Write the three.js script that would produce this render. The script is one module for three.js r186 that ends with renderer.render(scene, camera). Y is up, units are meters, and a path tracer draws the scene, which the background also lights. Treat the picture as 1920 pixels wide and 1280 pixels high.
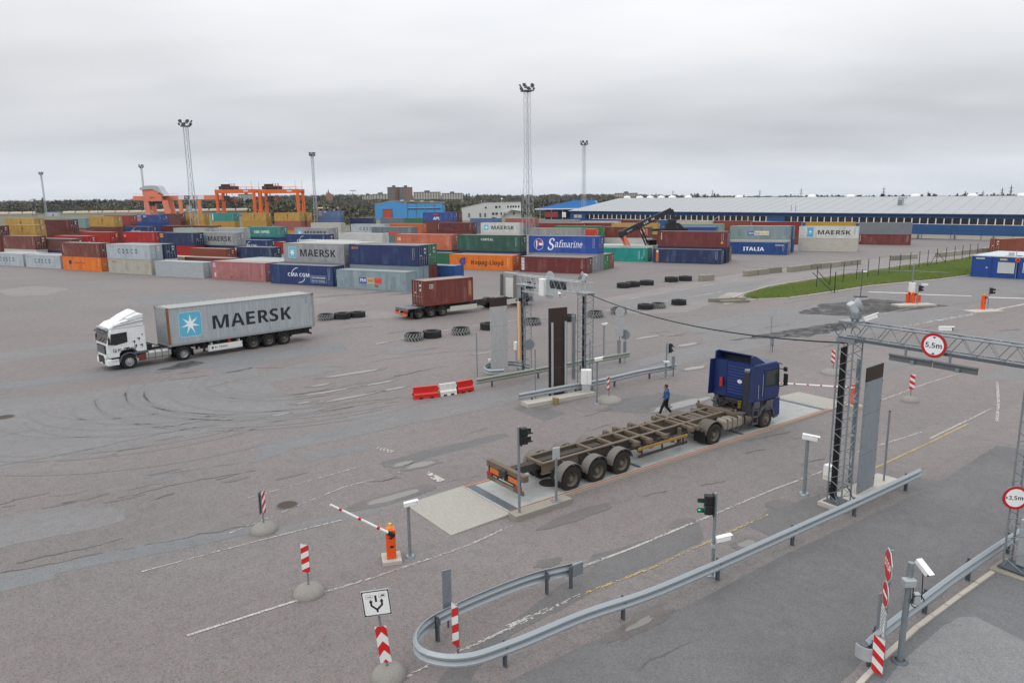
import * as THREE from 'three';
import { mergeGeometries } from 'three/addons/utils/BufferGeometryUtils.js';
import { RoundedBoxGeometry } from 'three/addons/geometries/RoundedBoxGeometry.js';
import { ImprovedNoise } from 'three/addons/math/ImprovedNoise.js';
import { MarchingCubes } from 'three/addons/objects/MarchingCubes.js';

// ---------- camera: an upper window of the gate building, 11.4 m above the yard ----------
const CAM = { f: 1350, h: 11.4, horizon: 381, roll: 0.013 };       // f and horizon in pixels of a 1920 x 1280 picture
CAM.p = Math.atan((640 - CAM.horizon) / CAM.f);
const scene = new THREE.Scene();
const camera = new THREE.PerspectiveCamera(2 * Math.atan(640 / CAM.f) * 180 / Math.PI, 1.5, 0.2, 6000);
camera.position.set(0, CAM.h, 0);
camera.rotation.set(-CAM.p, 0, -CAM.roll);

// ---------- overcast sky ----------
const noise = new ImprovedNoise();
const fbm = (x, y, z, o = 4) => { let s = 0, a = 0.5, t = 0; for (let i = 0; i < o; i++) { s += a * noise.noise(x, y, z); t += a; a *= 0.5; x *= 2.03; y *= 2.03; z *= 2.03; } return s / t; };
const sstep = (a, b, x) => { x = Math.min(1, Math.max(0, (x - a) / (b - a))); return x * x * (3 - 2 * x); };
function makeSky() {
  const W = 2048, Hh = 1024, d = new Float32Array(W * Hh * 4);
  for (let j = 0; j < Hh; j++) {
    const el = ((j + 0.5) / Hh - 0.5) * Math.PI, sy = Math.sin(el), cy = Math.cos(el);
    for (let i = 0; i < W; i++) {
      const az = ((i + 0.5) / W - 0.5) * 2 * Math.PI, x = cy * Math.cos(az), z = cy * Math.sin(az);
      const k = (j * W + i) * 4;
      if (el < -0.02) { d[k] = 0.16; d[k + 1] = 0.15; d[k + 2] = 0.145; d[k + 3] = 1; continue; }
      const q = 1 / (Math.max(sy, 0) + 0.16), px = x * q, pz = z * q;          // a flat cloud deck seen from below
      const big = fbm(px * 0.42 + 3.1, 1.7, pz * 0.62 + 9.2, 4), mid = fbm(px * 1.15 + 7.7, 4.2, pz * 1.7 + 2.4, 4), low = fbm(px * 0.8, 8.3, pz * 2.6, 3);
      let L = 0.68 + 0.72 * Math.max(sy, 0) + 0.56 * sy * sy;                   // overcast: brighter overhead
      L += 0.24 * big * sstep(0, 0.12, sy) + 0.09 * mid + 0.06 * low;
      L -= 0.11 * sstep(0.035, 0.085, sy) * (1 - sstep(0.10, 0.19, sy));        // the darker underside of the deck
      L += 0.08 * (1 - sstep(0.02, 0.07, sy));
      L = Math.max(L, 0.3);
      const c = sstep(0.0, 0.22, sy), g = mid * 0.02;
      d[k] = L * (0.94 + 0.03 * c + g); d[k + 1] = L * (0.985 + 0.005 * c); d[k + 2] = L * (1.06 - 0.035 * c - g); d[k + 3] = 1;
    }
  }
  const t = new THREE.DataTexture(d, W, Hh, THREE.RGBAFormat, THREE.FloatType);
  t.mapping = THREE.EquirectangularReflectionMapping; t.magFilter = t.minFilter = THREE.LinearFilter; t.needsUpdate = true;
  return t;
}
scene.background = makeSky();
scene.environment = scene.background;
scene.environmentIntensity = 1;
scene.fog = new THREE.FogExp2(0xc2ccd6, 0.00007);

// ---------- sun, only felt as the brighter side of the overcast ----------
const sun = new THREE.DirectionalLight(0xfff3e4, 0.7);
sun.position.set(-150, 190, 60); sun.target.position.set(10, 0, -110);
sun.castShadow = true; sun.shadow.radius = 40; sun.shadow.mapSize.set(4096, 4096);
Object.assign(sun.shadow.camera, { left: -190, right: 190, top: 190, bottom: -190, near: 1, far: 700 });
scene.add(sun, sun.target);

const renderer = new THREE.WebGLRenderer({ antialias: true });
renderer.setSize(1024, 682);
renderer.toneMapping = THREE.LinearToneMapping;
renderer.toneMappingExposure = 1;
renderer.shadowMap.enabled = true;

// ---------- helpers ----------
let seed = 20417;
const rnd = (a = 1, b) => { seed = (seed * 1664525 + 1013904223) >>> 0; const r = seed / 4294967296; return b === undefined ? r * a : a + r * (b - a); };
const pick = a => a[Math.floor(rnd(a.length))];
const V = (x, y, z) => new THREE.Vector3(x, y, z);
const D2R = Math.PI / 180;
// the place where the ray through a point of the picture meets the height h
function G(px, py, h = 0) {
  const a = (px - 960) / CAM.f, b = (640 - py) / CAM.f, c = Math.cos(CAM.roll), s = Math.sin(CAM.roll);
  const x = a * c + b * s, y = -a * s + b * c, cp = Math.cos(CAM.p), sp = Math.sin(CAM.p);
  const dy = y * cp - sp, dz = -(cp + y * sp), t = (h - CAM.h) / dy;
  return V(x * t, h, dz * t);
}
// the same at a given distance ahead, for things far away
function A(px, py, dist) {
  const a = (px - 960) / CAM.f, b = (640 - py) / CAM.f, c = Math.cos(CAM.roll), s = Math.sin(CAM.roll);
  const x = a * c + b * s, y = -a * s + b * c, cp = Math.cos(CAM.p), sp = Math.sin(CAM.p), k = dist / (cp + y * sp);
  return V(x * k, CAM.h + (y * cp - sp) * k, -dist);
}
const used = {};
function numbered(n) { const k = used[n] = (used[n] || 0) + 1; return k === 1 ? n : n + '_' + String(k - 1).padStart(3, '0'); }
function tag(o, label, category, group) { o.userData.label = label; o.userData.category = category; if (group) o.userData.group = group; return o; }
function thing(name, label, category, p = [0, 0, 0], turn = 0, group) {
  const o = new THREE.Group(); o.name = numbered(name); scene.add(o);
  if (p.isVector3) o.position.copy(p); else o.position.set(...p);
  o.rotation.y = turn; return tag(o, label, category, group);
}
function merged(list) {
  const l = (Array.isArray(list) ? list : [list]).map(g => {
    const h = g.index ? g.toNonIndexed() : g;
    for (const k of Object.keys(h.attributes)) if (!['position', 'normal', 'uv'].includes(k)) h.deleteAttribute(k);
    if (!h.attributes.normal) h.computeVertexNormals();
    if (!h.attributes.uv) h.setAttribute('uv', new THREE.BufferAttribute(new Float32Array(h.attributes.position.count * 2), 2));
    return h;
  });
  return l.length === 1 ? l[0] : mergeGeometries(l);
}
function mesh(name, geos, mat, parent) {
  const m = new THREE.Mesh(geos.isBufferGeometry && geos.userData.done ? geos : merged(geos), mat);
  m.geometry.userData.done = true; m.name = name; m.castShadow = m.receiveShadow = true;
  if (parent) parent.add(m); return m;
}
function struct(name, geos, mat) { const m = mesh(numbered(name), geos, mat, scene); m.userData.kind = 'structure'; return m; }
function top(name, geos, mat, label, category, group) { return tag(mesh(numbered(name), geos, mat, scene), label, category, group); }
function dup(o, label, p, turn, group) {
  const c = o.clone(); c.name = numbered(o.name.replace(/_\d+$/, '')); scene.add(c);
  if (p) { if (p.isVector3) c.position.copy(p); else c.position.set(...p); }
  if (turn !== undefined) c.rotation.y = turn;
  c.userData = { ...o.userData, label }; if (group) c.userData.group = group;
  return c;
}
const B = (w, h, d, x = 0, y = 0, z = 0, ry = 0, rx = 0, rz = 0) => { const g = new THREE.BoxGeometry(w, h, d); if (rx) g.rotateX(rx); if (rz) g.rotateZ(rz); if (ry) g.rotateY(ry); return g.translate(x, y, z); };
const RB = (w, h, d, r, x = 0, y = 0, z = 0, rz = 0) => { const g = new RoundedBoxGeometry(w, h, d, 2, Math.min(r, w / 2.01, h / 2.01, d / 2.01)); if (rz) g.rotateZ(rz); return g.translate(x, y, z); };
const CY = (r1, r2, h, x, y, z, s = 12) => new THREE.CylinderGeometry(r1, r2, h, s).translate(x, y, z);
function T(p, q, r, s = 6, r2) {                                   // a round bar from p to q
  const a = p.isVector3 ? p : V(...p), b = q.isVector3 ? q : V(...q), d = b.clone().sub(a), l = d.length();
  const g = new THREE.CylinderGeometry(r2 ?? r, r, l, s);
  g.applyQuaternion(new THREE.Quaternion().setFromUnitVectors(V(0, 1, 0), d.normalize()));
  return g.translate((a.x + b.x) / 2, (a.y + b.y) / 2, (a.z + b.z) / 2);
}
function BM(p, q, w, h) {                                          // a square bar from p to q, w wide and h deep
  const a = p.isVector3 ? p : V(...p), b = q.isVector3 ? q : V(...q), d = b.clone().sub(a), l = d.length();
  const g = new THREE.BoxGeometry(w, h, l), m = new THREE.Matrix4().lookAt(b, a, Math.abs(d.y) / l > 0.99 ? V(1, 0, 0) : V(0, 1, 0));
  g.applyMatrix4(m); return g.translate((a.x + b.x) / 2, (a.y + b.y) / 2, (a.z + b.z) / 2);
}
function EX(pts, depth, bevel = 0) {                               // an outline in x and y pushed out along z, centred on z = 0
  const s = new THREE.Shape(pts.map(p => new THREE.Vector2(p[0], p[1])));
  return new THREE.ExtrudeGeometry(s, { depth: depth - 2 * bevel, bevelEnabled: bevel > 0, bevelSize: bevel, bevelThickness: bevel, bevelOffset: -bevel, bevelSegments: 2, curveSegments: 8 }).translate(0, 0, -depth / 2 + bevel);
}
const LZ = (pts, s = 28) => new THREE.LatheGeometry(pts.map(p => new THREE.Vector2(p[0], p[1])), s).rotateX(Math.PI / 2);
const LY = (pts, s = 20) => new THREE.LatheGeometry(pts.map(p => new THREE.Vector2(p[0], p[1])), s);
const quad = (w, h, x, y, z, ry = 0, rx = 0) => { const g = new THREE.PlaneGeometry(w, h); if (rx) g.rotateX(rx); if (ry) g.rotateY(ry); return g.translate(x, y, z); };

// ---------- materials ----------
function canvasTex(w, h, draw, srgb = true) {
  const c = document.createElement('canvas'); c.width = w; c.height = h; draw(c.getContext('2d'), w, h);
  const t = new THREE.CanvasTexture(c); if (srgb) t.colorSpace = THREE.SRGBColorSpace; t.magFilter = THREE.LinearFilter; return t;
}
function grainTex(size, fn, rep = 1, srgb = false) {
  const d = new Uint8Array(size * size * 4);
  for (let j = 0; j < size; j++) for (let i = 0; i < size; i++) { const v = fn(i / size, j / size), k = (j * size + i) * 4; for (let c = 0; c < 3; c++) d[k + c] = Math.max(0, Math.min(255, 255 * (v[c] ?? v))); d[k + 3] = 255; }
  const t = new THREE.DataTexture(d, size, size); t.magFilter = t.minFilter = THREE.LinearFilter; t.wrapS = t.wrapT = THREE.RepeatWrapping; t.repeat.set(rep, rep); t.generateMipmaps = true; t.minFilter = THREE.LinearMipmapLinearFilter; t.needsUpdate = true; return t;
}
// noise that wraps on the unit square
const wrapN = (u, v, f, o) => { const a = u * 2 * Math.PI, b = v * 2 * Math.PI; return fbm(Math.cos(a) * f + 11, Math.sin(a) * f + Math.cos(b) * f + 5, Math.sin(b) * f + 3, o); };
const grime = grainTex(256, (u, v) => { const n = wrapN(u, v, 1.6, 5), m = wrapN(u + 0.3, v, 5, 3); return Math.min(1, 0.93 + 0.20 * n + 0.10 * m); });
const rough = grainTex(128, (u, v) => 0.8 + 0.35 * wrapN(u, v, 2.2, 4));
const M = {};
const std = (color, r = 0.6, m = 0, extra = {}) => new THREE.MeshStandardMaterial({ color, roughness: r, metalness: m, ...extra });
const paint = (color, r = 0.45) => std(color, r, 0, { map: grime, roughnessMap: rough });
M.galv = std(0x8d959b, 0.5, 0.45, { map: grime, roughnessMap: rough });
M.galvDark = std(0x5f666d, 0.55, 0.4, { map: grime });
M.galvLight = std(0xb4babd, 0.5, 0.35, { map: grime });
M.black = std(0x16171a, 0.6); M.rubber = std(0x1b1b1c, 0.85, 0, { map: grime }); M.darkPlastic = std(0x2a2c30, 0.6);
M.white = paint(0xe6e7e6, 0.4); M.offwhite = paint(0xd3d3cf, 0.5); M.red = paint(0xc4201c, 0.42); M.orange = paint(0xe5561c, 0.4);
M.yellow = paint(0xd9b53a, 0.5); M.rustSteel = std(0x4a3b33, 0.85, 0.1, { map: grime }); M.steelDirt = std(0x59534d, 0.8, 0.2, { map: grime });
M.chassis = std(0x3a3734, 0.8, 0.1, { map: grime }); M.glass = new THREE.MeshPhysicalMaterial({ color: 0x0e1513, roughness: 0.08, metalness: 0, clearcoat: 1, clearcoatRoughness: 0.04 });
M.concrete = std(0xb3aea6, 0.92, 0, { map: grime }); M.concreteOld = std(0x8f8a80, 0.95, 0, { map: grime });
M.pipe = std(0x7d858c, 0.5, 0.4, { map: grime }); M.lampRed = paint(0xa8281c, 0.3); M.lampAmber = paint(0xd9862a, 0.3);

// ---------- ground: one sheet from the gate to the horizon ----------
const hump = (x, z, cx, cz, r, h) => { const d = Math.hypot((x - cx) / r, (z - cz) / (r * 0.6)); return d < 1 ? h * (1 - d * d) ** 2 : 0; };
function terrain(x, z) {
  const d = Math.hypot(x, z);
  if (z > -250) return d > 500 ? 2 * sstep(500, 1500, d) : 0;
  let h = 6.5 * sstep(430, 640, d) * sstep(-120, -330, x) + 4 * sstep(700, 1500, d);
  h += hump(x, z, -260, -1500, 900, 13) + hump(x, z, 300, -1700, 800, 9) + hump(x, z, -900, -1100, 500, 5);
  h += 1.6 * fbm(x * 0.004, 2, z * 0.004, 3) * sstep(430, 700, d);
  return h;
}
function makeGround() {
  const xs = [], zs = [];
  for (let i = -120; i <= 120; i++) { const t = i / 120; xs.push(Math.sinh(t * 4.6) / Math.sinh(4.6) * 2600); }
  for (let j = 0; j <= 250; j++) { const t = j / 250; zs.push(40 - (Math.exp(t * 4.35) - 1) / (Math.exp(4.35) - 1) * 3600); }
  const nx = xs.length, nz = zs.length, pos = [], col = [], uv = [], idx = [];
  for (const z of zs) for (const x of xs) {
    const h = terrain(x, z), d = Math.hypot(x, z);
    pos.push(x, h, z); uv.push(x / 9, z / 9);
    const a = fbm(x * 0.018 + 4, 1.1, z * 0.03 + 7, 4), b = fbm(x * 0.11, 3.3, z * 0.16, 4), c = fbm(x * 0.05 + 20, 6, z * 0.08, 3);
    let r = 0.212, g = 0.184, bl = 0.177;                                  // reddish granite asphalt
    const k = 1 + 0.20 * a + 0.16 * b, w = sstep(-0.05, 0.35, c);
    r = (r * (1 - w) + 0.200 * w) * k; g = (g * (1 - w) + 0.183 * w) * k; bl = (bl * (1 - w) + 0.179 * w) * k;
    const far = sstep(300, 420, -z + Math.abs(x) * 0.2);
    const m = 0.5 + 0.5 * fbm(x * 0.02, 5, z * 0.02, 3);
    r += (0.10 + 0.05 * m - r) * far; g += (0.105 + 0.03 * m - g) * far; bl += (0.055 - bl) * far;
    col.push(r, g, bl);
  }
  for (let j = 0; j < nz - 1; j++) for (let i = 0; i < nx - 1; i++) { const a = j * nx + i; idx.push(a, a + 1, a + nx, a + 1, a + nx + 1, a + nx); }
  const g = new THREE.BufferGeometry();
  g.setAttribute('position', new THREE.Float32BufferAttribute(pos, 3)); g.setAttribute('color', new THREE.Float32BufferAttribute(col, 3)); g.setAttribute('uv', new THREE.Float32BufferAttribute(uv, 2));
  g.setIndex(idx); g.computeVertexNormals(); g.userData.done = true; return g;
}
// aggregate: pale, dark and reddish stones of 1 to 3 cm in a matrix that is worn unevenly
function asphaltTex(seed0, red, contrast) {
  seed = seed0; const S = 1024, cell = new Float32Array(S * S);
  for (let i = 0; i < cell.length; i++) cell[i] = rnd();
  const at = (i, j) => cell[((j + S) % S) * S + ((i + S) % S)];
  return grainTex(S, (u, v) => {
    const i = Math.round(u * S), j = Math.round(v * S);
    const f = (at(i, j) * 2 + at(i + 1, j) + at(i, j + 1) + at(i - 1, j) + at(i, j - 1)) / 6, bgs = at(i >> 2, (j >> 2) + 300), bg2 = at((i >> 3) + 77, (j >> 3) + 500);
    let k = 0.80 + contrast * ((f - 0.5) * 0.9 + (bgs - 0.5) * 0.30 + (bg2 - 0.5) * 0.14) + 0.13 * wrapN(u, v, 2.5, 4);
    if (bgs > 0.985) k += 0.16; if (bgs < 0.02) k -= 0.16;
    const h = at((i >> 2) + 40, (j >> 2)) - 0.5;
    return [k * (1 + red * h), k, k * (1 - red * h * 0.8)];
  });
}
const texA = asphaltTex(5, 0.2, 0.85), texB = asphaltTex(9, 0.06, 0.7);
const roughA = grainTex(256, (u, v) => 0.86 + 0.2 * wrapN(u, v, 3, 4));
M.ground = new THREE.MeshStandardMaterial({ map: texA, roughnessMap: roughA, roughness: 0.95, vertexColors: true, bumpMap: texA, bumpScale: 0.006 });
const ground = struct('ground', makeGround(), M.ground);

// sheets lie 4 mm apart; their outline is roughened and their tone is mottled
const sheetMat = {};
function sheetM(key, r, g, b, rg = 0.93, tex = texB) { return sheetMat[key] ??= new THREE.MeshStandardMaterial({ map: tex, roughnessMap: roughA, roughness: rg, color: new THREE.Color().setRGB(r, g, b), vertexColors: true, bumpMap: tex, bumpScale: 0.005 }); }
const asph = { grey: sheetM('grey', 0.206, 0.198, 0.197), blue: sheetM('blue', 0.19, 0.193, 0.198), dark: sheetM('dark', 0.15, 0.144, 0.144), pale: sheetM('pale', 0.25, 0.223, 0.216), road: sheetM('road', 0.148, 0.145, 0.147), wet: sheetM('wet', 0.14, 0.122, 0.115, 0.55) };
function rough2(pts, step, amp) {                                  // pts: Vector3 on the ground, closed
  const out = [];
  for (let i = 0; i < pts.length; i++) {
    const a = pts[i], b = pts[(i + 1) % pts.length], n = Math.max(1, Math.round(a.distanceTo(b) / step)), nx = -(b.z - a.z), nz = b.x - a.x, l = Math.hypot(nx, nz) || 1;
    for (let k = 0; k < n; k++) { const t = k / n, x = a.x + (b.x - a.x) * t, z = a.z + (b.z - a.z) * t, o = k ? amp * fbm(x * 0.9 / Math.max(amp * 3, 0.4), 7.7, z * 0.9 / Math.max(amp * 3, 0.4), 3) * 1.6 : 0; out.push(new THREE.Vector2(x + nx / l * o, z + nz / l * o)); }
  }
  return out;
}
function flat(v2, y, uvs = 7, mottle = 0.12) {
  const tri = THREE.ShapeUtils.triangulateShape(v2, []), pos = [], uv = [], col = [];
  const g = new THREE.BufferGeometry();
  const tris = [];
  const area2 = (a, b, c) => (b.x - a.x) * (c.y - a.y) - (b.y - a.y) * (c.x - a.x);
  const push = (a, b, c, d) => {                                   // long triangles are cut so that the mottling follows the ground
    const m = Math.max(a.distanceTo(b), b.distanceTo(c), c.distanceTo(a));
    if (d > 0 && m > 1.6) {
      if (a.distanceTo(b) === m) { const k = a.clone().lerp(b, 0.5); push(a, k, c, d - 1); push(k, b, c, d - 1); }
      else if (b.distanceTo(c) === m) { const k = b.clone().lerp(c, 0.5); push(a, b, k, d - 1); push(a, k, c, d - 1); }
      else { const k = c.clone().lerp(a, 0.5); push(a, b, k, d - 1); push(k, b, c, d - 1); }
    } else tris.push(area2(a, b, c) > 0 ? [a, c, b] : [a, b, c]);
  };
  for (const f of tri) push(v2[f[0]], v2[f[1]], v2[f[2]], 10);
  for (const t of tris) for (const p of t) {
    pos.push(p.x, y, p.y); uv.push(p.x / uvs, p.y / uvs);
    const k = 1 + mottle * (fbm(p.x * 0.25, 2.2, p.y * 0.4, 3) + 0.7 * fbm(p.x * 0.9, 5.2, p.y * 1.3, 2)); col.push(k, k, k);
  }
  g.setAttribute('position', new THREE.Float32BufferAttribute(pos, 3)); g.setAttribute('uv', new THREE.Float32BufferAttribute(uv, 2)); g.setAttribute('color', new THREE.Float32BufferAttribute(col, 3));
  g.computeVertexNormals(); g.userData.done = true; return g;
}
const P = s => s.trim().split(/\s+/).map(q => { const [x, y] = q.split(',').map(Number); return G(x, y); });
function patch(name, s, mat, y = 0.004, amp = 0.12, mottle = 0.12) { return struct(name, flat(rough2(P(s), 0.5, amp), y, 7, mottle), mat); }
// repaired strips and worn lanes of greyer asphalt
patch('asphalt_patch', '-60,752 150,737 300,716 420,700 472,688 486,700 520,735 600,770 520,788 400,810 250,838 120,860 -60,885', asph.grey, 0.004, 0.35);
patch('asphalt_patch', '-60,722 60,712 140,703 235,692 300,684 360,676 385,680 350,690 280,698 180,708 60,723 -60,733', asph.blue, 0.004, 0.15);
patch('asphalt_patch', '290,694 365,672 600,648 640,640 650,655 560,668 500,676 470,692 420,700 390,690', asph.blue, 0.004, 0.3);
patch('asphalt_patch', '440,716 500,698 560,682 610,682 640,692 560,708 480,722', asph.grey, 0.006, 0.15);
patch('asphalt_patch', '270,905 300,890 480,860 480,834 560,818 650,800 680,805 640,825 540,845 480,865 360,880 300,898', asph.blue, 0.004, 0.2);
patch('asphalt_patch', '480,848 545,832 640,815 660,790 650,780 700,775 890,735 1000,712 1180,678 1182,690 1010,735 940,760 830,783 720,805 690,812 560,838', asph.grey, 0.006, 0.15);
patch('asphalt_patch', '570,856 690,832 700,842 580,864', asph.blue, 0.004, 0.1);
patch('asphalt_patch', '712,868 790,845 945,812 955,818 830,852 760,872 720,876', asph.dark, 0.004, 0.15);
patch('asphalt_patch', '-30,980 120,950 235,955 235,975 100,1005 -30,1035', asph.grey, 0.004, 0.3);
patch('asphalt_patch', '-30,1082 90,1060 200,1035 340,1005 480,984 486,996 340,1030 200,1056 105,1075 100,1085 -30,1118', asph.blue, 0.004, 0.06);
patch('asphalt_patch', '500,992 700,950 870,910 950,880 980,872 984,880 930,900 800,940 640,978 520,1003', asph.grey, 0.004, 0.12);
patch('asphalt_patch', '-60,668 120,645 240,636 230,646 100,664 -60,690', asph.grey, 0.004, 0.4);
patch('asphalt_patch', '960,765 1000,757 1060,775 1020,790', asph.dark, 0.004, 0.1);
patch('asphalt_patch', '1115,770 1180,745 1250,735 1330,750 1320,758 1200,775', asph.dark, 0.004, 0.3);
patch('asphalt_patch', '1080,700 1300,650 1480,618 1600,600 1610,612 1480,640 1300,678 1180,700', asph.grey, 0.004, 0.4);
patch('asphalt_patch', '1270,612 1440,580 1640,560 1800,575 1830,590 1640,625 1480,632 1330,640', asph.grey, 0.004, 0.6);
// the road behind the guard rails and the pale road of the yard side
patch('road', '905,1300 1100,1206 1300,1130 1480,1035 1620,972 1760,905 1830,860 1870,835 1975,850 1975,960 1800,1090 1640,1210 1560,1300', asph.road, 0.004, 0.05, 0.2);
patch('road', '1530,838 1700,812 1900,760 1975,750 1975,848 1870,830 1800,846 1700,898 1640,900', sheetM('wash', 0.216, 0.189, 0.182, 0.93, texA), 0.004, 0.4);
patch('asphalt_patch', '1840,700 1975,675 1975,715 1910,712 1850,714', asph.grey, 0.004, 0.1);
patch('asphalt_patch', '1440,955 1540,925 1560,960 1545,985 1460,1010 1400,985', asph.dark, 0.006, 0.2);
patch('asphalt_patch', '1640,910 1720,895 1790,905 1700,925', asph.dark, 0.006, 0.1);
patch('asphalt_patch', '790,1300 930,1190 1100,1060 1110,1040 1240,1005 1310,975 1320,1010 1240,1050 1140,1095 960,1190 860,1300', asph.dark, 0.006, 0.15);
patch('road', '1130,560 1390,512 1690,480 1975,462 1975,480 1700,500 1520,520 1400,545 1290,585 1160,590', asph.pale, 0.004, 0.3);
patch('asphalt_patch', '1120,572 1330,535 1460,520 1400,548 1200,585', asph.grey, 0.006, 0.2);
patch('asphalt_patch', '1500,588 1560,560 1700,530 1975,500 1975,545 1760,575 1600,592', sheetM('dark2', 0.2, 0.19, 0.187), 0.004, 0.9);
patch('asphalt_patch', '1530,700 1700,672 1850,630 1975,610 1975,632 1820,662 1640,700', asph.grey, 0.006, 0.3);
for (const [x, y, w] of [[560, 560, 90], [700, 590, 60], [880, 566, 70], [1040, 542, 60], [60, 545, 70], [330, 560, 90], [760, 655, 60]]) patch('asphalt_patch', `${x - w},${y} ${x},${y - w * 0.13} ${x + w},${y - w * 0.05} ${x + w * 0.4},${y + w * 0.12} ${x - w * 0.6},${y + w * 0.14}`, pick([asph.grey, asph.blue, asph.pale]), 0.006, 0.4);

// standing water with a dark wet rim
M.water = new THREE.MeshPhysicalMaterial({ color: 0x6e6a66, roughness: 0.03, metalness: 0, ior: 1.6, specularIntensity: 1 });
function blob(c, ax, az, turn, irr, n = 40) { const o = []; for (let i = 0; i < n; i++) { const a = i / n * 2 * Math.PI, k = 1 + irr * fbm(Math.cos(a) * 1.3 + c.x, 3.3, Math.sin(a) * 1.3 + c.z, 3) * 2, x = Math.cos(a) * ax * k, z = Math.sin(a) * az * k; o.push(new THREE.Vector2(c.x + x * Math.cos(turn) + z * Math.sin(turn), c.z - x * Math.sin(turn) + z * Math.cos(turn))); } return o; }
function puddle(x, y, ax, az, water = 0.72, turn = 0.62, irr = 0.35) {
  const c = G(x, y); struct('wet_stain', flat(blob(c, ax, az, turn, irr), 0.010, 7, 0.2), asph.wet);
  if (water) struct('puddle', flat(blob(c, ax * water, az * water * 0.85, turn, irr), 0.014, 7, 0), M.water);
}
for (const q of [[660, 700, 2.6, 0.42], [598, 722, 1.0, 0.3], [612, 735, 1.7, 0.32], [700, 714, 1.7, 0.35, 0], [712, 718, 1.5, 0.3], [742, 728, 1.1, 0.32], [567, 755, 0.9, 0.35, 0.5], [650, 746, 2.1, 0.3], [527, 777, 0.7, 0.2], [790, 656, 1.4, 0.25, 0], [905, 662, 1.2, 0.2],
  [755, 870, 0.75, 0.3], [790, 871, 1.0, 0.42], [738, 932, 2.0, 0.5, 0.6], [1215, 632, 2.0, 0.4], [1290, 646, 1.6, 0.4], [1302, 690, 1.5, 0.5], [1240, 622, 1.0, 0.3, 0], [1280, 757, 2.6, 0.55, 0.85], [1420, 730, 1.4, 0.55], [1080, 967, 1.75, 0.36, 0, 0.62, 0.25], [1280, 980, 0.55, 0.28, 0], [1400, 1020, 0.62, 0.36, 0.6], [1200, 1170, 1.35, 0.36, 0.4, 0.66, 0.6], [1026, 1056, 0.5, 0.28, 0], [1460, 946, 0.5, 0.34, 0], [845, 1300, 0.8, 0.3, 0], [810, 546, 6, 0.9, 0.4], [610, 556, 3, 0.5, 0], [710, 548, 4, 0.5, 0.5], [1705, 1262, 1, 0.3, 0],
  [160, 934, 0.8, 0.18, 0], [112, 946, 0.6, 0.12, 0], [58, 930, 0.55, 0.12, 0], [315, 822, 0.6, 0.15, 0], [545, 893, 0.6, 0.1, 0], [310, 884, 0.7, 0.12, 0], [440, 900, 0.5, 0.12, 0], [230, 935, 0.7, 0.14, 0], [305, 697, 0.5, 0.12, 0], [353, 698, 0.7, 0.12, 0], [500, 560, 1.4, 0.3, 0], [1640, 690, 1.2, 0.3, 0], [1580, 643, 1.6, 0.35, 0]]) puddle(...q);

// cracks and oily seams
(function cracks() {
  const pos = [], col = [], uv = [];
  const line = (s, w, amp = 0.25) => {
    const p = P(s);
    for (let k = 0; k + 1 < p.length; k++) {
      const n = Math.ceil(p[k].distanceTo(p[k + 1]) / 0.15); let last = null;
      for (let i = 0; i <= n; i++) {
        const t = i / n, x = p[k].x + (p[k + 1].x - p[k].x) * t, z = p[k].z + (p[k + 1].z - p[k].z) * t, o = amp * fbm(x * 1.3, 1.1, z * 1.3, 4), ww = w * Math.max(0, 0.45 + 1.5 * fbm(x * 0.6, 9.1, z * 0.6, 3) + rnd(-0.2, 0.3));
        const q = [x + o * 0.6, z + o * 0.8, ww];
        if (last && (ww > 0.002 || last[2] > 0.002)) for (const [a, s1] of [[last, -1], [q, -1], [last, 1], [last, 1], [q, -1], [q, 1]]) { pos.push(a[0] + s1 * a[2] * 0.5, 0.009, a[1] + s1 * a[2] * 0.86); uv.push(a[0] / 3, a[1] / 3); col.push(1, 1, 1); }
        last = q;
      }
    }
  };
  for (const s of ['-40,880 120,852 260,822 330,808 440,792 560,772', '220,935 340,905 480,882', '480,690 650,688 720,674 800,664 870,656', '590,770 680,752 790,742', '30,1055 150,1030 230,1010', '850,660 900,656 960,650', '0,1075 200,1035 480,983', '690,715 760,702 880,676', '200,560 300,552', '1000,770 1100,745', '1100,560 1300,535 1500,510', '930,610 1100,585 1290,560', '480,600 600,585 700,570', '1500,660 1600,640 1760,610', '1460,790 1540,770', '1200,1250 1300,1203']) line(s, 0.05);
  for (let i = 0; i < 70; i++) { const x = rnd(-30, 1500), y = rnd(545, 960), l = rnd(20, 80); line(`${x},${y} ${x + l},${y - l * rnd(0.1, 0.32)}`, rnd(0.025, 0.08)); }
  for (let i = 0; i < 40; i++) { const x = rnd(500, 1900), y = rnd(480, 640), l = rnd(20, 70); line(`${x},${y} ${x + l},${y - l * rnd(0.02, 0.16)}`, rnd(0.07, 0.18)); }
  const g = new THREE.BufferGeometry(); g.setAttribute('position', new THREE.Float32BufferAttribute(pos, 3)); g.setAttribute('uv', new THREE.Float32BufferAttribute(uv, 2)); g.setAttribute('color', new THREE.Float32BufferAttribute(col, 3)); g.computeVertexNormals(); g.userData.done = true;
  struct('pavement_cracks', g, sheetM('crack', 0.11, 0.1, 0.096, 0.85));
})();

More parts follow.
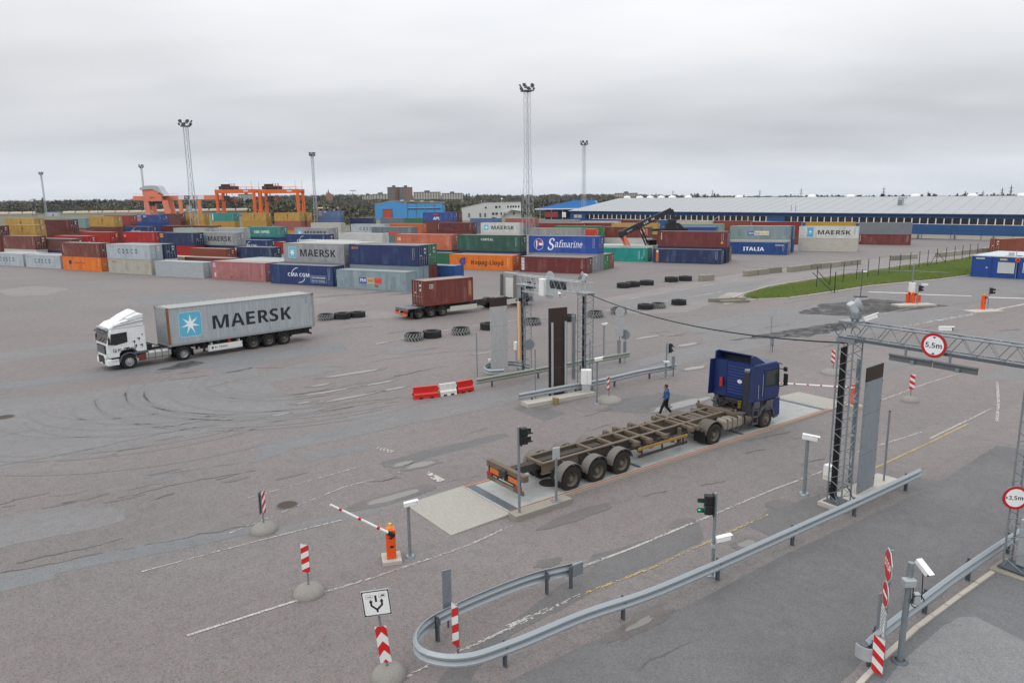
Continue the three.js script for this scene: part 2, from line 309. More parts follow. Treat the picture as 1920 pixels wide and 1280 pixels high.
// worn paint: a line is many small flakes, of which some are gone
M.lineWhite = std(0xb9b5af, 0.8, 0, { map: grime, side: THREE.DoubleSide }); M.lineYellow = std(0xb09c6c, 0.8, 0, { map: grime, side: THREE.DoubleSide }); M.lineOrange = std(0x9a5638, 0.75, 0, { map: grime, side: THREE.DoubleSide });
function marking(name, pts, w, keep, mat, y = 0.017, f = 0.10) {
  const p = typeof pts === 'string' ? P(pts) : pts, pos = [], uv = [];
  for (let k = 0; k + 1 < p.length; k++) {
    const a = p[k], b = p[k + 1], l = a.distanceTo(b), n = Math.ceil(l / f), dx = (b.x - a.x) / l, dz = (b.z - a.z) / l, rows = 4;
    for (let i = 0; i < n; i++) for (let r = 0; r < rows; r++) {
      const s = i * l / n, x = a.x + dx * s, z = a.z + dz * s;
      if (rnd() > keep + 0.9 * fbm(x * 0.7, 4, z * 0.7, 3) + 0.12) continue;
      const o0 = (r / rows - 0.5) * w + rnd(-0.006, 0.006), o1 = ((r + 1) / rows - 0.5) * w + rnd(-0.006, 0.006), e = l / n + rnd(-0.03, 0.02);
      const c = [[x - dz * o0, z + dx * o0], [x + dx * e - dz * o0, z + dz * e + dx * o0], [x + dx * e - dz * o1, z + dz * e + dx * o1], [x - dz * o1, z + dx * o1]];
      for (const q of [0, 2, 1, 0, 3, 2]) { pos.push(c[q][0], y, c[q][1]); uv.push(c[q][0] / 2, c[q][1] / 2); }
    }
  }
  if (!pos.length) return;
  const g = new THREE.BufferGeometry(); g.setAttribute('position', new THREE.Float32BufferAttribute(pos, 3)); g.setAttribute('uv', new THREE.Float32BufferAttribute(uv, 2)); g.computeVertexNormals(); g.userData.done = true;
  return struct(name, g, mat);
}
marking('lane_line', '350,1192 560,1125', 0.10, 0.8, M.lineWhite); marking('lane_line', '560,1125 690,1086 870,1026 960,985', 0.09, 0.4, M.lineWhite);
marking('lane_line', '265,1072 480,1015 640,975', 0.07, 0.5, M.lineWhite); marking('lane_line', '430,1000 640,915 750,885', 0.09, 0.3, M.lineWhite); marking('lane_line', '460,935 700,868', 0.08, 0.25, M.lineWhite);
marking('lane_line', '1085,1065 1180,1030 1330,968', 0.10, 0.75, M.lineWhite); marking('lane_line', '1330,968 1440,922 1545,883', 0.09, 0.45, M.lineWhite);
marking('lane_line', '1600,850 1730,810', 0.1, 0.4, M.lineWhite); marking('lane_line', '1745,822 1860,766', 0.1, 0.75, M.lineWhite);
marking('yellow_line', '950,1175 1090,1115', 0.12, 0.5, M.lineWhite); marking('yellow_line', '1090,1115 1230,1062 1330,1015 1440,965', 0.10, 0.42, M.lineYellow);
marking('yellow_line', '1640,878 1740,832 1815,795', 0.10, 0.85, M.lineYellow);
marking('lane_line', '700,1300 790,1255 920,1195 1090,1115', 0.1, 0.4, M.lineWhite);
marking('lane_line', '1870,712 1873,750 1870,790', 0.14, 0.5, M.lineWhite); marking('lane_line', '1655,750 1735,720 1800,700', 0.1, 0.6, M.lineWhite);
marking('lane_line', '1640,592 1725,574', 0.12, 0.6, M.lineWhite); marking('lane_line', '1860,582 1975,560', 0.35, 0.8, M.lineWhite, 0.017, 0.3); marking('lane_line', '1700,612 1860,582', 0.5, 0.25, M.lineWhite, 0.017, 0.3);
marking('lane_line', '705,645 800,625 920,605 1060,592 1150,580 1290,558 1360,545', 0.16, 0.6, M.lineWhite, 0.017, 0.25);
marking('lane_line', '1120,548 1260,530 1420,512 1560,495', 0.15, 0.4, M.lineWhite, 0.017, 0.25);
for (let i = 0; i < 6; i++) marking('lane_dash', `${1180 + i * 46},${560 - i * 8} ${1200 + i * 46},${556.5 - i * 8}`, 0.14, 0.7, M.lineWhite, 0.017, 0.2);
marking('stop_line', '798,886 828,902', 0.35, 0.55, M.lineWhite); marking('stop_line', '705,838 735,848', 0.3, 0.15, M.lineWhite);
// curved rubber marks left by turning lorries
(function tyreMarks() {
  const pos = [], uv = [], col = [];
  const strip = (c, r, a0, a1, w) => { const n = 60; for (let i = 0; i < n; i++) { const f = q => { const a = a0 + (a1 - a0) * q / n; return [Math.cos(a), Math.sin(a)]; }, p = f(i), q = f(i + 1); if (fbm(p[0] * 3 + r, 2, p[1] * 3, 3) < -0.28) continue; const c4 = [[c.x + p[0] * r, c.z + p[1] * r], [c.x + q[0] * r, c.z + q[1] * r], [c.x + q[0] * (r + w), c.z + q[1] * (r + w)], [c.x + p[0] * (r + w), c.z + p[1] * (r + w)]]; for (const k of [0, 1, 2, 0, 2, 3]) { pos.push(c4[k][0], 0.0085, c4[k][1]); uv.push(c4[k][0] / 5, c4[k][1] / 5); col.push(1, 1, 1); } } };
  const c = G(545, 706), c2 = G(300, 742);
  for (let i = 0; i < 13; i++) strip(V(c.x + rnd(-1, 1), 0, c.z + rnd(-1, 1)), rnd(4.5, 12), 0.4 + rnd(0.5), 2.6 + rnd(0.7), rnd(0.10, 0.22));
  for (let i = 0; i < 8; i++) strip(V(c2.x + rnd(-1.5, 1.5), 0, c2.z + rnd(-1.5, 1.5)), rnd(5, 13), 0.6 + rnd(0.5), 2.3 + rnd(0.6), rnd(0.10, 0.22));
  const g = new THREE.BufferGeometry(); g.setAttribute('position', new THREE.Float32BufferAttribute(pos, 3)); g.setAttribute('uv', new THREE.Float32BufferAttribute(uv, 2)); g.setAttribute('color', new THREE.Float32BufferAttribute(col, 3)); g.computeVertexNormals(); g.userData.done = true;
  struct('tyre_marks', g, sheetM('rubberMark', 0.19, 0.183, 0.182));
})();

// manhole covers set in the asphalt
for (const [x, y, r, l] of [[538, 947, 0.42, 'round rusty manhole cover right of the double striped bollard'], [8, 782, 0.5, 'round manhole cover at the left frame edge']]) { const c = G(x, y); const m = thing('manhole_cover', l, 'manhole cover', [c.x, 0, c.z]); mesh('rim', LY([[r * 0.86, 0.004], [r * 0.86, 0.02], [r, 0.02], [r, 0.004]], 32), M.galvDark, m); mesh('lid', CY(r * 0.85, r * 0.85, 0.012, 0, 0.012, 0, 32), M.rustSteel, m); }

// ---------- grass bank with its kerb ----------
M.kerb = std(0xb5ada4, 0.9, 0, { map: grime });
const grassPoly = P('1392,556 1440,541 1520,528 1600,515 1700,500 1790,489 1838,480 1838,512 1760,522 1640,533 1540,548 1480,557 1420,560');
struct('grass_bank', flat(rough2(grassPoly, 0.8, 0.3), 0.06, 3, 0.3), new THREE.MeshStandardMaterial({ color: 0x6c8636, roughness: 1, vertexColors: true }));
(function grass() {
  const blade = new THREE.BufferGeometry(), pp = [];
  for (let i = 0; i < 9; i++) { const a = rnd(6.28), r = rnd(0.28), w = rnd(0.03, 0.06), h = rnd(0.12, 0.3), x = Math.cos(a) * r, z = Math.sin(a) * r, t = rnd(6.28), lx = rnd(-0.1, 0.1), lz = rnd(-0.1, 0.1); pp.push(x - w * Math.cos(t), 0, z - w * Math.sin(t), x + w * Math.cos(t), 0, z + w * Math.sin(t), x + lx, h, z + lz); }
  blade.setAttribute('position', new THREE.Float32BufferAttribute(pp, 3)); blade.computeVertexNormals();
  const pl = grassPoly.map(p => [p.x, p.z]), inside = (x, z) => { let c = false; for (let i = 0, j = pl.length - 1; i < pl.length; j = i++) if ((pl[i][1] > z) !== (pl[j][1] > z) && x < (pl[j][0] - pl[i][0]) * (z - pl[i][1]) / (pl[j][1] - pl[i][1]) + pl[i][0]) c = !c; return c; };
  const xs = pl.map(p => p[0]), zs = pl.map(p => p[1]), x0 = Math.min(...xs), x1 = Math.max(...xs), z0 = Math.min(...zs), z1 = Math.max(...zs), N = 14000;
  const im = new THREE.InstancedMesh(blade, std(0xffffff, 0.95, 0, { side: THREE.DoubleSide }), N), m = new THREE.Matrix4(), c = new THREE.Color(); let n = 0;
  for (let tries = 0; n < N && tries < 200000; tries++) { const x = rnd(x0, x1), z = rnd(z0, z1); if (!inside(x, z)) continue; const k = 0.6 + rnd(0.7) + 0.6 * fbm(x * 0.2, 3, z * 0.2, 3); m.makeRotationY(rnd(6.28)).scale(V(1, k, 1)).setPosition(x, 0.05, z); im.setMatrixAt(n, m); const d = 0.5 + 0.9 * fbm(x * 0.15, 7, z * 0.15, 3); im.setColorAt(n++, c.setRGB(0.13 + 0.06 * d + rnd(0.03), 0.21 + 0.05 * d, 0.045 + 0.02 * d)); }
  im.name = 'grass'; im.castShadow = im.receiveShadow = true; im.userData = { kind: 'stuff', label: 'short spring grass on the bank along the fence', category: 'grass' }; scene.add(im);
})();
function kerbLine(name, s, w, h, len = 1.0, mat = M.kerb) {        // kerb stones laid end to end
  const p = P(s), o = new THREE.Group(); o.name = numbered(name); o.userData.kind = 'structure'; scene.add(o);
  for (let k = 0; k + 1 < p.length; k++) { const a = p[k], b = p[k + 1], l = a.distanceTo(b), n = Math.max(1, Math.round(l / len)); for (let i = 0; i < n; i++) { const q0 = a.clone().lerp(b, (i + 0.02) / n), q1 = a.clone().lerp(b, (i + 0.98) / n); q0.y = q1.y = h / 2 + rnd(-0.01, 0.01); mesh('kerb_stone', BM(q0, q1, w, h), mat, o); } }
}
kerbLine('kerb', '1366,563 1392,552 1440,538 1520,524 1600,511 1700,496 1795,484', 0.2, 0.14, 3.2);
kerbLine('kerb', '1366,566 1420,562.5 1480,559.5 1545,550.5 1640,536 1760,525 1818,517', 0.2, 0.14, 3.0);
kerbLine('kerb', '1600,1300 1655,1240 1720,1180 1800,1120 1862,1076', 0.13, 0.1, 0.9);
patch('pavement', '1500,1400 1600,1300 1657,1243 1722,1183 1802,1123 1865,1078 1990,1010 1990,1400', sheetM('pave', 0.16, 0.16, 0.163), 0.05, 0.02, 0.2);
patch('asphalt_patch', '1640,1300 1690,1245 1770,1175 1800,1160 1830,1160 1990,1240 1990,1400 1640,1400', sheetM('pave2', 0.225, 0.225, 0.226), 0.056, 0.05, 0.15);
struct('concrete_apron', flat(rough2(P('1338,562 1366,548 1400,548 1398,565 1360,571'), 0.5, 0.1), 0.02, 4, 0.3), sheetM('apron', 0.36, 0.33, 0.30, 0.95, texA));

// ---------- far woods, town and railway ----------
const onHill = (px, dist) => { const q = A(px, 600, dist); return V(q.x, terrain(q.x, -dist), -dist); };
(function woods() {
  // three crowns of small leaf clumps, spring-bare to full, and a dark conifer
  const crown = (kind) => {
    const pos = [], nor = [];
    const card = (c, s) => { const u = V(rnd(-1, 1), rnd(-1, 1), rnd(-1, 1)).normalize(), w = V(rnd(-1, 1), rnd(-1, 1), rnd(-1, 1)).cross(u).normalize(); const a = c.clone().addScaledVector(u, s), b = c.clone().addScaledVector(u, -s * 0.6).addScaledVector(w, s * 0.8), d = c.clone().addScaledVector(u, -s * 0.6).addScaledVector(w, -s * 0.8), n = V(c.x, c.y - 0.45, c.z).normalize(); for (const q of [a, b, d]) { pos.push(q.x, q.y, q.z); nor.push(n.x, n.y + 0.3, n.z); } };
    const lobes = []; for (let i = 0; i < 7; i++) lobes.push([V(rnd(-0.28, 0.28), rnd(0.42, 0.82), rnd(-0.28, 0.28)), rnd(0.14, 0.26)]);
    if (kind < 2) for (let i = 0; i < (kind ? 150 : 90); i++) { const l = pick(lobes), d = V(rnd(-1, 1), rnd(-1, 1), rnd(-1, 1)).normalize().multiplyScalar(l[1] * Math.cbrt(rnd(0.3, 1))); card(l[0].clone().add(d), rnd(0.05, 0.10)); }
    else for (let i = 0; i < 150; i++) { const h = rnd(0.1, 1), r = 0.24 * (1 - h) + 0.02, a = rnd(6.28); card(V(Math.cos(a) * r * rnd(0.5, 1.1), h, Math.sin(a) * r), rnd(0.04, 0.09)); }
    for (let i = 0; i < 5; i++) { const a = rnd(6.28), t = V(Math.cos(a) * 0.2, rnd(0.5, 0.8), Math.sin(a) * 0.2); for (const q of [V(-0.02, 0, 0), V(0.02, 0, 0.01), t]) { pos.push(q.x, q.y, q.z); nor.push(0, 0.5, 1); } }
    const g = new THREE.BufferGeometry(); g.setAttribute('position', new THREE.Float32BufferAttribute(pos, 3)); g.setAttribute('normal', new THREE.Float32BufferAttribute(nor, 3)); return g;
  };
  const mat = std(0xffffff, 1, 0, { side: THREE.DoubleSide }), lists = [[], [], []];
  const put = (x, z, k, tone) => { const y = terrain(x, z); lists[k].push([x, y - 0.5, z, tone]); };
  for (let i = 0; i < 15000; i++) {
    const d = 440 + 1500 * Math.pow(rnd(), 1.5), az = rnd(-0.72, 0.72), x = Math.tan(az) * d, z = -d;
    const n = fbm(x * 0.006, 4, z * 0.006, 4), e = fbm(x * 0.02 + 9, 1, z * 0.02, 3);
    if (d < 690 && az < -0.34) continue;                                    // the railway
    if (az > -0.21 && az < -0.085 && d < 660) continue;                     // the hall, the office and the canopy
    if (az >= -0.085 && az < 0.035 && d < 590) continue;
    if (az >= 0.035 && d < 540) continue;
    const k = n > 0.22 ? 2 : e > 0 ? 1 : 0; put(x, z, rnd() < 0.82 ? k : 0, n + 0.6 * e + rnd(-0.15, 0.15));
  }
  for (let i = 0; i < 260; i++) { const d = rnd(430, 560), az = rnd(-0.33, -0.215); put(Math.tan(az) * d, -d, 0, rnd(0.1, 0.5)); }
  lists.forEach((l, k) => {
    const im = new THREE.InstancedMesh(crown(k), mat, l.length), m = new THREE.Matrix4(), c = new THREE.Color();
    l.forEach(([x, y, z, t], i) => {
      const d = Math.hypot(x, z), s = (k === 2 ? rnd(9, 15) : rnd(6, 12)) * (d < 560 ? 0.6 : 1);
      m.makeRotationY(rnd(6.28)).scale(V(s * rnd(0.9, 1.4), s, s * rnd(0.9, 1.4))).setPosition(x, y, z); im.setMatrixAt(i, m);
      const f = rnd(0.75, 1.25);
      if (k === 2) c.setRGB(0.045 * f, 0.062 * f, 0.045 * f); else if (t > 0.12) c.setRGB(0.19 * f, 0.19 * f, 0.075 * f); else if (t > -0.15) c.setRGB(0.16 * f, 0.14 * f, 0.085 * f); else c.setRGB(0.105 * f, 0.11 * f, 0.075 * f);
      im.setColorAt(i, c);
    });
    im.name = ['bare_woodland', 'budding_woodland', 'conifer_woodland'][k]; im.castShadow = im.receiveShadow = true; scene.add(im);
    im.userData = { kind: 'stuff', label: ['brown leafless woodland along the whole horizon', 'yellow green budding woodland beyond the yard', 'dark conifer woodland on the far rise'][k], category: 'woodland' };
  });
})();

M.winDark = std(0x23282c, 0.25); M.plaster = std(0xc3bcb0, 0.9, 0, { map: grime });
// blocks of flats: walls, roof and every row of windows that can be told apart
function flats(label, px, py, dist, w, h, storeys, bays, turn, wall, endWall) {
  const q = A(px, py, dist), o = thing('apartment_block', label, 'apartment block', [q.x, terrain(q.x, -dist) - 1, -dist], turn, 'blocks of flats on the horizon');
  const d = 13; mesh('wall', [B(w, h, d, 0, h / 2, 0)], wall, o); mesh('end_wall', [B(0.3, h, d - 0.2, w / 2 + 0.1, h / 2, 0)], endWall, o); mesh('roof', [B(w + 0.6, 0.6, d + 0.6, 0, h + 0.3, 0), B(w * 0.2, 2.2, 4, 0, h + 1.6, 0)], M.galvDark, o);
  const win = new THREE.BoxGeometry(w / bays * 0.5, h / storeys * 0.5, 0.2); win.userData.done = true;
  for (let s = 0; s < storeys; s++) for (let b = 0; b < bays; b++) { const m = mesh('window', win, M.winDark, o); m.position.set((b + 0.5) / bays * w - w / 2, (s + 0.55) / storeys * h, d / 2 + 0.05); }
  return o;
}
const brickWall = std(0x8b6a5c, 0.95), greyWall = std(0x7d7a78, 0.95), paleWall = std(0xb9b3a8, 0.95);
flats('left of two tall grey and brick tower blocks on the horizon', 739, 372, 900, 10, 15, 9, 5, -0.5, greyWall, brickWall).position.y = A(739, 372, 900).y - 2;
flats('right of two tall grey and brick tower blocks on the horizon', 761, 372, 900, 10.5, 15, 9, 5, -0.5, greyWall, brickWall).position.y = A(761, 372, 900).y - 2;
flats('long pale block of flats right of the twin towers', 801, 372, 1000, 36, 9, 5, 10, 0.05, paleWall, paleWall).position.y = A(801, 372, 1000).y - 1;
flats('pale lower block of flats further right of the twin towers', 848, 372, 1000, 28, 7.5, 4, 8, 0.05, paleWall, paleWall).position.y = A(848, 372, 1000).y - 1;
flats('pale block of flats just left of the twin towers', 712, 372, 1000, 20, 6, 4, 5, 0.1, paleWall, paleWall).position.y = A(712, 373, 1000).y;
flats('small pale block of flats left of the others on the horizon', 690, 372, 1000, 14, 5.5, 4, 4, 0.1, paleWall, paleWall).position.y = A(690, 374, 1000).y;
flats('pale block of flats seen under the orange crane beam', 462, 375, 1000, 20, 9, 5, 8, 0.3, paleWall, paleWall).position.y = A(462, 376, 1000).y - 1;
flats('long low pale block among trees above the long warehouse', 1174, 370, 1000, 30, 4.5, 3, 9, -0.2, std(0xb8ae98, 0.95), brickWall).position.y = A(1174, 369, 1000).y;
{ const q = A(616, 372, 1000), o = thing('church', 'dark brick church with pointed spire on the horizon', 'church', [q.x, q.y - 2, q.z]); mesh('nave', [B(8, 7, 6, 1, 3.5, 0), EX([[-3, 7], [5, 7], [1, 10]], 6)], brickWall, o); mesh('spire', [B(2, 9, 2, 0, 4.5, 0), new THREE.ConeGeometry(1.5, 6, 6).translate(0, 12, 0)], brickWall, o); mesh('turret', [B(1.4, 8, 1.4, -2.6, 4, 0), new THREE.ConeGeometry(1, 3, 6).translate(-2.6, 9.4, 0)], brickWall, o); }

// a long train of tank wagons
(function train() {
  const tank = M.offwhite, base = A(-60, 402, 640), dirv = V(1, 0, 0.02);
  const w0 = thing('tank_wagon', 'cream tank wagon in the long train on the left, one of many alike', 'tank wagon', [0, 0, 0], 0, 'tank wagons in the train');
  mesh('tank', [new THREE.CylinderGeometry(1.45, 1.45, 10.2, 12).rotateZ(Math.PI / 2).translate(0, 2.75, 0), CY(0.5, 0.5, 0.6, 0, 4.3, 0, 8)], std(0xb8ab9a, 0.7), w0);
  mesh('underframe', [B(11.6, 0.5, 2.4, 0, 1.1, 0), B(2.4, 0.9, 2, -3.8, 0.5, 0), B(2.4, 0.9, 2, 3.8, 0.5, 0)], M.black, w0);
  const y = px => A(px, 404.2 - px * 0.013 + (px > 300 ? -1.2 : 0), 640).y - 0.5;
  let first = true;
  for (let px = -20; px < 640; px += 25) { if (px > 68 && px < 130) continue; const p = A(px, 402, 640); p.y = y(px) - 0.6; if (first) { w0.position.copy(p); w0.rotation.y = 0.02; first = false; } else dup(w0, w0.userData.label, p, 0.02); }
  struct('rail_embankment', [BM(A(-250, 408, 640), A(650, 399, 640), 8, 3)], M.concreteOld);
  const s = A(98, 402, 590), b = thing('railway_shed', 'small pale blue grey shed beside the railway', 'shed', [s.x, s.y - 1.6, s.z]); mesh('wall', B(9, 3.4, 4, 0, 1.7, 0), std(0xaab4c0, 0.8), b); mesh('roof', B(9.4, 0.3, 4.4, 0, 3.55, 0), M.galv, b); mesh('door', B(1, 2, 0.1, 1.5, 1, 2.03), M.galvDark, b);
  for (const [x, w, l] of [[222, 10, 'left of two white low railway buildings behind tank wagons'], [256, 16, 'right of two white low railway buildings behind tank wagons']]) { const p = A(x, 400, 700), o = thing('railway_building', l, 'building', [p.x, p.y - 2.4, p.z]); mesh('wall', B(w, 4.6, 6, 0, 2.3, 0), M.offwhite, o); mesh('roof', B(w + 0.5, 0.4, 6.5, 0, 4.8, 0), M.white, o); for (let i = 0; i < w / 3 - 1; i++) mesh('window', B(1.1, 1.2, 0.1, -w / 2 + 2 + i * 3, 2.4, 3.02), M.winDark, o); }
})();

// ---------- light masts ----------
function latticeMast(label, px, topPx, dist, w0, w1, r) {
  const b = A(px[1], 500, dist); b.y = 0; const t = A(px[0], topPx, dist), h = t.y;
  const o = thing('light_mast', label, 'light mast', [b.x, 0, b.z], 0.5, 'tall floodlight masts of the yard');
  const n = Math.max(6, Math.round(h / 3)), wid = k => k < 0.55 ? w0 + (w1 - w0) * k / 0.55 : w1, legs = [], br = [], c = [[-1, -1], [1, -1], [1, 1], [-1, 1]];
  for (let i = 0; i < n; i++) { const a = wid(i / n) / 2, e = wid((i + 1) / n) / 2, y0 = h * i / n, y1 = h * (i + 1) / n; c.forEach(([x, z], k) => { const [x2, z2] = c[(k + 1) % 4]; legs.push(T([x * a, y0, z * a], [x * e, y1, z * e], r, 5)); br.push(T([x * a, y0, z * a], [x2 * e, y1, z2 * e], r * 0.55, 4)); br.push(T([x2 * a, y0, z2 * a], [x * e, y1, z * e], r * 0.55, 4)); if (i % 3 === 0) br.push(T([x * a, y0, z * a], [x2 * a, y0, z2 * a], r * 0.6, 4)); }); }
  legs.push(T([0.2, 0, 0], [0.1, h, 0], r * 1.2, 5));
  mesh('lattice', legs, M.galvLight, o); mesh('bracing', br, M.galvLight, o);
  mesh('platform', [B(w1 * 2, 0.2, w1 * 2, 0, h - 0.4, 0), ...[0, 1, 2, 3].map(k => T([c[k][0] * w1, h + 0.6, c[k][1] * w1], [c[(k + 1) % 4][0] * w1, h + 0.6, c[(k + 1) % 4][1] * w1], r * 0.6, 4))], M.galvDark, o);
  for (let k = 0; k < 10; k++) { const a = k / 10 * 6.283, R = w1 * 1.35, y = h + (k % 2 ? 0.2 : 1.2); const m = mesh('floodlight', [RB(0.9, 0.8, 0.5, 0.1), B(0.1, 0.7, 0.1, 0, -0.5, -0.2)], M.galvDark, o); m.position.set(Math.cos(a) * R, y, Math.sin(a) * R); m.rotation.set(0.5, -a + Math.PI / 2, 0, 'YXZ'); }
  return o;
}
latticeMast('tallest lattice light mast, in the centre of the picture', [989, 991], 168, 225, 3.1, 1.5, 0.05);
latticeMast('tall lattice light mast left of the orange cranes', [352, 372], 234, 244, 3.0, 1.4, 0.05);
latticeMast('slim lattice light mast right of the orange crane', [591, 598], 291, 400, 2.2, 1.1, 0.06);
latticeMast('slim lattice light mast above the left end of long warehouse', [1093, 1094], 270, 351, 2.0, 1.2, 0.06);
latticeMast('slim light mast just left of the salmon crane', [277, 284], 313, 480, 1.6, 1.0, 0.10);
latticeMast('slim light mast at the far left', [92, 99], 326, 560, 1.6, 1.0, 0.11);
function lampPost(label, px, topPx, dist) { const b = A(px, 500, dist), t = A(px, topPx, dist), y0 = terrain(b.x, -dist); const o = thing('lamp_post', label, 'lamp post', [b.x, y0, -dist], 0, 'thin lamp posts by the railway'); mesh('pole', T([0, 0, 0], [0, t.y - y0, 0], 0.16, 6, 0.1), M.galvDark, o); mesh('lamp_head', [B(2.6, 0.3, 0.4, 0, t.y - y0, 0), RB(0.7, 0.3, 0.6, 0.1, -1.2, t.y - y0 - 0.1, 0), RB(0.7, 0.3, 0.6, 0.1, 1.2, t.y - y0 - 0.1, 0)], M.galvDark, o); }
lampPost('dark lamp post left of the pale blue hall', 669, 357, 400);
lampPost('left one of a pair of thin lamp posts at far left', 74, 375, 520); lampPost('right one of a pair of thin lamp posts at far left', 80, 373, 500); lampPost('thin lamp post left of the salmon crane above tank wagons', 195, 373, 560);

// ---------- electricity pylons on the horizon ----------
function pylon(label, px, topPx, dist) {
  const b = A(px, 500, dist), t = A(px, topPx, dist), y0 = terrain(b.x, -dist), h = t.y - y0, o = thing('pylon', label, 'pylon', [b.x, y0, -dist], 0.4, 'electricity pylons on the horizon'), g = [], r = 0.16;
  for (const [x, z] of [[-1, -1], [1, -1], [1, 1], [-1, 1]]) g.push(T([x * 2.6, 0, z * 2.6], [x * 0.5, h * 0.6, z * 0.5], r, 4), T([x * 0.5, h * 0.6, z * 0.5], [0, h, 0], r, 4));
  for (let i = 0; i < 6; i++) { const a = 2.6 - 2.1 * i / 6, e = 2.6 - 2.1 * (i + 1) / 6, y = h * 0.6 * i / 6, y2 = h * 0.6 * (i + 1) / 6; for (const s of [-1, 1]) g.push(T([-a, y, s * a], [e, y2, s * e], r * 0.6, 4), T([a, y, s * a], [-e, y2, s * e], r * 0.6, 4)); }
  mesh('tower', g, M.galvDark, o); mesh('cross_arm', [0.62, 0.75, 0.88].map((k, i) => T([-3.6 + i * 0.6, h * k, 0], [3.6 - i * 0.6, h * k, 0], r, 4)), M.galvDark, o);
}
[[1646, 349, 700, 'tallest pylon above the warehouse roof near the roof vent'], [1494, 352, 800, 'pylon above the warehouse roof left of the tallest one'], [1418, 355, 950, 'faint pylon above the warehouse roof'], [1331, 355, 1100, 'faint pylon above dark conifers'], [1258, 356, 1100, 'faintest pylon above the conifer rise'], [1880, 346, 600, 'pylon at far right, larger of two'], [1864, 351, 650, 'pylon at far right, smaller of two'], [1829, 357, 700, 'slim pylon left of the far right pair'], [1728, 358, 750, 'slim pylon right of the roof vent'], [1797, 357, 800, 'faint slim pylon in right distance']].forEach(a => pylon(a[3], a[0], a[1], a[2]));

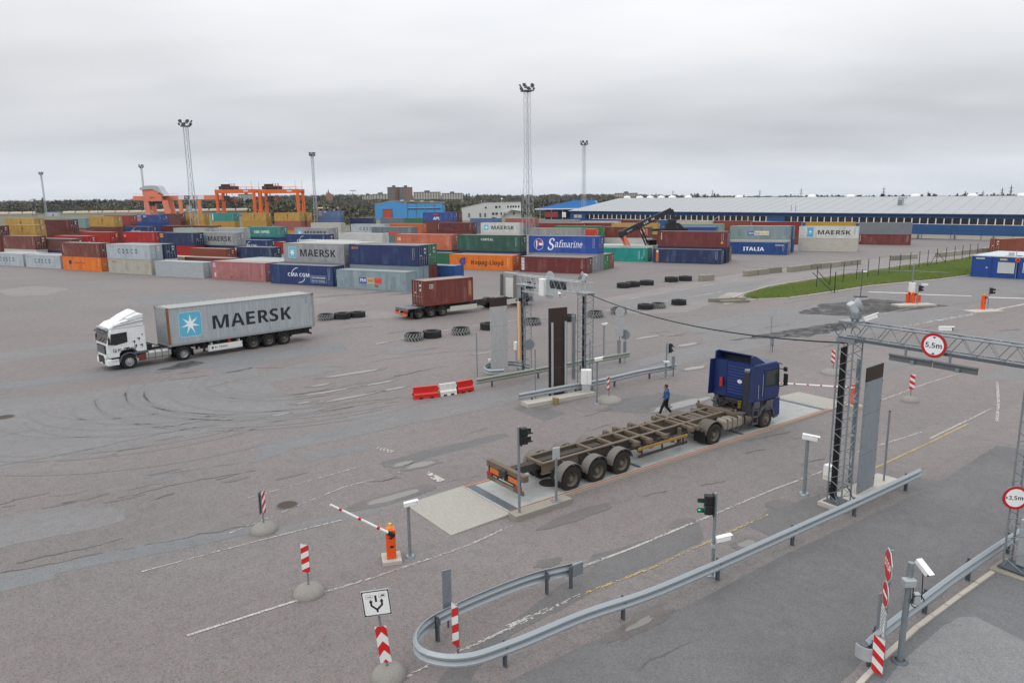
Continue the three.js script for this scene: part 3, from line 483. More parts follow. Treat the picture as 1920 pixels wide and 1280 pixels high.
// ---------- long blue warehouse ----------
(function warehouse() {
  const blue = std(0x174b80, 0.55, 0, { map: grime }), W1 = G(1855, 450), k = 138, th = 40 * D2R;
  const L = V(W1.x - Math.cos(th) * k, 0, W1.z - Math.sin(th) * k);
  const o = thing('warehouse', 'long blue warehouse with a pale grey pitched roof and a band of windows', 'warehouse', L, -th);
  const len = 215, eave = 6.7, ridge = 11.4, half = 37;
  o.rotation.order = 'YXZ'; o.rotation.z = -0.55 * D2R; o.position.y = 1.35;
  const wall = [B(len, 2.75, 0.3, len / 2, 2.55, 0.15), B(len, 1.05, 0.3, len / 2, eave - 0.52, 0.15)];
  for (let i = 0; i <= 30; i++) wall.push(B(0.12, eave, 0.06, i * len / 30, eave / 2, 0.33));
  mesh('wall', wall, blue, o); mesh('side_wall', [B(0.3, eave, half * 2, 0, eave / 2, -half), EX([[0, eave], [half, ridge], [half * 2, eave]], 0.3).rotateY(Math.PI / 2).translate(0, 0, 0)], blue, o);
  mesh('plinth', [B(len, 0.75, 0.25, len / 2, 0.8, 0.1), B(len, 0.5, 0.4, len / 2, 0.2, 0.1)], M.concrete, o);
  for (let i = 0; i < 24; i++) mesh('column', B(0.3, 1.1, 0.3, 4 + i * 9, 0.55, 0.5), M.galvDark, o);
  const roofM = std(0x9fa2a4, 0.55, 0.1, { map: grime }), sl = Math.hypot(half + 0.8, ridge - eave);
  const slope = Math.atan2(ridge - eave, half + 0.4);
  mesh('roof', [EX([[0.8, eave - 0.1], [-half, ridge], [-half, ridge + 0.25], [0.9, eave + 0.2]], len + 1.2).rotateY(-Math.PI / 2).translate(len / 2, 0, 0), EX([[-half * 2 - 0.8, eave - 0.1], [-half, ridge], [-half, ridge + 0.25], [-half * 2 - 0.9, eave + 0.2]], len + 1.2).rotateY(-Math.PI / 2).translate(len / 2, 0, 0)].map(g => g.rotateY(0)), roofM, o);
  const seams = []; for (let i = 1; i < 60; i++) seams.push(BM([i * len / 60, eave + 0.24, 0.7], [i * len / 60, ridge + 0.27, -half], 0.12, 0.07)); mesh('roof_seam', seams, roofM, o);
  mesh('gutter', B(len + 1, 0.22, 0.25, len / 2, eave - 0.02, 1.0), std(0x0c2a5c, 0.5), o);
  mesh('window_sill', [B(len - 12, 0.12, 0.2, len / 2 + 4, 4.0, 0.32)], M.white, o);
  // windows in groups
  const pane = new THREE.BoxGeometry(1.7, 1.55, 0.1), mull = new THREE.BoxGeometry(0.26, 1.6, 0.2); pane.userData.done = mull.userData.done = true;
  mesh('back_wall', [B(len, eave, 0.3, len / 2, eave / 2, -half * 2)], blue, o); mesh('far_side_wall', [B(0.3, eave, half * 2, len, eave / 2, -half)], blue, o);
  const winM = [std(0x2a2426, 0.2), std(0x241f22, 0.2), std(0x3a2f2c, 0.25), std(0x20262c, 0.15)];
  const fill = [];
  for (let x = 2; x < len - 2; x += 2.0) {
    if (x < 7 || (x > 76 && x < 83)) { fill.push(B(2.02, 1.72, 0.24, x, 4.8, 0.13)); continue; }
    const w = mesh('window', pane, pick(winM), o); w.position.set(x, 4.82, 0.12); const m = mesh('mullion', mull, M.white, w); m.position.set(1.0, 0, 0.12);
    if (Math.abs(x - 36) < 1 || Math.abs(x - 60) < 1) mesh('brace', BM([-0.9, -0.7, 0.14], [0.9, 0.7, 0.14], 0.12, 0.1), M.white, w);
  }
  fill.push(B(1.2, 1.72, 0.24, 0.6, 4.8, 0.13), B(2, 1.72, 0.24, len - 1, 4.8, 0.13)); mesh('wall', fill, blue, o);
  for (let i = 0; i < 2; i++) { const v = mesh('louvre', B(1.6, 1.1, 0.1, 2.6 + i * 1.9, 4.85, 0.3), M.offwhite, o); mesh('louvre_blade', [-0.3, 0, 0.3].map(y => B(1.5, 0.06, 0.08, 2.6 + i * 1.9, 4.85 + y, 0.38)), M.galv, v); }
  // ridge vents
  for (const s of [3, 9, 14, 19, 24, 31, 52, 79, 92, 112, 128, 141, 166, 190]) mesh('roof_vent', [LY([[1.5, 0], [1.5, 0.4], [1.2, 0.8], [0.4, 1.0], [0, 1.0]], 12).translate(s, ridge + 0.1, -half)], M.white, o);
  const bx = mesh('vent_box', [B(1.5, 2.4, 1.4, 112, eave + 3.3, -17), B(2.1, 0.5, 1.8, 112.4, eave + 4.5, -17)], M.galvLight, o); mesh('louvre_blade', [0, 1, 2].map(i => B(1.2, 0.25, 0.06, 112, eave + 2.6 + i * 0.5, -16.26)), M.galvDark, bx);
  mesh('flue', [T([84, eave + 0.5, -2], [84, eave + 2.4, -2], 0.07), T([85.4, eave + 0.5, -2], [85.4, eave + 2.4, -2], 0.07)], M.galvDark, o);
})();

// ---------- pale blue hall, white office, blue canopy ----------
(function sheds() {
  const sky = std(0x3f93d2, 0.6, 0, { map: grime }), roofG = std(0x8b8580, 0.7);
  let o = thing('factory_hall', 'pale blue hall with a red sliding door and a strip of small windows', 'hall', [A(764, 409, 600).x, 0.4, -600], 0);
  const g0 = -14, s1 = 15.4, h = 7.2;
  mesh('gable_wall', EX([[g0, -1], [0, -1], [0, h - 0.9], [-7, h + 0.4], [g0, h - 0.9]], 0.3), sky, o);
  mesh('wall', [B(s1, h, 0.3, s1 / 2, h / 2 - 1, -0.06), B(s1 - g0, h - 1.5, 0.3, (s1 + g0) / 2, h / 2 - 1, -11), B(0.3, h - 1.5, 11, g0 + 0.15, h / 2 - 1, -5.5), B(0.3, h - 1.5, 11, s1 - 0.15, h / 2 - 1, -5.5)], sky, o);
  mesh('roof', [EX([[g0 - 0.3, h - 0.9], [-7, h + 0.5], [s1 + 0.2, h - 0.3], [s1 + 0.2, h - 0.8], [-7, h + 0.1], [g0, h - 1.2]], 11.6).translate(0, 0, -5.6)], roofG, o);
  const d = mesh('door', B(3.9, 4.6, 0.2, -8.6, 1.5, 0.22), std(0xb83a2e, 0.6), o); mesh('door_frame', [B(0.25, 4.8, 0.3, -10.6, 1.6, 0.24), B(0.25, 4.8, 0.3, -6.6, 1.6, 0.24), B(4.3, 0.3, 0.3, -8.6, 3.95, 0.24)], M.galvDark, d);
  for (let i = 0; i < 12; i++) mesh('window', B(0.72, 0.62, 0.15, 0.9 + i * 1.2, h - 3.2, 0.16), M.winDark, o);
  mesh('window_ledge', B(14.6, 0.12, 0.3, 7.6, h - 2.8, 0.2), M.offwhite, o);
  mesh('downpipe', [0, 1, 2, 3, 4].map(i => B(0.12, h - 1, 0.2, 0.1 + i * 3.9, h / 2 - 0.6, 0.2)), M.galvDark, o);
  for (let i = 0; i < 4; i++) mesh('roof_vent', B(1.4, 0.5, 1.2, -3 + i * 4.4, h + 0.4 - i * 0.2, -6), M.white, o);
  o.scale.setScalar(600 / 318);

  const ow = std(0xc7c9c8, 0.75, 0, { map: grime });   o = thing('office_building', 'white office building with a sloping roofline and rows of small windows', 'office building', [A(866, 413, 514).x, 0.2, -514], 0);
  o.scale.setScalar(514 / 300);
  mesh('wall', [EX([[0, -1], [24.4, -1], [24.4, 6.9], [12, 6.9], [8.6, 6.7], [0, 4.9]], 12).translate(0, 0, -6)], ow, o);
  mesh('roof', [BM([0, 4.95, -6], [8.6, 6.76, -6], 12.2, 0.15), B(16, 0.16, 12.2, 16.5, 6.98, -6)], M.galvLight, o);
  for (const x of [15.6, 19, 20.2, 21.2, 22.2, 23.4]) mesh('window', B(0.62, 0.8, 0.1, x, 5.2, 0.04), M.winDark, o);
  for (const [x, y, a, b] of [[9.9, 4.9, 0.7, 0.7], [14.2, 5.1, 0.9, 0.9], [14.3, 2.4, 1, 0.9], [12.9, 2.4, 1, 0.9], [16.2, 2.4, 0.8, 1], [17.6, 2.4, 0.8, 1], [21.5, 2.4, 0.9, 1]]) mesh('window', B(a, b, 0.1, x, y, 0.04), M.winDark, o);
  for (const x of [3, 7.6, 9.6]) mesh('door', B(0.7, 1.7, 0.12, x, 1.9, 0.05), M.galvDark, o);
  mesh('stair', [BM([16, 1.5, 0.8], [20, 3.8, 0.8], 1, 0.2), B(2, 0.2, 1.2, 21, 3.8, 0.8), B(0.12, 3, 0.12, 21.8, 2.2, 1.3), B(0.12, 3, 0.12, 16, 2, 1.3)], M.offwhite, o);
  mesh('canopy', [BM([20.2, 4.1, 1], [24.4, 3.4, 1], 2.4, 0.14)], M.white, o); mesh('aerial', [T([8, 6.6, -3], [8, 8, -3], 0.06), T([16.5, 7, -3], [16.5, 8.2, -3], 0.06), new THREE.SphereGeometry(0.35, 8, 6).translate(16.5, 8.4, -3)], M.white, o);

  o = thing('canopy_hall', 'open sided blue roofed hall left of the long warehouse', 'hall', [A(1004, 410, 450).x, 0, -450], -10 * D2R);
  o.scale.setScalar(1.5);
  mesh('roof', [EX([[0, 5.0], [26, 5.0], [26, 5.3], [20, 8.4], [16, 8.4], [0.4, 5.4]], 0.4).translate(0, 0, 0.4), EX([[0.4, 5.35], [16, 8.4], [24, 8.4], [26, 5.3]], 16).translate(0, 0, -8)], std(0x2f7fcc, 0.5), o); mesh('fascia', B(26.4, 0.4, 0.3, 13, 5.1, 0.8), M.white, o);
  mesh('wall', [B(22, 5, 0.3, 14, 2.5, -9), B(0.3, 5, 8, 25, 2.5, -5)], std(0x123a6c, 0.6), o); for (let i = 0; i < 5; i++) mesh('column', B(0.2, 5, 0.2, 2 + i * 4.6, 2.5, 0.2), M.galvLight, o);
  const lor = thing('parked_lorry', 'white lorry cab with a red box body under the blue canopy', 'lorry', A(1034, 409, 430).setY(2.4), 0); mesh('body', B(7.5, 2.9, 2.4, 0, 2.2, 0), std(0x8e2a26, 0.6), lor); mesh('cab', [RB(2.2, 3, 2.4, 0.3, 7.4, 1.9, 0)], M.white, lor); mesh('windscreen', B(0.1, 1, 2, 8.5, 2.5, 0), M.glass, lor); for (const x of [-2.6, -1.4, 2, 7.2]) mesh('wheel', LZ([[0.2, -1.1], [0.5, -1.1], [0.5, 1.1], [0.2, 1.1]], 12).translate(x, 0.5, 0), M.rubber, lor);
  const car = thing('parked_car', 'dark car parked before the white office building', 'car', A(926, 411, 495).setY(0.9), 0.1); mesh('body', [RB(4.2, 0.7, 1.7, 0.2, 0, 0.6, 0), EX([[-1.6, 0.9], [1.3, 0.9], [0.7, 1.45], [-1.1, 1.45]], 1.5, 0.08)], M.black, car); for (const x of [-1.3, 1.3]) for (const z of [-0.8, 0.8]) mesh('wheel', LZ([[0.1, -0.1], [0.32, -0.1], [0.32, 0.1], [0.1, 0.1]], 12).translate(x, 0.32, z), M.rubber, car);
})();

// ---------- yard cranes ----------
(function cranes() {
  const org = std(0xdd6418, 0.5, 0, { map: grime }), sal = std(0xdc8064, 0.55, 0, { map: grime }), D = 330, th = 29 * D2R;
  const rtg = (label, x0, x1, dist) => {
    const a = A(x0, 500, dist), o = thing('gantry_crane', label, 'gantry crane', [a.x, 0, a.z], -th * 0.25, 'orange rubber tyred cranes'), top = A(x0, 357, dist).y;
    const w = (x1 - x0) / 1375 * dist, d = 5.5;
    for (const z of [0, -d]) { for (const x of [0, w]) mesh('leg', [BM([x, 1.4, z], [x, top, z], 1.2, 1.0), B(2.8, 1.0, 1.1, x, 1.4, z)], org, o); mesh('girder', [B(w + 1.4, 1.6, 1.0, w / 2, top - 0.4, z), B(w, 0.08, 0.08, w / 2, top + 1.4, z + 0.5), ...[0, 1, 2, 3, 4, 5, 6].map(i => B(0.08, 1.1, 0.08, w * i / 6, top + 0.9, z + 0.5))], org, o); }
    for (const x of [0, w]) { mesh('end_beam', [BM([x, 1.6, 0], [x, 1.6, -d], 0.8, 0.9), BM([x, top - 0.2, 0], [x, top - 0.2, -d], 0.8, 0.9), BM([x, 2, 0], [x, top - 5, -d], 0.18, 0.18)], org, o); }
    for (const x of [-0.9, 0.9, w - 0.9, w + 0.9]) for (const z of [0, -d]) mesh('wheel', LZ([[0.3, -0.3], [0.75, -0.3], [0.75, 0.3], [0.3, 0.3]], 14).translate(x, 0.75, z), M.rubber, o);
    const tx = w * 0.2; mesh('trolley', [B(7, 1.4, 5, tx + 1, top + 1.2, -d / 2), RB(3, 1.2, 3, 0.2, tx - 0.5, top + 2.2, -d / 2), ...[0, 1, 2, 3, 4, 5].map(i => B(0.12, 1.4, 0.12, tx + 1.5 + i * 0.6, top + 2.4, -d / 2 + (i % 2) * 2))], M.black, o);
    mesh('cab', [RB(2, 2.2, 2, 0.2, tx + 0.6, top - 3.4, -1), B(0.3, 2, 0.3, tx + 0.6, top - 1.6, -1)], M.darkPlastic, o); mesh('spreader', [B(6.5, 0.6, 1.2, tx + 1, top - 4.5, -d / 2), T([tx, top, -d / 2], [tx - 0.8, top - 4.4, -d / 2], 0.06), T([tx + 2, top, -d / 2], [tx + 3, top - 4.4, -d / 2], 0.06)], std(0xa8431c, 0.7), o);
    mesh('nameplate', [B(2.2, 0.5, 0.06, w * 0.8, top - 0.4, 0.54)], M.white, o); mesh('aerial', [T([w * 0.95, top, 0], [w * 0.95, top + 4, 0], 0.05), T([w * 0.99, top, -d], [w * 0.99, top + 4, -d], 0.05)], M.galvDark, o);
    return o;
  };
  rtg('left of the two bright orange yard cranes', 418, 491, 330); rtg('right of the two bright orange yard cranes', 498, 571, 318);
  // salmon rail crane with a rounded machine house
  const a = A(285, 500, 345), o = thing('rail_crane', 'salmon coloured rail crane with a rounded grey machine house', 'rail crane', [a.x, 0, a.z], 0), X = px => (px - 285) / 1375 * 345 * 1.06, top = A(290, 366, 345).y, bot = A(290, 376, 345).y;
  mesh('girder', [B(X(416) - X(257), top - bot - 0.4, 1.2, (X(416) + X(257)) / 2, (top + bot) / 2, -4), B(X(338) - X(257), 0.12, 0.1, (X(338) + X(257)) / 2, top + 0.7, -3.4)], sal, o);
  mesh('portal', [B(X(318) - X(289), top - bot + 0.6, 1.6, (X(289) + X(318)) / 2, (top + bot) / 2 + 0.1, 2)], sal, o);
  for (const [x, dx] of [[291, 1.2], [323, 2.0]]) mesh('leg', [BM([X(x), bot, 2], [X(x) + dx, 0.8, 2], 1.4, 2.2), BM([X(x), bot, -4], [X(x) + dx, 0.8, -4], 1.2, 1.8)], sal, o);
  for (const x of [345, 378]) mesh('leg', BM([X(x), bot, -1], [X(x) + 0.3, 0.8, -1], 1.2, 1.4), sal, o);
  mesh('rail_beam', [B(X(384) - X(290), 1, 1, (X(384) + X(290)) / 2, 0.8, 2), B(X(384) - X(290), 1, 1, (X(384) + X(290)) / 2, 0.8, -4)], sal, o);
  mesh('upper_house', [B(X(312) - X(284), 2.4, 5, (X(284) + X(312)) / 2, top + 1.2, -1)], sal, o);
  mesh('machine_house', EX([[X(281), top + 2.4], [X(281), top + 3.4], [X(290), top + 4.3], [X(300), top + 4.5], [X(312), top + 4.3], [X(318), top + 1.6], [X(322), top + 0.2], [X(314), top + 1.2], [X(304), top + 2.8]], 6).translate(0, 0, -1), M.galvLight, o);
  const txt = canvasTex(256, 64, (g, w, h) => { g.fillStyle = '#d87a5c'; g.fillRect(0, 0, w, h); g.fillStyle = '#301512'; g.font = 'bold 50px sans-serif'; g.textAlign = 'center'; g.fillText('BMG1', w / 2, 50); });
  mesh('nameplate', quad(X(311) - X(295), 1.4, X(303), (top + bot) / 2 + 0.1, 2.84), std(0xffffff, 0.7, 0, { map: txt }), o);
  const pan = canvasTex(512, 64, (g, w, h) => { g.fillStyle = '#d9d9da'; g.fillRect(0, 0, w, h); g.fillStyle = '#1a2448'; g.beginPath(); g.moveTo(120, 2); g.lineTo(250, 2); g.lineTo(215, 62); g.lineTo(120, 62); g.fill(); g.fillStyle = '#f4f4f4'; g.font = 'bold 46px sans-serif'; g.fillText('TK', 135, 50); g.fillStyle = '#44464c'; g.fillRect(300, 2, 20, 60); g.fillRect(365, 2, 12, 60); });
  mesh('panel', quad(X(384) - X(338), 1.8, (X(384) + X(338)) / 2, (top + bot) / 2, -3.3), std(0xffffff, 0.7, 0, { map: pan }), o); mesh('panel_back', B(X(384) - X(338), 1.9, 0.1, (X(384) + X(338)) / 2, (top + bot) / 2, -3.36), M.galv, o);
  mesh('trolley', [B(8, 1.0, 3, X(304), bot - 1, 0), RB(2.4, 1.6, 2, 0.2, X(297), bot - 1.6, 1)], M.darkPlastic, o); mesh('cable_box', B(X(358) - X(350), 3.2, 2, X(354), bot - 4, -4), M.galvLight, o);
})();

// ---------- container yard: local x runs along a row, local z towards the gate ----------
const YO = G(48.5, 500), YTH = 29 * D2R;
const yardPos = (s, t, y = 0) => V(YO.x + Math.cos(YTH) * s + Math.sin(YTH) * t, y, YO.z + Math.sin(YTH) * s - Math.cos(YTH) * t);
const CL = 12.19, CW = 2.44, CH = 2.59;
const ribs = (x0, x1, y0, y1, pitch, depth, L = CL) => {                     // trapezoidal corrugation in x, facing +z at z = 0
  const n = Math.round((x1 - x0) / pitch), p = (x1 - x0) / n, prof = [], pos = [], uv = [];
  for (let i = 0; i < n; i++) { const a = x0 + i * p; prof.push([a, 0], [a + p * 0.26, 0], [a + p * 0.5, -depth], [a + p * 0.76, -depth]); } prof.push([x1, 0]);
  for (let i = 0; i + 1 < prof.length; i++) { const [a, za] = prof[i], [b, zb] = prof[i + 1]; for (const [x, y, z] of [[a, y0, za], [b, y0, zb], [b, y1, zb], [a, y0, za], [b, y1, zb], [a, y1, za]]) { pos.push(x, y, z); uv.push((x + L / 2) / L, y / CH); } }
  const g = new THREE.BufferGeometry(); g.setAttribute('position', new THREE.Float32BufferAttribute(pos, 3)); g.setAttribute('uv', new THREE.Float32BufferAttribute(uv, 2)); g.computeVertexNormals(); return g;
};
function containerGeo(L) {
  const h = CH, w = CW, o = {};
  o.near = ribs(-L / 2 + 0.1, L / 2 - 0.1, 0.16, h - 0.06, 0.278, 0.036, L).translate(0, 0, w / 2 - 0.015);
  o.far = ribs(-L / 2 + 0.1, L / 2 - 0.1, 0.16, h - 0.06, 0.278, 0.036, L).rotateY(Math.PI).translate(0, 0, -w / 2 + 0.015);
  o.end = ribs(-w / 2 + 0.08, w / 2 - 0.08, 0.16, h - 0.1, 0.25, 0.04).rotateY(-Math.PI / 2).translate(-L / 2 + 0.03, 0, 0);
  o.roof = merged(ribs(-L / 2 + 0.2, L / 2 - 0.2, -w / 2 + 0.06, w / 2 - 0.06, 0.42, 0.02).rotateX(-Math.PI / 2).translate(0, h - 0.012, 0));
  const f = [];
  for (const x of [-1, 1]) for (const z of [-1, 1]) { f.push(B(0.15, h - 0.2, 0.12, x * (L / 2 - 0.075), h / 2, z * (w / 2 - 0.06))); for (const y of [0.059, h - 0.059]) f.push(B(0.178, 0.118, 0.162, x * (L / 2 - 0.089), y, z * (w / 2 - 0.081))); }
  for (const z of [-1, 1]) f.push(B(L - 0.36, 0.15, 0.07, 0, 0.09, z * (w / 2 - 0.035)), B(L - 0.36, 0.06, 0.06, 0, h - 0.034, z * (w / 2 - 0.034)));
  for (const x of [-1, 1]) f.push(B(0.1, 0.13, w - 0.33, x * (L / 2 - 0.06), 0.08, 0), B(0.1, 0.1, w - 0.33, x * (L / 2 - 0.06), h - 0.06, 0));
  f.push(B(L - 0.3, 0.05, w - 0.2, 0, 0.13, 0)); o.frame = merged(f);
  o.door = z => merged([RB(0.05, h - 0.34, w / 2 - 0.13, 0.02, L / 2 - 0.055, h / 2 + 0.02, z * (w / 4 - 0.03)), ...[0.5, 0.95, 1.4, 1.85, 2.2].map(y => B(0.02, 0.06, w / 2 - 0.2, L / 2 - 0.024, y, z * (w / 4 - 0.03)))]);
  o.bars = z => merged([...[0.24, 0.8].map(k => T([L / 2 + 0.012, 0.14, z * k], [L / 2 + 0.012, h - 0.12, z * k], 0.018, 5)), ...[0.24, 0.8].map(k => B(0.03, 0.05, 0.26, L / 2 + 0.025, 0.95, z * (k - 0.1))), ...[0.4, 1.2, 2.0].map(y => B(0.03, 0.06, 0.09, L / 2 - 0.01, y, z * 0.24))]);
  o.placard = merged([quad(0.34, 0.2, L / 2 + 0.005, h - 0.5, -0.52, Math.PI / 2), quad(0.22, 0.28, L / 2 + 0.005, h - 0.95, -0.5, Math.PI / 2), quad(0.3, 0.12, L / 2 + 0.005, 1.3, 0.5, Math.PI / 2)]);
  for (const k of ['near', 'far', 'end', 'frame', 'roof']) o[k] = merged(o[k]);
  o.d = [o.door(1), o.door(-1)]; o.b = [o.bars(1), o.bars(-1)];
  for (const k of ['near', 'far', 'end', 'frame', 'roof', 'placard']) o[k].userData.done = true; for (const g of [...o.d, ...o.b]) g.userData.done = true;
  return o;
}
const geo40 = containerGeo(CL), geo20 = containerGeo(6.06);
const COL = { coscogrey: '#a9b2b8', hapag: '#d9711c', rust: '#6e3a30', rustd: '#5f352f', rusto: '#84412c', rust2: '#70332a', tan: '#a8a79c', navy: '#1f2f55', navyb: '#1d3566', white: '#c6c8c6', white2: '#b9b6ad', palegrey: '#a4adb2', pink: '#a3686b', pinkd: '#9a5a52', bluegrey: '#84959d', palegreen: '#a3b1a9', tealgrey: '#7b9696', tealgrey2: '#7c8f92', mgrey: '#94979a', grey: '#8b9093', greyc: '#8f9290', greyb: '#757b80', seaco: '#212f5e', green: '#2f6a50', green2: '#1a7a48', dgreen: '#2a5346', blue: '#24508c', red: '#a5211e', red2: '#a02c22', red3: '#963230', redd: '#7f2a26', teal2: '#357f7c', teal: '#2b8381', tealb: '#138a82', maroon: '#5c2428', brown: '#6a2c2b', yellow: '#b08a3c', yellow2: '#b7923f', royal: '#2a478a', steelblue: '#4f6890', slate: '#65717a', orange: '#c0632a', salmon: '#b8644a', cream: '#b9b096', safblue: '#24479a', italia: '#15407e', redor: '#c9472c' };
function starLogo(g, x, y, s, sq = '#5fb2cf', st = '#eef4f5') { g.fillStyle = '#e9eef0'; g.beginPath(); g.roundRect(x - 3, y - 3, s + 6, s + 6, s * 0.13); g.fill(); g.fillStyle = sq; g.beginPath(); g.roundRect(x, y, s, s, s * 0.12); g.fill(); g.fillStyle = st; g.beginPath(); for (let i = 0; i < 14; i++) { const a = -Math.PI / 2 + i * Math.PI / 7, r = s * (i % 2 ? 0.13 : 0.43); g.lineTo(x + s / 2 + Math.cos(a) * r, y + s / 2 + Math.sin(a) * r); } g.fill(); }
function wide(g, t, x, y, w, px, font) { g.font = font.replace('$', px); const m = g.measureText(t).width; g.save(); g.translate(x, y); g.scale(w / m, 1); g.fillText(t, 0, 0); g.restore(); }
function smallCode(g, w, h, c) { g.fillStyle = c; g.font = `${Math.round(h * 0.05)}px sans-serif`; for (let i = 0; i < 6; i++) g.fillRect(w * 0.945, h * (0.12 + i * 0.075), w * 0.005, h * 0.045); g.fillRect(w * 0.925, h * 0.12, w * 0.003, h * 0.55); g.fillRect(w * 0.938, h * 0.62, w * 0.007, h * 0.05); }
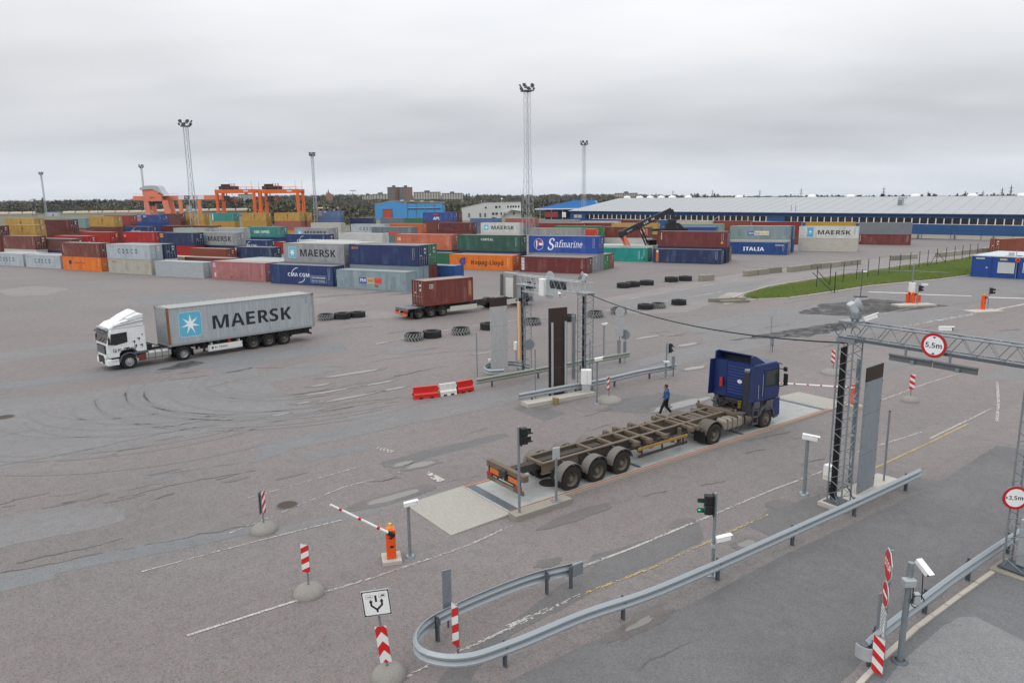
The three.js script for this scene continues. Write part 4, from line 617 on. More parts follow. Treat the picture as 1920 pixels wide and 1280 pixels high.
const LOGO = {
  cosco(g, w, h) { g.fillStyle = '#1d3870'; [...'COSCO'].forEach((c, i) => wide(g, c, w * (0.26 + i * 0.10), h * 0.62, w * 0.06, h * 0.44, 'bold $px sans-serif')); g.font = `${h * 0.09}px sans-serif`; g.fillText('COSCO LINES', w * 0.06, h * 0.2); },
  cosco2(g, w, h) { LOGO.cosco(g, w, h); },
  hapagsmall(g, w, h) { g.fillStyle = '#27335f'; g.fillRect(w * 0.16, h * 0.28, w * 0.08, h * 0.28); wide(g, 'Hapag-Lloyd', w * 0.29, h * 0.5, w * 0.3, h * 0.2, '$px sans-serif'); },
  hapag(g, w, h) { g.fillStyle = '#263f8c'; g.beginPath(); for (const [x, y] of [[0.2, 0.2], [0.265, 0.2], [0.26, 0.42], [0.275, 0.5], [0.255, 0.55], [0.25, 0.72], [0.19, 0.72], [0.175, 0.6], [0.15, 0.5], [0.17, 0.35]]) g.lineTo(w * x, h * y); g.fill(); g.strokeStyle = '#d9711c'; g.lineWidth = h * 0.02; g.beginPath(); g.moveTo(w * 0.225, h * 0.2); g.lineTo(w * 0.205, h * 0.46); g.lineTo(w * 0.225, h * 0.72); g.moveTo(w * 0.17, h * 0.47); g.lineTo(w * 0.26, h * 0.47); g.stroke(); g.fillStyle = '#1c1a20'; wide(g, 'Hapag-Lloyd', w * 0.345, h * 0.66, w * 0.52, h * 0.42, 'bold $px sans-serif'); },
  maersk(g, w, h) { starLogo(g, w * 0.085, h * 0.2, h * 0.56); g.fillStyle = '#191d26'; wide(g, 'MAERSK', w * 0.265, h * 0.68, w * 0.6, h * 0.52, 'bold $px sans-serif'); },
  maerskr(g, w, h) { g.fillStyle = '#4aa0c4'; g.fillRect(w * 0.14, h * 0.1, w * 0.11, h * 0.78); starLogo(g, w * 0.15, h * 0.25, h * 0.42, '#4aa0c4'); g.fillStyle = '#191d26'; wide(g, 'MAERSK', w * 0.31, h * 0.68, w * 0.56, h * 0.5, 'bold $px sans-serif'); },
  oocl(g, w, h) { g.fillStyle = '#4a1a1e'; wide(g, 'O', w * 0.09, h * 0.27, w * 0.03, h * 0.17, 'bold $px sans-serif'); g.fillStyle = '#c02a2a'; wide(g, 'OCL', w * 0.125, h * 0.27, w * 0.09, h * 0.17, 'bold $px sans-serif'); },
  cma(g, w, h) { g.fillStyle = '#dfe5ec'; wide(g, 'CMA CGM', w * 0.285, h * 0.58, w * 0.355, h * 0.25, 'bold $px sans-serif'); g.strokeStyle = '#dfe5ec'; g.lineWidth = h * 0.035; g.beginPath(); g.ellipse(w * 0.46, h * 0.52, w * 0.11, h * 0.38, 0, Math.PI * 1.08, Math.PI * 1.48); g.stroke(); g.beginPath(); g.ellipse(w * 0.46, h * 0.5, w * 0.11, h * 0.38, 0, Math.PI * 0.12, Math.PI * 0.52); g.stroke(); g.lineWidth = 2; g.strokeRect(w * 0.655, h * 0.5, w * 0.235, h * 0.34); wide(g, 'ECO-CONTAINER', w * 0.665, h * 0.64, w * 0.21, h * 0.11, 'bold $px sans-serif'); wide(g, 'bamboo flooring', w * 0.675, h * 0.79, w * 0.19, h * 0.11, '$px sans-serif'); },
  pando(g, w, h) { g.fillStyle = '#2c4fa0'; g.fillRect(w * 0.335, h * 0.36, w * 0.11, h * 0.32); g.fillStyle = '#c9b075'; g.fillRect(w * 0.445, h * 0.36, w * 0.115, h * 0.32); g.fillStyle = '#cf5a48'; g.fillRect(w * 0.56, h * 0.36, w * 0.10, h * 0.32); g.fillStyle = '#eef0f4'; wide(g, 'P&O', w * 0.345, h * 0.6, w * 0.09, h * 0.24, 'bold $px serif'); g.fillStyle = '#30343c'; wide(g, 'Ned', w * 0.455, h * 0.6, w * 0.075, h * 0.24, 'bold $px serif'); g.fillStyle = '#b0262a'; wide(g, 'lloyd', w * 0.54, h * 0.6, w * 0.11, h * 0.24, 'bold $px serif'); g.fillStyle = '#8a6040'; g.fillRect(w * 0.555, h * 0.72, w * 0.055, h * 0.14); },
  pando2(g, w, h) { g.fillStyle = '#24428c'; g.fillRect(w * 0.31, h * 0.38, w * 0.11, h * 0.28); g.fillStyle = '#d8d2c4'; g.fillRect(w * 0.42, h * 0.36, w * 0.24, h * 0.3); g.fillStyle = '#eef0f4'; wide(g, 'P&O', w * 0.32, h * 0.6, w * 0.09, h * 0.22, 'bold $px serif'); g.fillStyle = '#3a4048'; wide(g, 'Ned', w * 0.43, h * 0.6, w * 0.08, h * 0.22, 'bold $px serif'); g.fillStyle = '#c07a30'; wide(g, 'lloyd', w * 0.52, h * 0.6, w * 0.13, h * 0.22, 'bold $px serif'); },
  pandored(g, w, h) { g.fillStyle = '#1c2c50'; g.fillRect(w * 0.33, h * 0.4, w * 0.11, h * 0.3); g.fillStyle = '#c04a3a'; g.fillRect(w * 0.44, h * 0.42, w * 0.22, h * 0.28); g.fillStyle = '#e8e8ec'; wide(g, 'P&O', w * 0.34, h * 0.63, w * 0.09, h * 0.24, 'bold $px serif'); },
  pandored2(g, w, h) { g.fillStyle = '#1c2c50'; g.fillRect(w * 0.33, h * 0.72, w * 0.13, h * 0.2); g.fillStyle = '#c0563a'; g.fillRect(w * 0.46, h * 0.68, w * 0.2, h * 0.24); },
  seaco(g, w, h) { g.fillStyle = '#d98a3c'; wide(g, 'SEACO', w * 0.035, h * 0.22, w * 0.1, h * 0.15, 'bold $px sans-serif'); },
  cai(g, w, h) { g.fillStyle = '#efeae4'; wide(g, 'CAI', w * 0.04, h * 0.4, w * 0.065, h * 0.26, 'bold $px sans-serif'); },
  china(g, w, h) { g.fillStyle = '#e6efee'; wide(g, 'CHINA', w * 0.19, h * 0.62, w * 0.17, h * 0.34, 'bold $px sans-serif'); wide(g, 'SHIPPING', w * 0.4, h * 0.62, w * 0.26, h * 0.34, 'bold $px sans-serif'); [0.2, 0.36, 0.52, 0.68].forEach(y => g.fillRect(w * 0.05, h * y, w * 0.018, h * 0.07)); },
  msc(g, w, h) { g.fillStyle = '#2c2416'; wide(g, 'm', w * 0.49, h * 0.46, w * 0.07, h * 0.4, 'bold $px serif'); wide(g, 'SC', w * 0.49, h * 0.72, w * 0.065, h * 0.26, 'bold $px sans-serif'); },
  msc2(g, w, h) { g.fillStyle = '#d9a53a'; g.fillRect(w * 0.03, h * 0.1, w * 0.1, h * 0.1); g.fillRect(w * 0.03, h * 0.27, w * 0.1, h * 0.1); },
  orangetab(g, w, h) { g.fillStyle = '#b86a34'; g.fillRect(w * 0.035, h * 0.06, w * 0.04, h * 0.88); g.fillStyle = '#e8ddd0'; g.fillRect(w * 0.04, h * 0.1, w * 0.03, h * 0.14); },
  wtext(g, w, h) { g.fillStyle = '#e2ddd8'; for (let i = 0; i < 6; i++) { g.fillRect(w * 0.04, h * (0.12 + i * 0.1), w * 0.018, h * 0.025); g.fillRect(w * (i % 2 ? 0.04 : 0.052), h * (0.12 + i * 0.1), w * 0.006, h * 0.07); } },
  tex(g, w, h) { g.fillStyle = '#ece7e4'; [...'TEX'].forEach((c, i) => wide(g, c, w * 0.045, h * (0.24 + i * 0.15), w * 0.022, h * 0.16, 'bold $px sans-serif')); g.fillStyle = '#d9a62c'; g.beginPath(); g.ellipse(w * 0.93, h * 0.72, w * 0.02, h * 0.05, 0, 0, 7); g.fill(); },
  gvc(g, w, h) { g.fillStyle = '#dcdcdc'; g.fillRect(w * 0.035, h * 0.1, w * 0.042, h * 0.78); g.fillStyle = '#3a2a2a'; [...'GVC'].forEach((c, i) => wide(g, c, w * 0.043, h * (0.3 + i * 0.23), w * 0.026, h * 0.2, 'bold $px sans-serif')); },
  capital(g, w, h) { g.fillStyle = '#dfe6e0'; wide(g, 'CAPITAL', w * 0.38, h * 0.34, w * 0.2, h * 0.19, 'bold $px serif'); },
  apl(g, w, h) { g.fillStyle = '#eef0f4'; wide(g, 'APL', w * 0.33, h * 0.85, w * 0.22, h * 0.46, 'bold italic $px sans-serif'); g.fillStyle = '#a8304a'; g.beginPath(); g.ellipse(w * 0.43, h * 0.25, w * 0.1, h * 0.09, 0, 0, 7); g.fill(); },
  italia(g, w, h) { g.fillStyle = '#eef1f5'; wide(g, 'ITALIA', w * 0.26, h * 0.7, w * 0.36, h * 0.42, 'bold $px sans-serif'); g.fillRect(w * 0.8, h * 0.2, w * 0.14, h * 0.04); },
  safmarine(g, w, h) { g.strokeStyle = '#e8edf4'; g.lineWidth = h * 0.02; g.beginPath(); g.ellipse(w * 0.15, h * 0.5, w * 0.068, h * 0.33, 0, 0, 7); g.stroke(); g.fillStyle = '#e8edf4'; g.beginPath(); for (const [x, y] of [[0.11, 0.27], [0.16, 0.32], [0.21, 0.3], [0.205, 0.58], [0.16, 0.55], [0.125, 0.6], [0.12, 0.76], [0.112, 0.76]]) g.lineTo(w * x, h * y); g.fill(); g.fillStyle = '#c33a34'; g.beginPath(); for (const [x, y] of [[0.13, 0.28], [0.16, 0.32], [0.205, 0.32], [0.2, 0.44], [0.155, 0.42], [0.15, 0.57], [0.128, 0.57]]) g.lineTo(w * x, h * y); g.fill(); g.fillStyle = '#eef1f6'; wide(g, 'S', w * 0.27, h * 0.82, w * 0.1, h * 0.95, 'italic $px serif'); wide(g, 'af', w * 0.375, h * 0.66, w * 0.1, h * 0.55, 'italic $px serif'); wide(g, 'marine', w * 0.475, h * 0.66, w * 0.3, h * 0.5, 'italic $px serif'); },
  pinklogo(g, w, h) { g.fillStyle = '#a9a4c4'; g.fillRect(w * 0.03, h * 0.07, w * 0.05, h * 0.2); g.fillStyle = '#cfc0c4'; g.fillRect(w * 0.03, h * 0.27, w * 0.05, h * 0.05); g.fillRect(w * 0.045, h * 0.62, w * 0.035, h * 0.24); g.fillStyle = '#8a4a30'; g.fillRect(w * 0.35, h * 0.78, w * 0.04, h * 0.12); },
  bluelogo(g, w, h) { g.fillStyle = '#b5bccb'; g.fillRect(w * 0.03, h * 0.1, w * 0.16, h * 0.12); g.fillStyle = '#a9847c'; g.fillRect(w * 0.03, h * 0.3, w * 0.16, h * 0.42); g.fillStyle = '#b5bccb'; g.fillRect(w * 0.28, h * 0.1, w * 0.11, h * 0.16); },
  wtab(g, w, h) { g.fillStyle = '#c6e0e0'; g.fillRect(w * 0.03, h * 0.06, w * 0.05, h * 0.86); }, wtab2(g, w, h) { g.fillStyle = '#cfe6e2'; g.fillRect(w * 0.855, h * 0.2, w * 0.006, h * 0.6); g.fillRect(w * 0.9, h * 0.68, w * 0.02, h * 0.05); },
  darktext(g, w, h) { g.fillStyle = '#3a3c42'; for (let i = 0; i < 9; i++) g.fillRect(w * (0.1 + i * 0.07), h * 0.3, w * 0.04, h * 0.14); }, nums(g, w, h) { g.fillStyle = '#c98a5a'; [0.9, 0.93, 0.96].forEach(x => g.fillRect(w * x, h * 0.15, w * 0.008, h * 0.6)); },
};
function sideTex(col, logo, big) {
  return canvasTex(big ? 1024 : 512, big ? 224 : 112, (g, w, h) => {
    g.fillStyle = COL[col]; g.fillRect(0, 0, w, h);
    for (let i = 0; i < 60; i++) { g.globalAlpha = rnd(0.02, 0.07); g.fillStyle = rnd() < 0.5 ? '#ffffff' : '#000000'; const x = rnd(w), ww = rnd(4, w * 0.08), y = rnd(-h * 0.2, h); g.fillRect(x, y, ww, rnd(h * 0.1, h)); }
    g.globalAlpha = 1; if (LOGO[logo]) LOGO[logo](g, w, h); else smallCode(g, w, h, '#cfcac2'); if (logo && logo !== 'darktext') smallCode(g, w, h, /grey|tan|white/.test(col) ? '#4a5058' : '#d8d4cc');
    for (let i = 0; i < 26; i++) { g.globalAlpha = rnd(0.08, 0.4); g.fillStyle = pick(['#6b3d22', '#7d4a28', '#4e2e1e']); const x = rnd(w), y = rnd() < 0.6 ? h * rnd(0.86, 1) : rnd(h); g.fillRect(x, y, rnd(1, 6), rnd(1, 5)); g.globalAlpha *= 0.4; g.fillRect(x, y, rnd(1, 3), rnd(4, h * 0.22)); }
    for (let i = 0; i < 14; i++) { g.globalAlpha = rnd(0.06, 0.2); g.fillStyle = rnd() < 0.6 ? '#2a2622' : '#e8e4dc'; g.fillRect(rnd(w), rnd(h), rnd(3, 26), rnd(1, 5)); }
    g.globalAlpha = 1;
  });
}
const texCache = {}, matCache = {}, frameCache = {};
const sideMat = (col, logo, big) => matCache[col + logo + big] ??= std(0xffffff, 0.55, 0, { map: texCache[col + logo + big] ??= sideTex(col, logo, big) });
const plainMat = col => frameCache[col] ??= std(COL[col], 0.55, 0, { map: grime, roughnessMap: rough });
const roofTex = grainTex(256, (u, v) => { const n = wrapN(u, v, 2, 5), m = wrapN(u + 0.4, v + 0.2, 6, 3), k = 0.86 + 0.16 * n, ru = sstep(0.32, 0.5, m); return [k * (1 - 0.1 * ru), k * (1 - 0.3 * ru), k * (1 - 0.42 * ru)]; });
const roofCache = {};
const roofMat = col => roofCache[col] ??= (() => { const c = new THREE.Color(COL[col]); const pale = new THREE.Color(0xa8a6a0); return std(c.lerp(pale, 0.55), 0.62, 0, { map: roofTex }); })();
const barMat = std(0xa9abab, 0.5, 0.2), stickMat = std(0xd8d4c8, 0.7);

function container(pos, turn, L, H, col, logo, endKind, label, detail, group = 'shipping containers stacked in the yard') {
  const o = thing('shipping_container', label, 'shipping container', pos, turn, group);
  const q = L < 8 ? geo20 : geo40, pm = plainMat(col), sm = logo ? sideMat(col, logo, detail > 1) : pm;
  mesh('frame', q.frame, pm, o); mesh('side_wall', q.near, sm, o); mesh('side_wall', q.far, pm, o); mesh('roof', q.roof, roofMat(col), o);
  const flip = endKind === 'b', e = mesh('end_wall', q.end, pm, o); if (flip) e.rotation.y = Math.PI;
  for (const k of [0, 1]) { const d = mesh('door', q.d[k], pm, o); if (flip) d.rotation.y = Math.PI; mesh('locking_bar', q.b[k], detail ? barMat : pm, d); }
  if (detail) { const p = mesh('placard', q.placard, stickMat, o); if (flip) p.rotation.y = Math.PI; }
  o.scale.set(L / (L < 8 ? 6.06 : CL), H / CH, 1); return o;
}
const YARD = [
[-12.6, -0.2, 12.19, 0, 2.59, "coscogrey", "cosco", "pale grey container with spaced blue letters at far left end of front row", "d", []],
[1, -0.5, 12.19, 0, 2.59, "coscogrey", "cosco2", "pale grey container with spaced blue letters left of small orange container", "d", []],
[14.9, -1, 12.19, 0, 2.59, "hapag", "hapagsmall", "orange container with small blue logo under a rust red one", "d", []],
[14.9, -1, 12.19, 2.59, 2.59, "rust", "wtext", "rust red container with dark roof edge on the orange one", "d", []],
[30.5, -1.8, 12.19, 0, 2.59, "tan", "oocl", "tan container with small red lettering in the front row", "d", []],
[30.5, -1.8, 12.19, 2.59, 2.59, "coscogrey", "cosco", "pale grey container with spaced blue letters stacked on tan one", "d", []],
[30.8, 0.8, 12.19, 2.59, 2.59, "navy", "", "navy container showing blue doors behind the pale one on tan", "d", ["white"]],
[44.6, -2.4, 12.19, 0, 2.59, "palegrey", "", "plain pale blue grey container in front row left of pink one", "d", []],
[58.7, -2.3, 12.19, 0, 2.9, "pink", "pinklogo", "faded pink container in the front row beside the navy one", "d", []],
[72.8, -3.1, 12.5, 0, 2.9, "navyb", "cma", "navy container with white arc logo in the front row", "d", []],
[86.6, -3.8, 12.19, 0, 2.59, "bluegrey", "pando", "blue grey container with blue yellow red panel in front row", "b", []],
[-12.6, 2.4, 12.19, 0, 2.59, "white", "", "white roofed container directly behind the leftmost front row one", "d", []],
[1.2, 2.1, 12.19, 0, 2.59, "navy", "", "navy container lying low directly behind second front row container", "d", []],
[58.9, 0.2, 12.19, 0, 2.9, "palegreen", "", "pale roofed container directly behind the faded pink container", "d", []],
[58.9, 2.7, 12.19, 0, 2.9, "palegreen", "", "second pale roofed container behind the faded pink container", "d", []],
[58.9, 5.2, 12.19, 0, 2.9, "tealgrey", "", "teal ended container third in depth behind faded pink container", "d", []],
[71.7, 0.9, 12.29, 2.9, 2.9, "mgrey", "maersk", "large grey container with star logo above navy front row one", "d", ["grey"]],
[85.0, 0.9, 12.39, 2.9, 2.9, "seaco", "seaco", "deep blue container with small orange lettering above the blue grey one", "d", ["bluegrey"]],
[84.9, 3.5, 12.19, 2.9, 2.9, "green", "", "green container showing its doors behind the deep blue container", "d", ["rust"]],
[71.9, 3.5, 12.19, 2.9, 2.9, "white", "", "white roofed container behind large grey star logo container", "d", ["grey"]],
[71.9, 6.1, 12.19, 2.9, 2.9, "white", "", "second white roofed container behind large grey star logo container", "d", ["grey"]],
[93.4, 6.9, 6.06, 0.0, 2.59, "blue", "", "short blue container by itself right of the rust red doors", "b", []],
[-20.3, 6.3, 12.65, 2.9, 2.9, "rust", "wtext", "rust red container at left frame edge above front row", "d", ["white"]],
[-10.9, 8.9, 12.48, 2.59, 2.59, "rustd", "wtext", "dull rust container above the second front row container", "d", ["navy"]],
[-15.2, 14.6, 12.19, 2.9, 2.59, "red", "", "bright red container lying low between the two rust red ones", "d", ["red"]],
[-24.1, 26, 11.8, 2.9, 2.9, "red2", "", "bright red container with many door stickers left of the navy gap", "d", ["red2"]],
[-55.2, 38.6, 13.0, 2.9, 2.59, "rust", "", "faded rust container glimpsed above the bright red containers", "d", ["rust"]],
[-66.3, 35.5, 12.89, 2.9, 2.59, "rustd", "", "dull brown red container with a purple end below yellow containers", "d", ["rustd"]],
[-11.8, 28.9, 12.42, 2.9, 2.9, "red", "cai", "bright red container with small white letters left of the navy one", "d", ["red"]],
[3.4, 27.9, 12.49, 2.9, 2.9, "navy", "msc2", "navy container with small yellow label at its upper left corner", "d", ["red"]],
[12.5, 31.2, 13.2, 2.9, 2.9, "mgrey", "maersk", "grey container with star logo left of teal lettered container", "d", ["navy"]],
[-9.8, 65.4, 13.2, 2.9, 2.9, "teal2", "china", "teal container with two white words across its side", "d", ["navyb"]],
[27.5, 28.6, 11.85, 0.0, 2.9, "navy", "orangetab", "navy container with orange tab low below the teal lettered one", "d", []],
[16.9, 25.4, 12.0, 0.0, 2.59, "rusto", "", "orange brown container with dark roof edge in the left block", "d", []],
[41.5, 5.8, 11.97, 0.0, 2.59, "rust", "", "pink roofed rust container lying behind the plain pale grey one", "d", []],
[29.0, 5.8, 12.19, 0.0, 2.59, "cream", "", "cream ended white roofed container behind navy doors", "b", []],
[0.6, 52, 12.19, 0.0, 2.9, "navyb", "cma", "navy container with arc logo glimpsed under teal lettered container", "d", []],
[20.5, 47, 12.29, 0.0, 2.9, "red2", "", "red container peeping out between navy containers below teal lettered one", "d", []],
[-47.2, 29.1, 13.2, 5.8, 2.9, "maroon", "wtext", "dark maroon container on the high stack right of yellow ones", "d", ["rust", "rust"]],
[-47.6, 20.9, 13.2, 6.3, 2.9, "yellow", "msc", "mustard yellow container at the left, rear one of two", "d", ["yellow", "yellow"]],
[-41.2, 17.9, 12.6, 5.18, 2.59, "yellow", "msc", "mustard yellow container at the left, nearer one of two", "d", ["yellow", "yellow"]],
[-42.8, 10.6, 12.19, 5.18, 2.59, "maroon", "", "maroon container showing red doors at the left frame edge", "d", ["rust", "rust"]],
[-75.2, 58.5, 13.17, 2.9, 2.9, "navyb", "cma", "navy container with white arc right of the maroon container", "d", ["navy"]],
[-61.5, 61.6, 13.2, 2.9, 2.9, "navyb", "cma", "navy container with white arc right of another like it", "d", ["navy"]],
[-54.7, 69.8, 12.96, 2.9, 2.9, "maroon", "", "dark red container left half of low red pair under yellow stacks", "d", ["rust"]],
[-44.9, 72.6, 12.49, 2.9, 2.9, "rust", "", "dark red container right half of low red pair under yellow stacks", "d", ["rust"]],
[-25.2, 52.8, 13.2, 2.9, 2.9, "palegreen", "", "pale teal container between navy container and grey one", "d", ["teal2"]],
[-13.1, 56.2, 11.98, 2.9, 2.9, "palegrey", "", "pale grey container just behind the teal lettered one on its left", "d", ["grey"]],
[-71.6, 48, 13.2, 5.8, 2.9, "tealgrey", "", "pale teal container right of the maroon high stack", "d", ["rust", "teal2"]],
[-51.6, 45, 11.82, 6.3, 2.9, "yellow", "msc", "mustard yellow container between pale teal and red high containers", "d", ["rust", "rust"]],
[-75.4, 64.6, 13.2, 6.3, 2.9, "red3", "", "red container on the high stack left of the blue one", "d", ["rust", "navy"]],
[-72.2, 73.6, 13.2, 6.3, 2.9, "royal", "bluelogo", "royal blue container with pale patches on its left end", "d", ["royal", "navy"]],
[-90.4, 105, 12.19, 6.3, 2.9, "yellow", "msc", "yellow container on high stack beneath the salmon crane", "d", ["yellow", "yellow"]],
[-73.9, 105, 12.19, 6.3, 2.9, "teal", "wtab", "bright teal container on high stack among yellow ones", "d", ["yellow", "yellow"]],
[-57.4, 105, 12.19, 6.3, 2.9, "yellow", "msc", "yellow container on high stack right of bright teal one", "d", ["yellow", "yellow"]],
[-41.1, 105, 12.19, 6.3, 2.9, "yellow", "msc", "yellow container on high stack at the foot of orange crane", "d", ["pinkd", "yellow"]],
[-40.5, 108, 12.19, 6.3, 2.9, "yellow", "", "plain yellow container behind the rightmost yellow high stack", "d", ["pinkd", "yellow"]],
[-97.5, 100, 12.19, 6.3, 2.9, "rustd", "", "brown doored container between royal blue and yellow high stacks", "d", ["rustd", "navy"]],
[-75.4, 162.4, 13.06, 6.3, 2.9, "steelblue", "bluelogo", "dusty blue container on the far stack right of orange crane", "d", ["steelblue", "steelblue"]],
[-21.9, 102.9, 13.2, 2.9, 2.9, "white2", "", "dirty white container with rusty posts in the middle block", "d", ["white"]],
[6.4, 90.8, 12.98, 2.9, 2.9, "coscogrey", "cosco", "pale grey container with spaced letters half hidden by slate one", "d", ["white"]],
[32.7, 68.9, 13.13, 2.9, 2.9, "slate", "pandored", "slate grey container with navy and red panel", "b", ["slate"]],
[15.6, 96.6, 13.2, 2.9, 2.9, "orange", "", "orange container behind the slate grey panelled container", "d", ["rust"]],
[68.6, 32.8, 13.2, 2.9, 2.9, "salmon", "cai", "salmon container with white letters left of dark green one", "d", ["navy"]],
[12.8, 61.2, 13.2, 2.9, 2.9, "mgrey", "maersk", "grey container with half hidden star and letters in middle block", "d", ["grey"]],
[37.2, 34.5, 11.8, 2.59, 2.9, "navyb", "cma", "navy container with half hidden arc logo in middle block", "d", ["navy"]],
[42.3, 46.2, 12.19, 2.59, 2.59, "white", "", "white container half hidden behind white roofs in middle block", "d", ["white"]],
[66.8, 9.2, 12.19, 2.9, 2.9, "white", "", "white roofed container third behind large grey star logo container", "d", ["grey"]],
[84.7, 27.7, 12.9, 0, 2.59, "hapag", "hapag", "bright orange container with large blue flag logo and black lettering", "d", []],
[99.2, 27.2, 12.3, 0, 2.59, "brown", "gvc", "brown red container with white vertical strip beside bright orange one", "d", []],
[84.9, 30.2, 12.19, 0, 2.59, "navy", "", "navy container lying behind the bright orange logo container", "d", []],
[71.4, 30.2, 12.19, 0, 2.59, "green", "", "green doored container left of the bright orange logo container", "d", []],
[99.3, 29.7, 12.19, 0, 2.59, "grey", "", "grey roofed container directly behind brown one with white strip", "d", []],
[83.2, 32.8, 13.2, 2.9, 2.9, "dgreen", "capital", "dark green container with one white word near its top", "d", ["navy"]],
[98.4, 32.2, 13.1, 2.9, 2.9, "safblue", "safmarine", "royal blue container with round flag emblem and white script lettering", "d", ["grey"]],
[99.3, 34.7, 12.19, 0, 2.59, "green2", "", "bright green container end right of the blue script lettered stack", "d", []],
[99.3, 37.2, 12.19, 0, 2.59, "rusto", "", "rust brown container end right of the bright green end", "d", []],
[43.5, 106.3, 13.2, 2.9, 2.9, "white", "maersk", "white container with star logo above dark green container", "d", ["white"]],
[26.2, 108.2, 13.2, 2.9, 2.9, "maroon", "wtext", "maroon container left of white star logo container", "d", ["rust"]],
[9.3, 124.4, 12.6, 5.8, 2.9, "royal", "apl", "royal blue container with three big white letters", "d", ["rust", "rust"]],
[9.3, 128, 12.19, 5.8, 2.9, "rustd", "", "brown doored container just behind royal blue big lettered one", "d", ["rust", "rust"]],
[80.7, 66.6, 12.78, 2.9, 2.9, "greyc", "pandored2", "grey corrugated container above the royal blue script lettered one", "d", ["grey"]],
[82.2, 72, 12.19, 2.9, 2.59, "redor", "", "orange red container end beside grey corrugated container", "d", ["rust"]],
[80.5, 80, 12.19, 2.9, 2.9, "green2", "", "green container end between orange red and rust containers", "d", ["rust"]],
[64.2, 104, 13.2, 2.9, 2.9, "redd", "", "long dark red container right of white star logo container", "d", ["rust"]],
[72.6, 107, 12.19, 2.9, 2.9, "redd", "", "dark red container between long red one and yellow one", "d", ["rust"]],
[86.1, 104, 12.68, 2.9, 2.9, "yellow2", "", "yellow container behind the black crane boom", "d", ["rust"]],
[90.7, 86, 11.86, 2.9, 2.59, "rust2", "nums", "rust red container behind the black boom of the reach stacker", "d", ["white"]],
[100.8, 53.6, 12.19, 0.0, 2.59, "tealb", "wtab2", "bright teal container standing alone at the yard edge", "d", []],
[100.9, 56.3, 12.19, 0, 2.9, "white", "", "white roofed container directly behind the bright teal container", "d", []],
[101.2, 58.9, 12.19, 0, 2.9, "white", "", "second white roofed container behind the bright teal container", "d", []],
[114.5, 52.6, 12.6, 0.0, 2.59, "navy", "orangetab", "navy container with orange tab below the tall maroon container", "d", []],
[114.4, 55.2, 13.1, 2.9, 2.9, "brown", "tex", "brown red container with vertical white letters on a navy one", "d", ["navy"]],
[114.6, 57.8, 12.19, 0, 2.59, "cream", "", "cream container end with black marks beside navy container", "d", []],
[114.6, 60.4, 12.19, 0, 2.59, "rusto", "", "rust orange container end right of the cream one", "d", []],
[107.4, 78.5, 12.42, 2.9, 2.9, "royal", "", "royal blue container edge just above brown red upper one", "d", ["navy"]],
[103.8, 100, 12.6, 2.9, 2.9, "tealgrey", "", "teal grey container edge behind royal blue container edge", "d", ["grey"]],
[122.3, 79.9, 12.2, 0.0, 2.59, "italia", "italia", "blue container with one bold white word, lowest in its stack", "d", []],
[121.5, 84.9, 12.6, 2.9, 2.9, "tealgrey2", "pando2", "teal grey container with blue and white panel on right stack", "d", ["white"]],
[122.0, 82.4, 12.3, 0.0, 2.59, "rust", "", "brown red container directly behind bold white worded blue one", "d", []],
[122.3, 87.4, 12.19, 2.9, 2.9, "steelblue", "", "blue container end behind teal grey panelled container", "d", ["blue"]],
[134.8, 94, 12.19, 2.9, 2.59, "white", "maerskr", "white container with star logo on a plain white one", "d", ["white2"]],
[132.1, 127, 12.0, 2.59, 2.9, "yellow2", "", "mustard container behind right hand white star logo container", "d", ["green2"]],
[145.1, 123.4, 11.9, 2.59, 2.9, "greyb", "", "grey ribbed container on maroon one by the long warehouse", "d", []],
[145.1, 123.4, 11.9, 0, 2.59, "brown", "wtext", "maroon container under grey ribbed one near the warehouse", "d", []],
[-65.5, 172, 13, 2.9, 2.9, "navy", "", "dull navy container in far low row left of the pale blue hall", "d", ["navy"]],
[-48.1, 172, 13, 2.9, 2.9, "slate", "", "slate container in far low row in front of pale blue hall", "d", ["slate"]],
[-33.5, 171, 13, 2.9, 2.9, "green", "", "green container in far low row left of royal blue one", "d", ["green"]],
[4.2, 163, 13, 2.9, 2.9, "steelblue", "", "dusty blue container in far row before white office building", "d", ["slate"]],
[21.7, 160, 13, 2.9, 2.9, "pinkd", "", "dull pink container in far row right of dusty blue one", "d", ["slate"]],
[46.0, 143, 13, 2.9, 2.9, "greyc", "", "pale grey container in far row below blue canopy roof", "d", ["grey"]],
[68.3, 124, 12.19, 2.9, 2.9, "white2", "darktext", "whitish container with dark letters in far row before warehouse", "d", ["grey"]],
[74.7, 140, 12.19, 2.9, 2.9, "rust2", "", "rust container in far row directly before warehouse windows", "d", ["rust"]],
[95.3, 126, 12.19, 2.9, 2.9, "cream", "", "cream container in far row right of the black spreader", "d", ["rust"]],
[105.3, 128.8, 12.19, 2.9, 2.9, "rusto", "", "rust orange container in far row right of the cream one", "d", ["rust"]],
[119.8, 119, 12.19, 2.9, 2.9, "redd", "", "red container in far row behind teal grey panelled one", "d", ["rust"]]
];

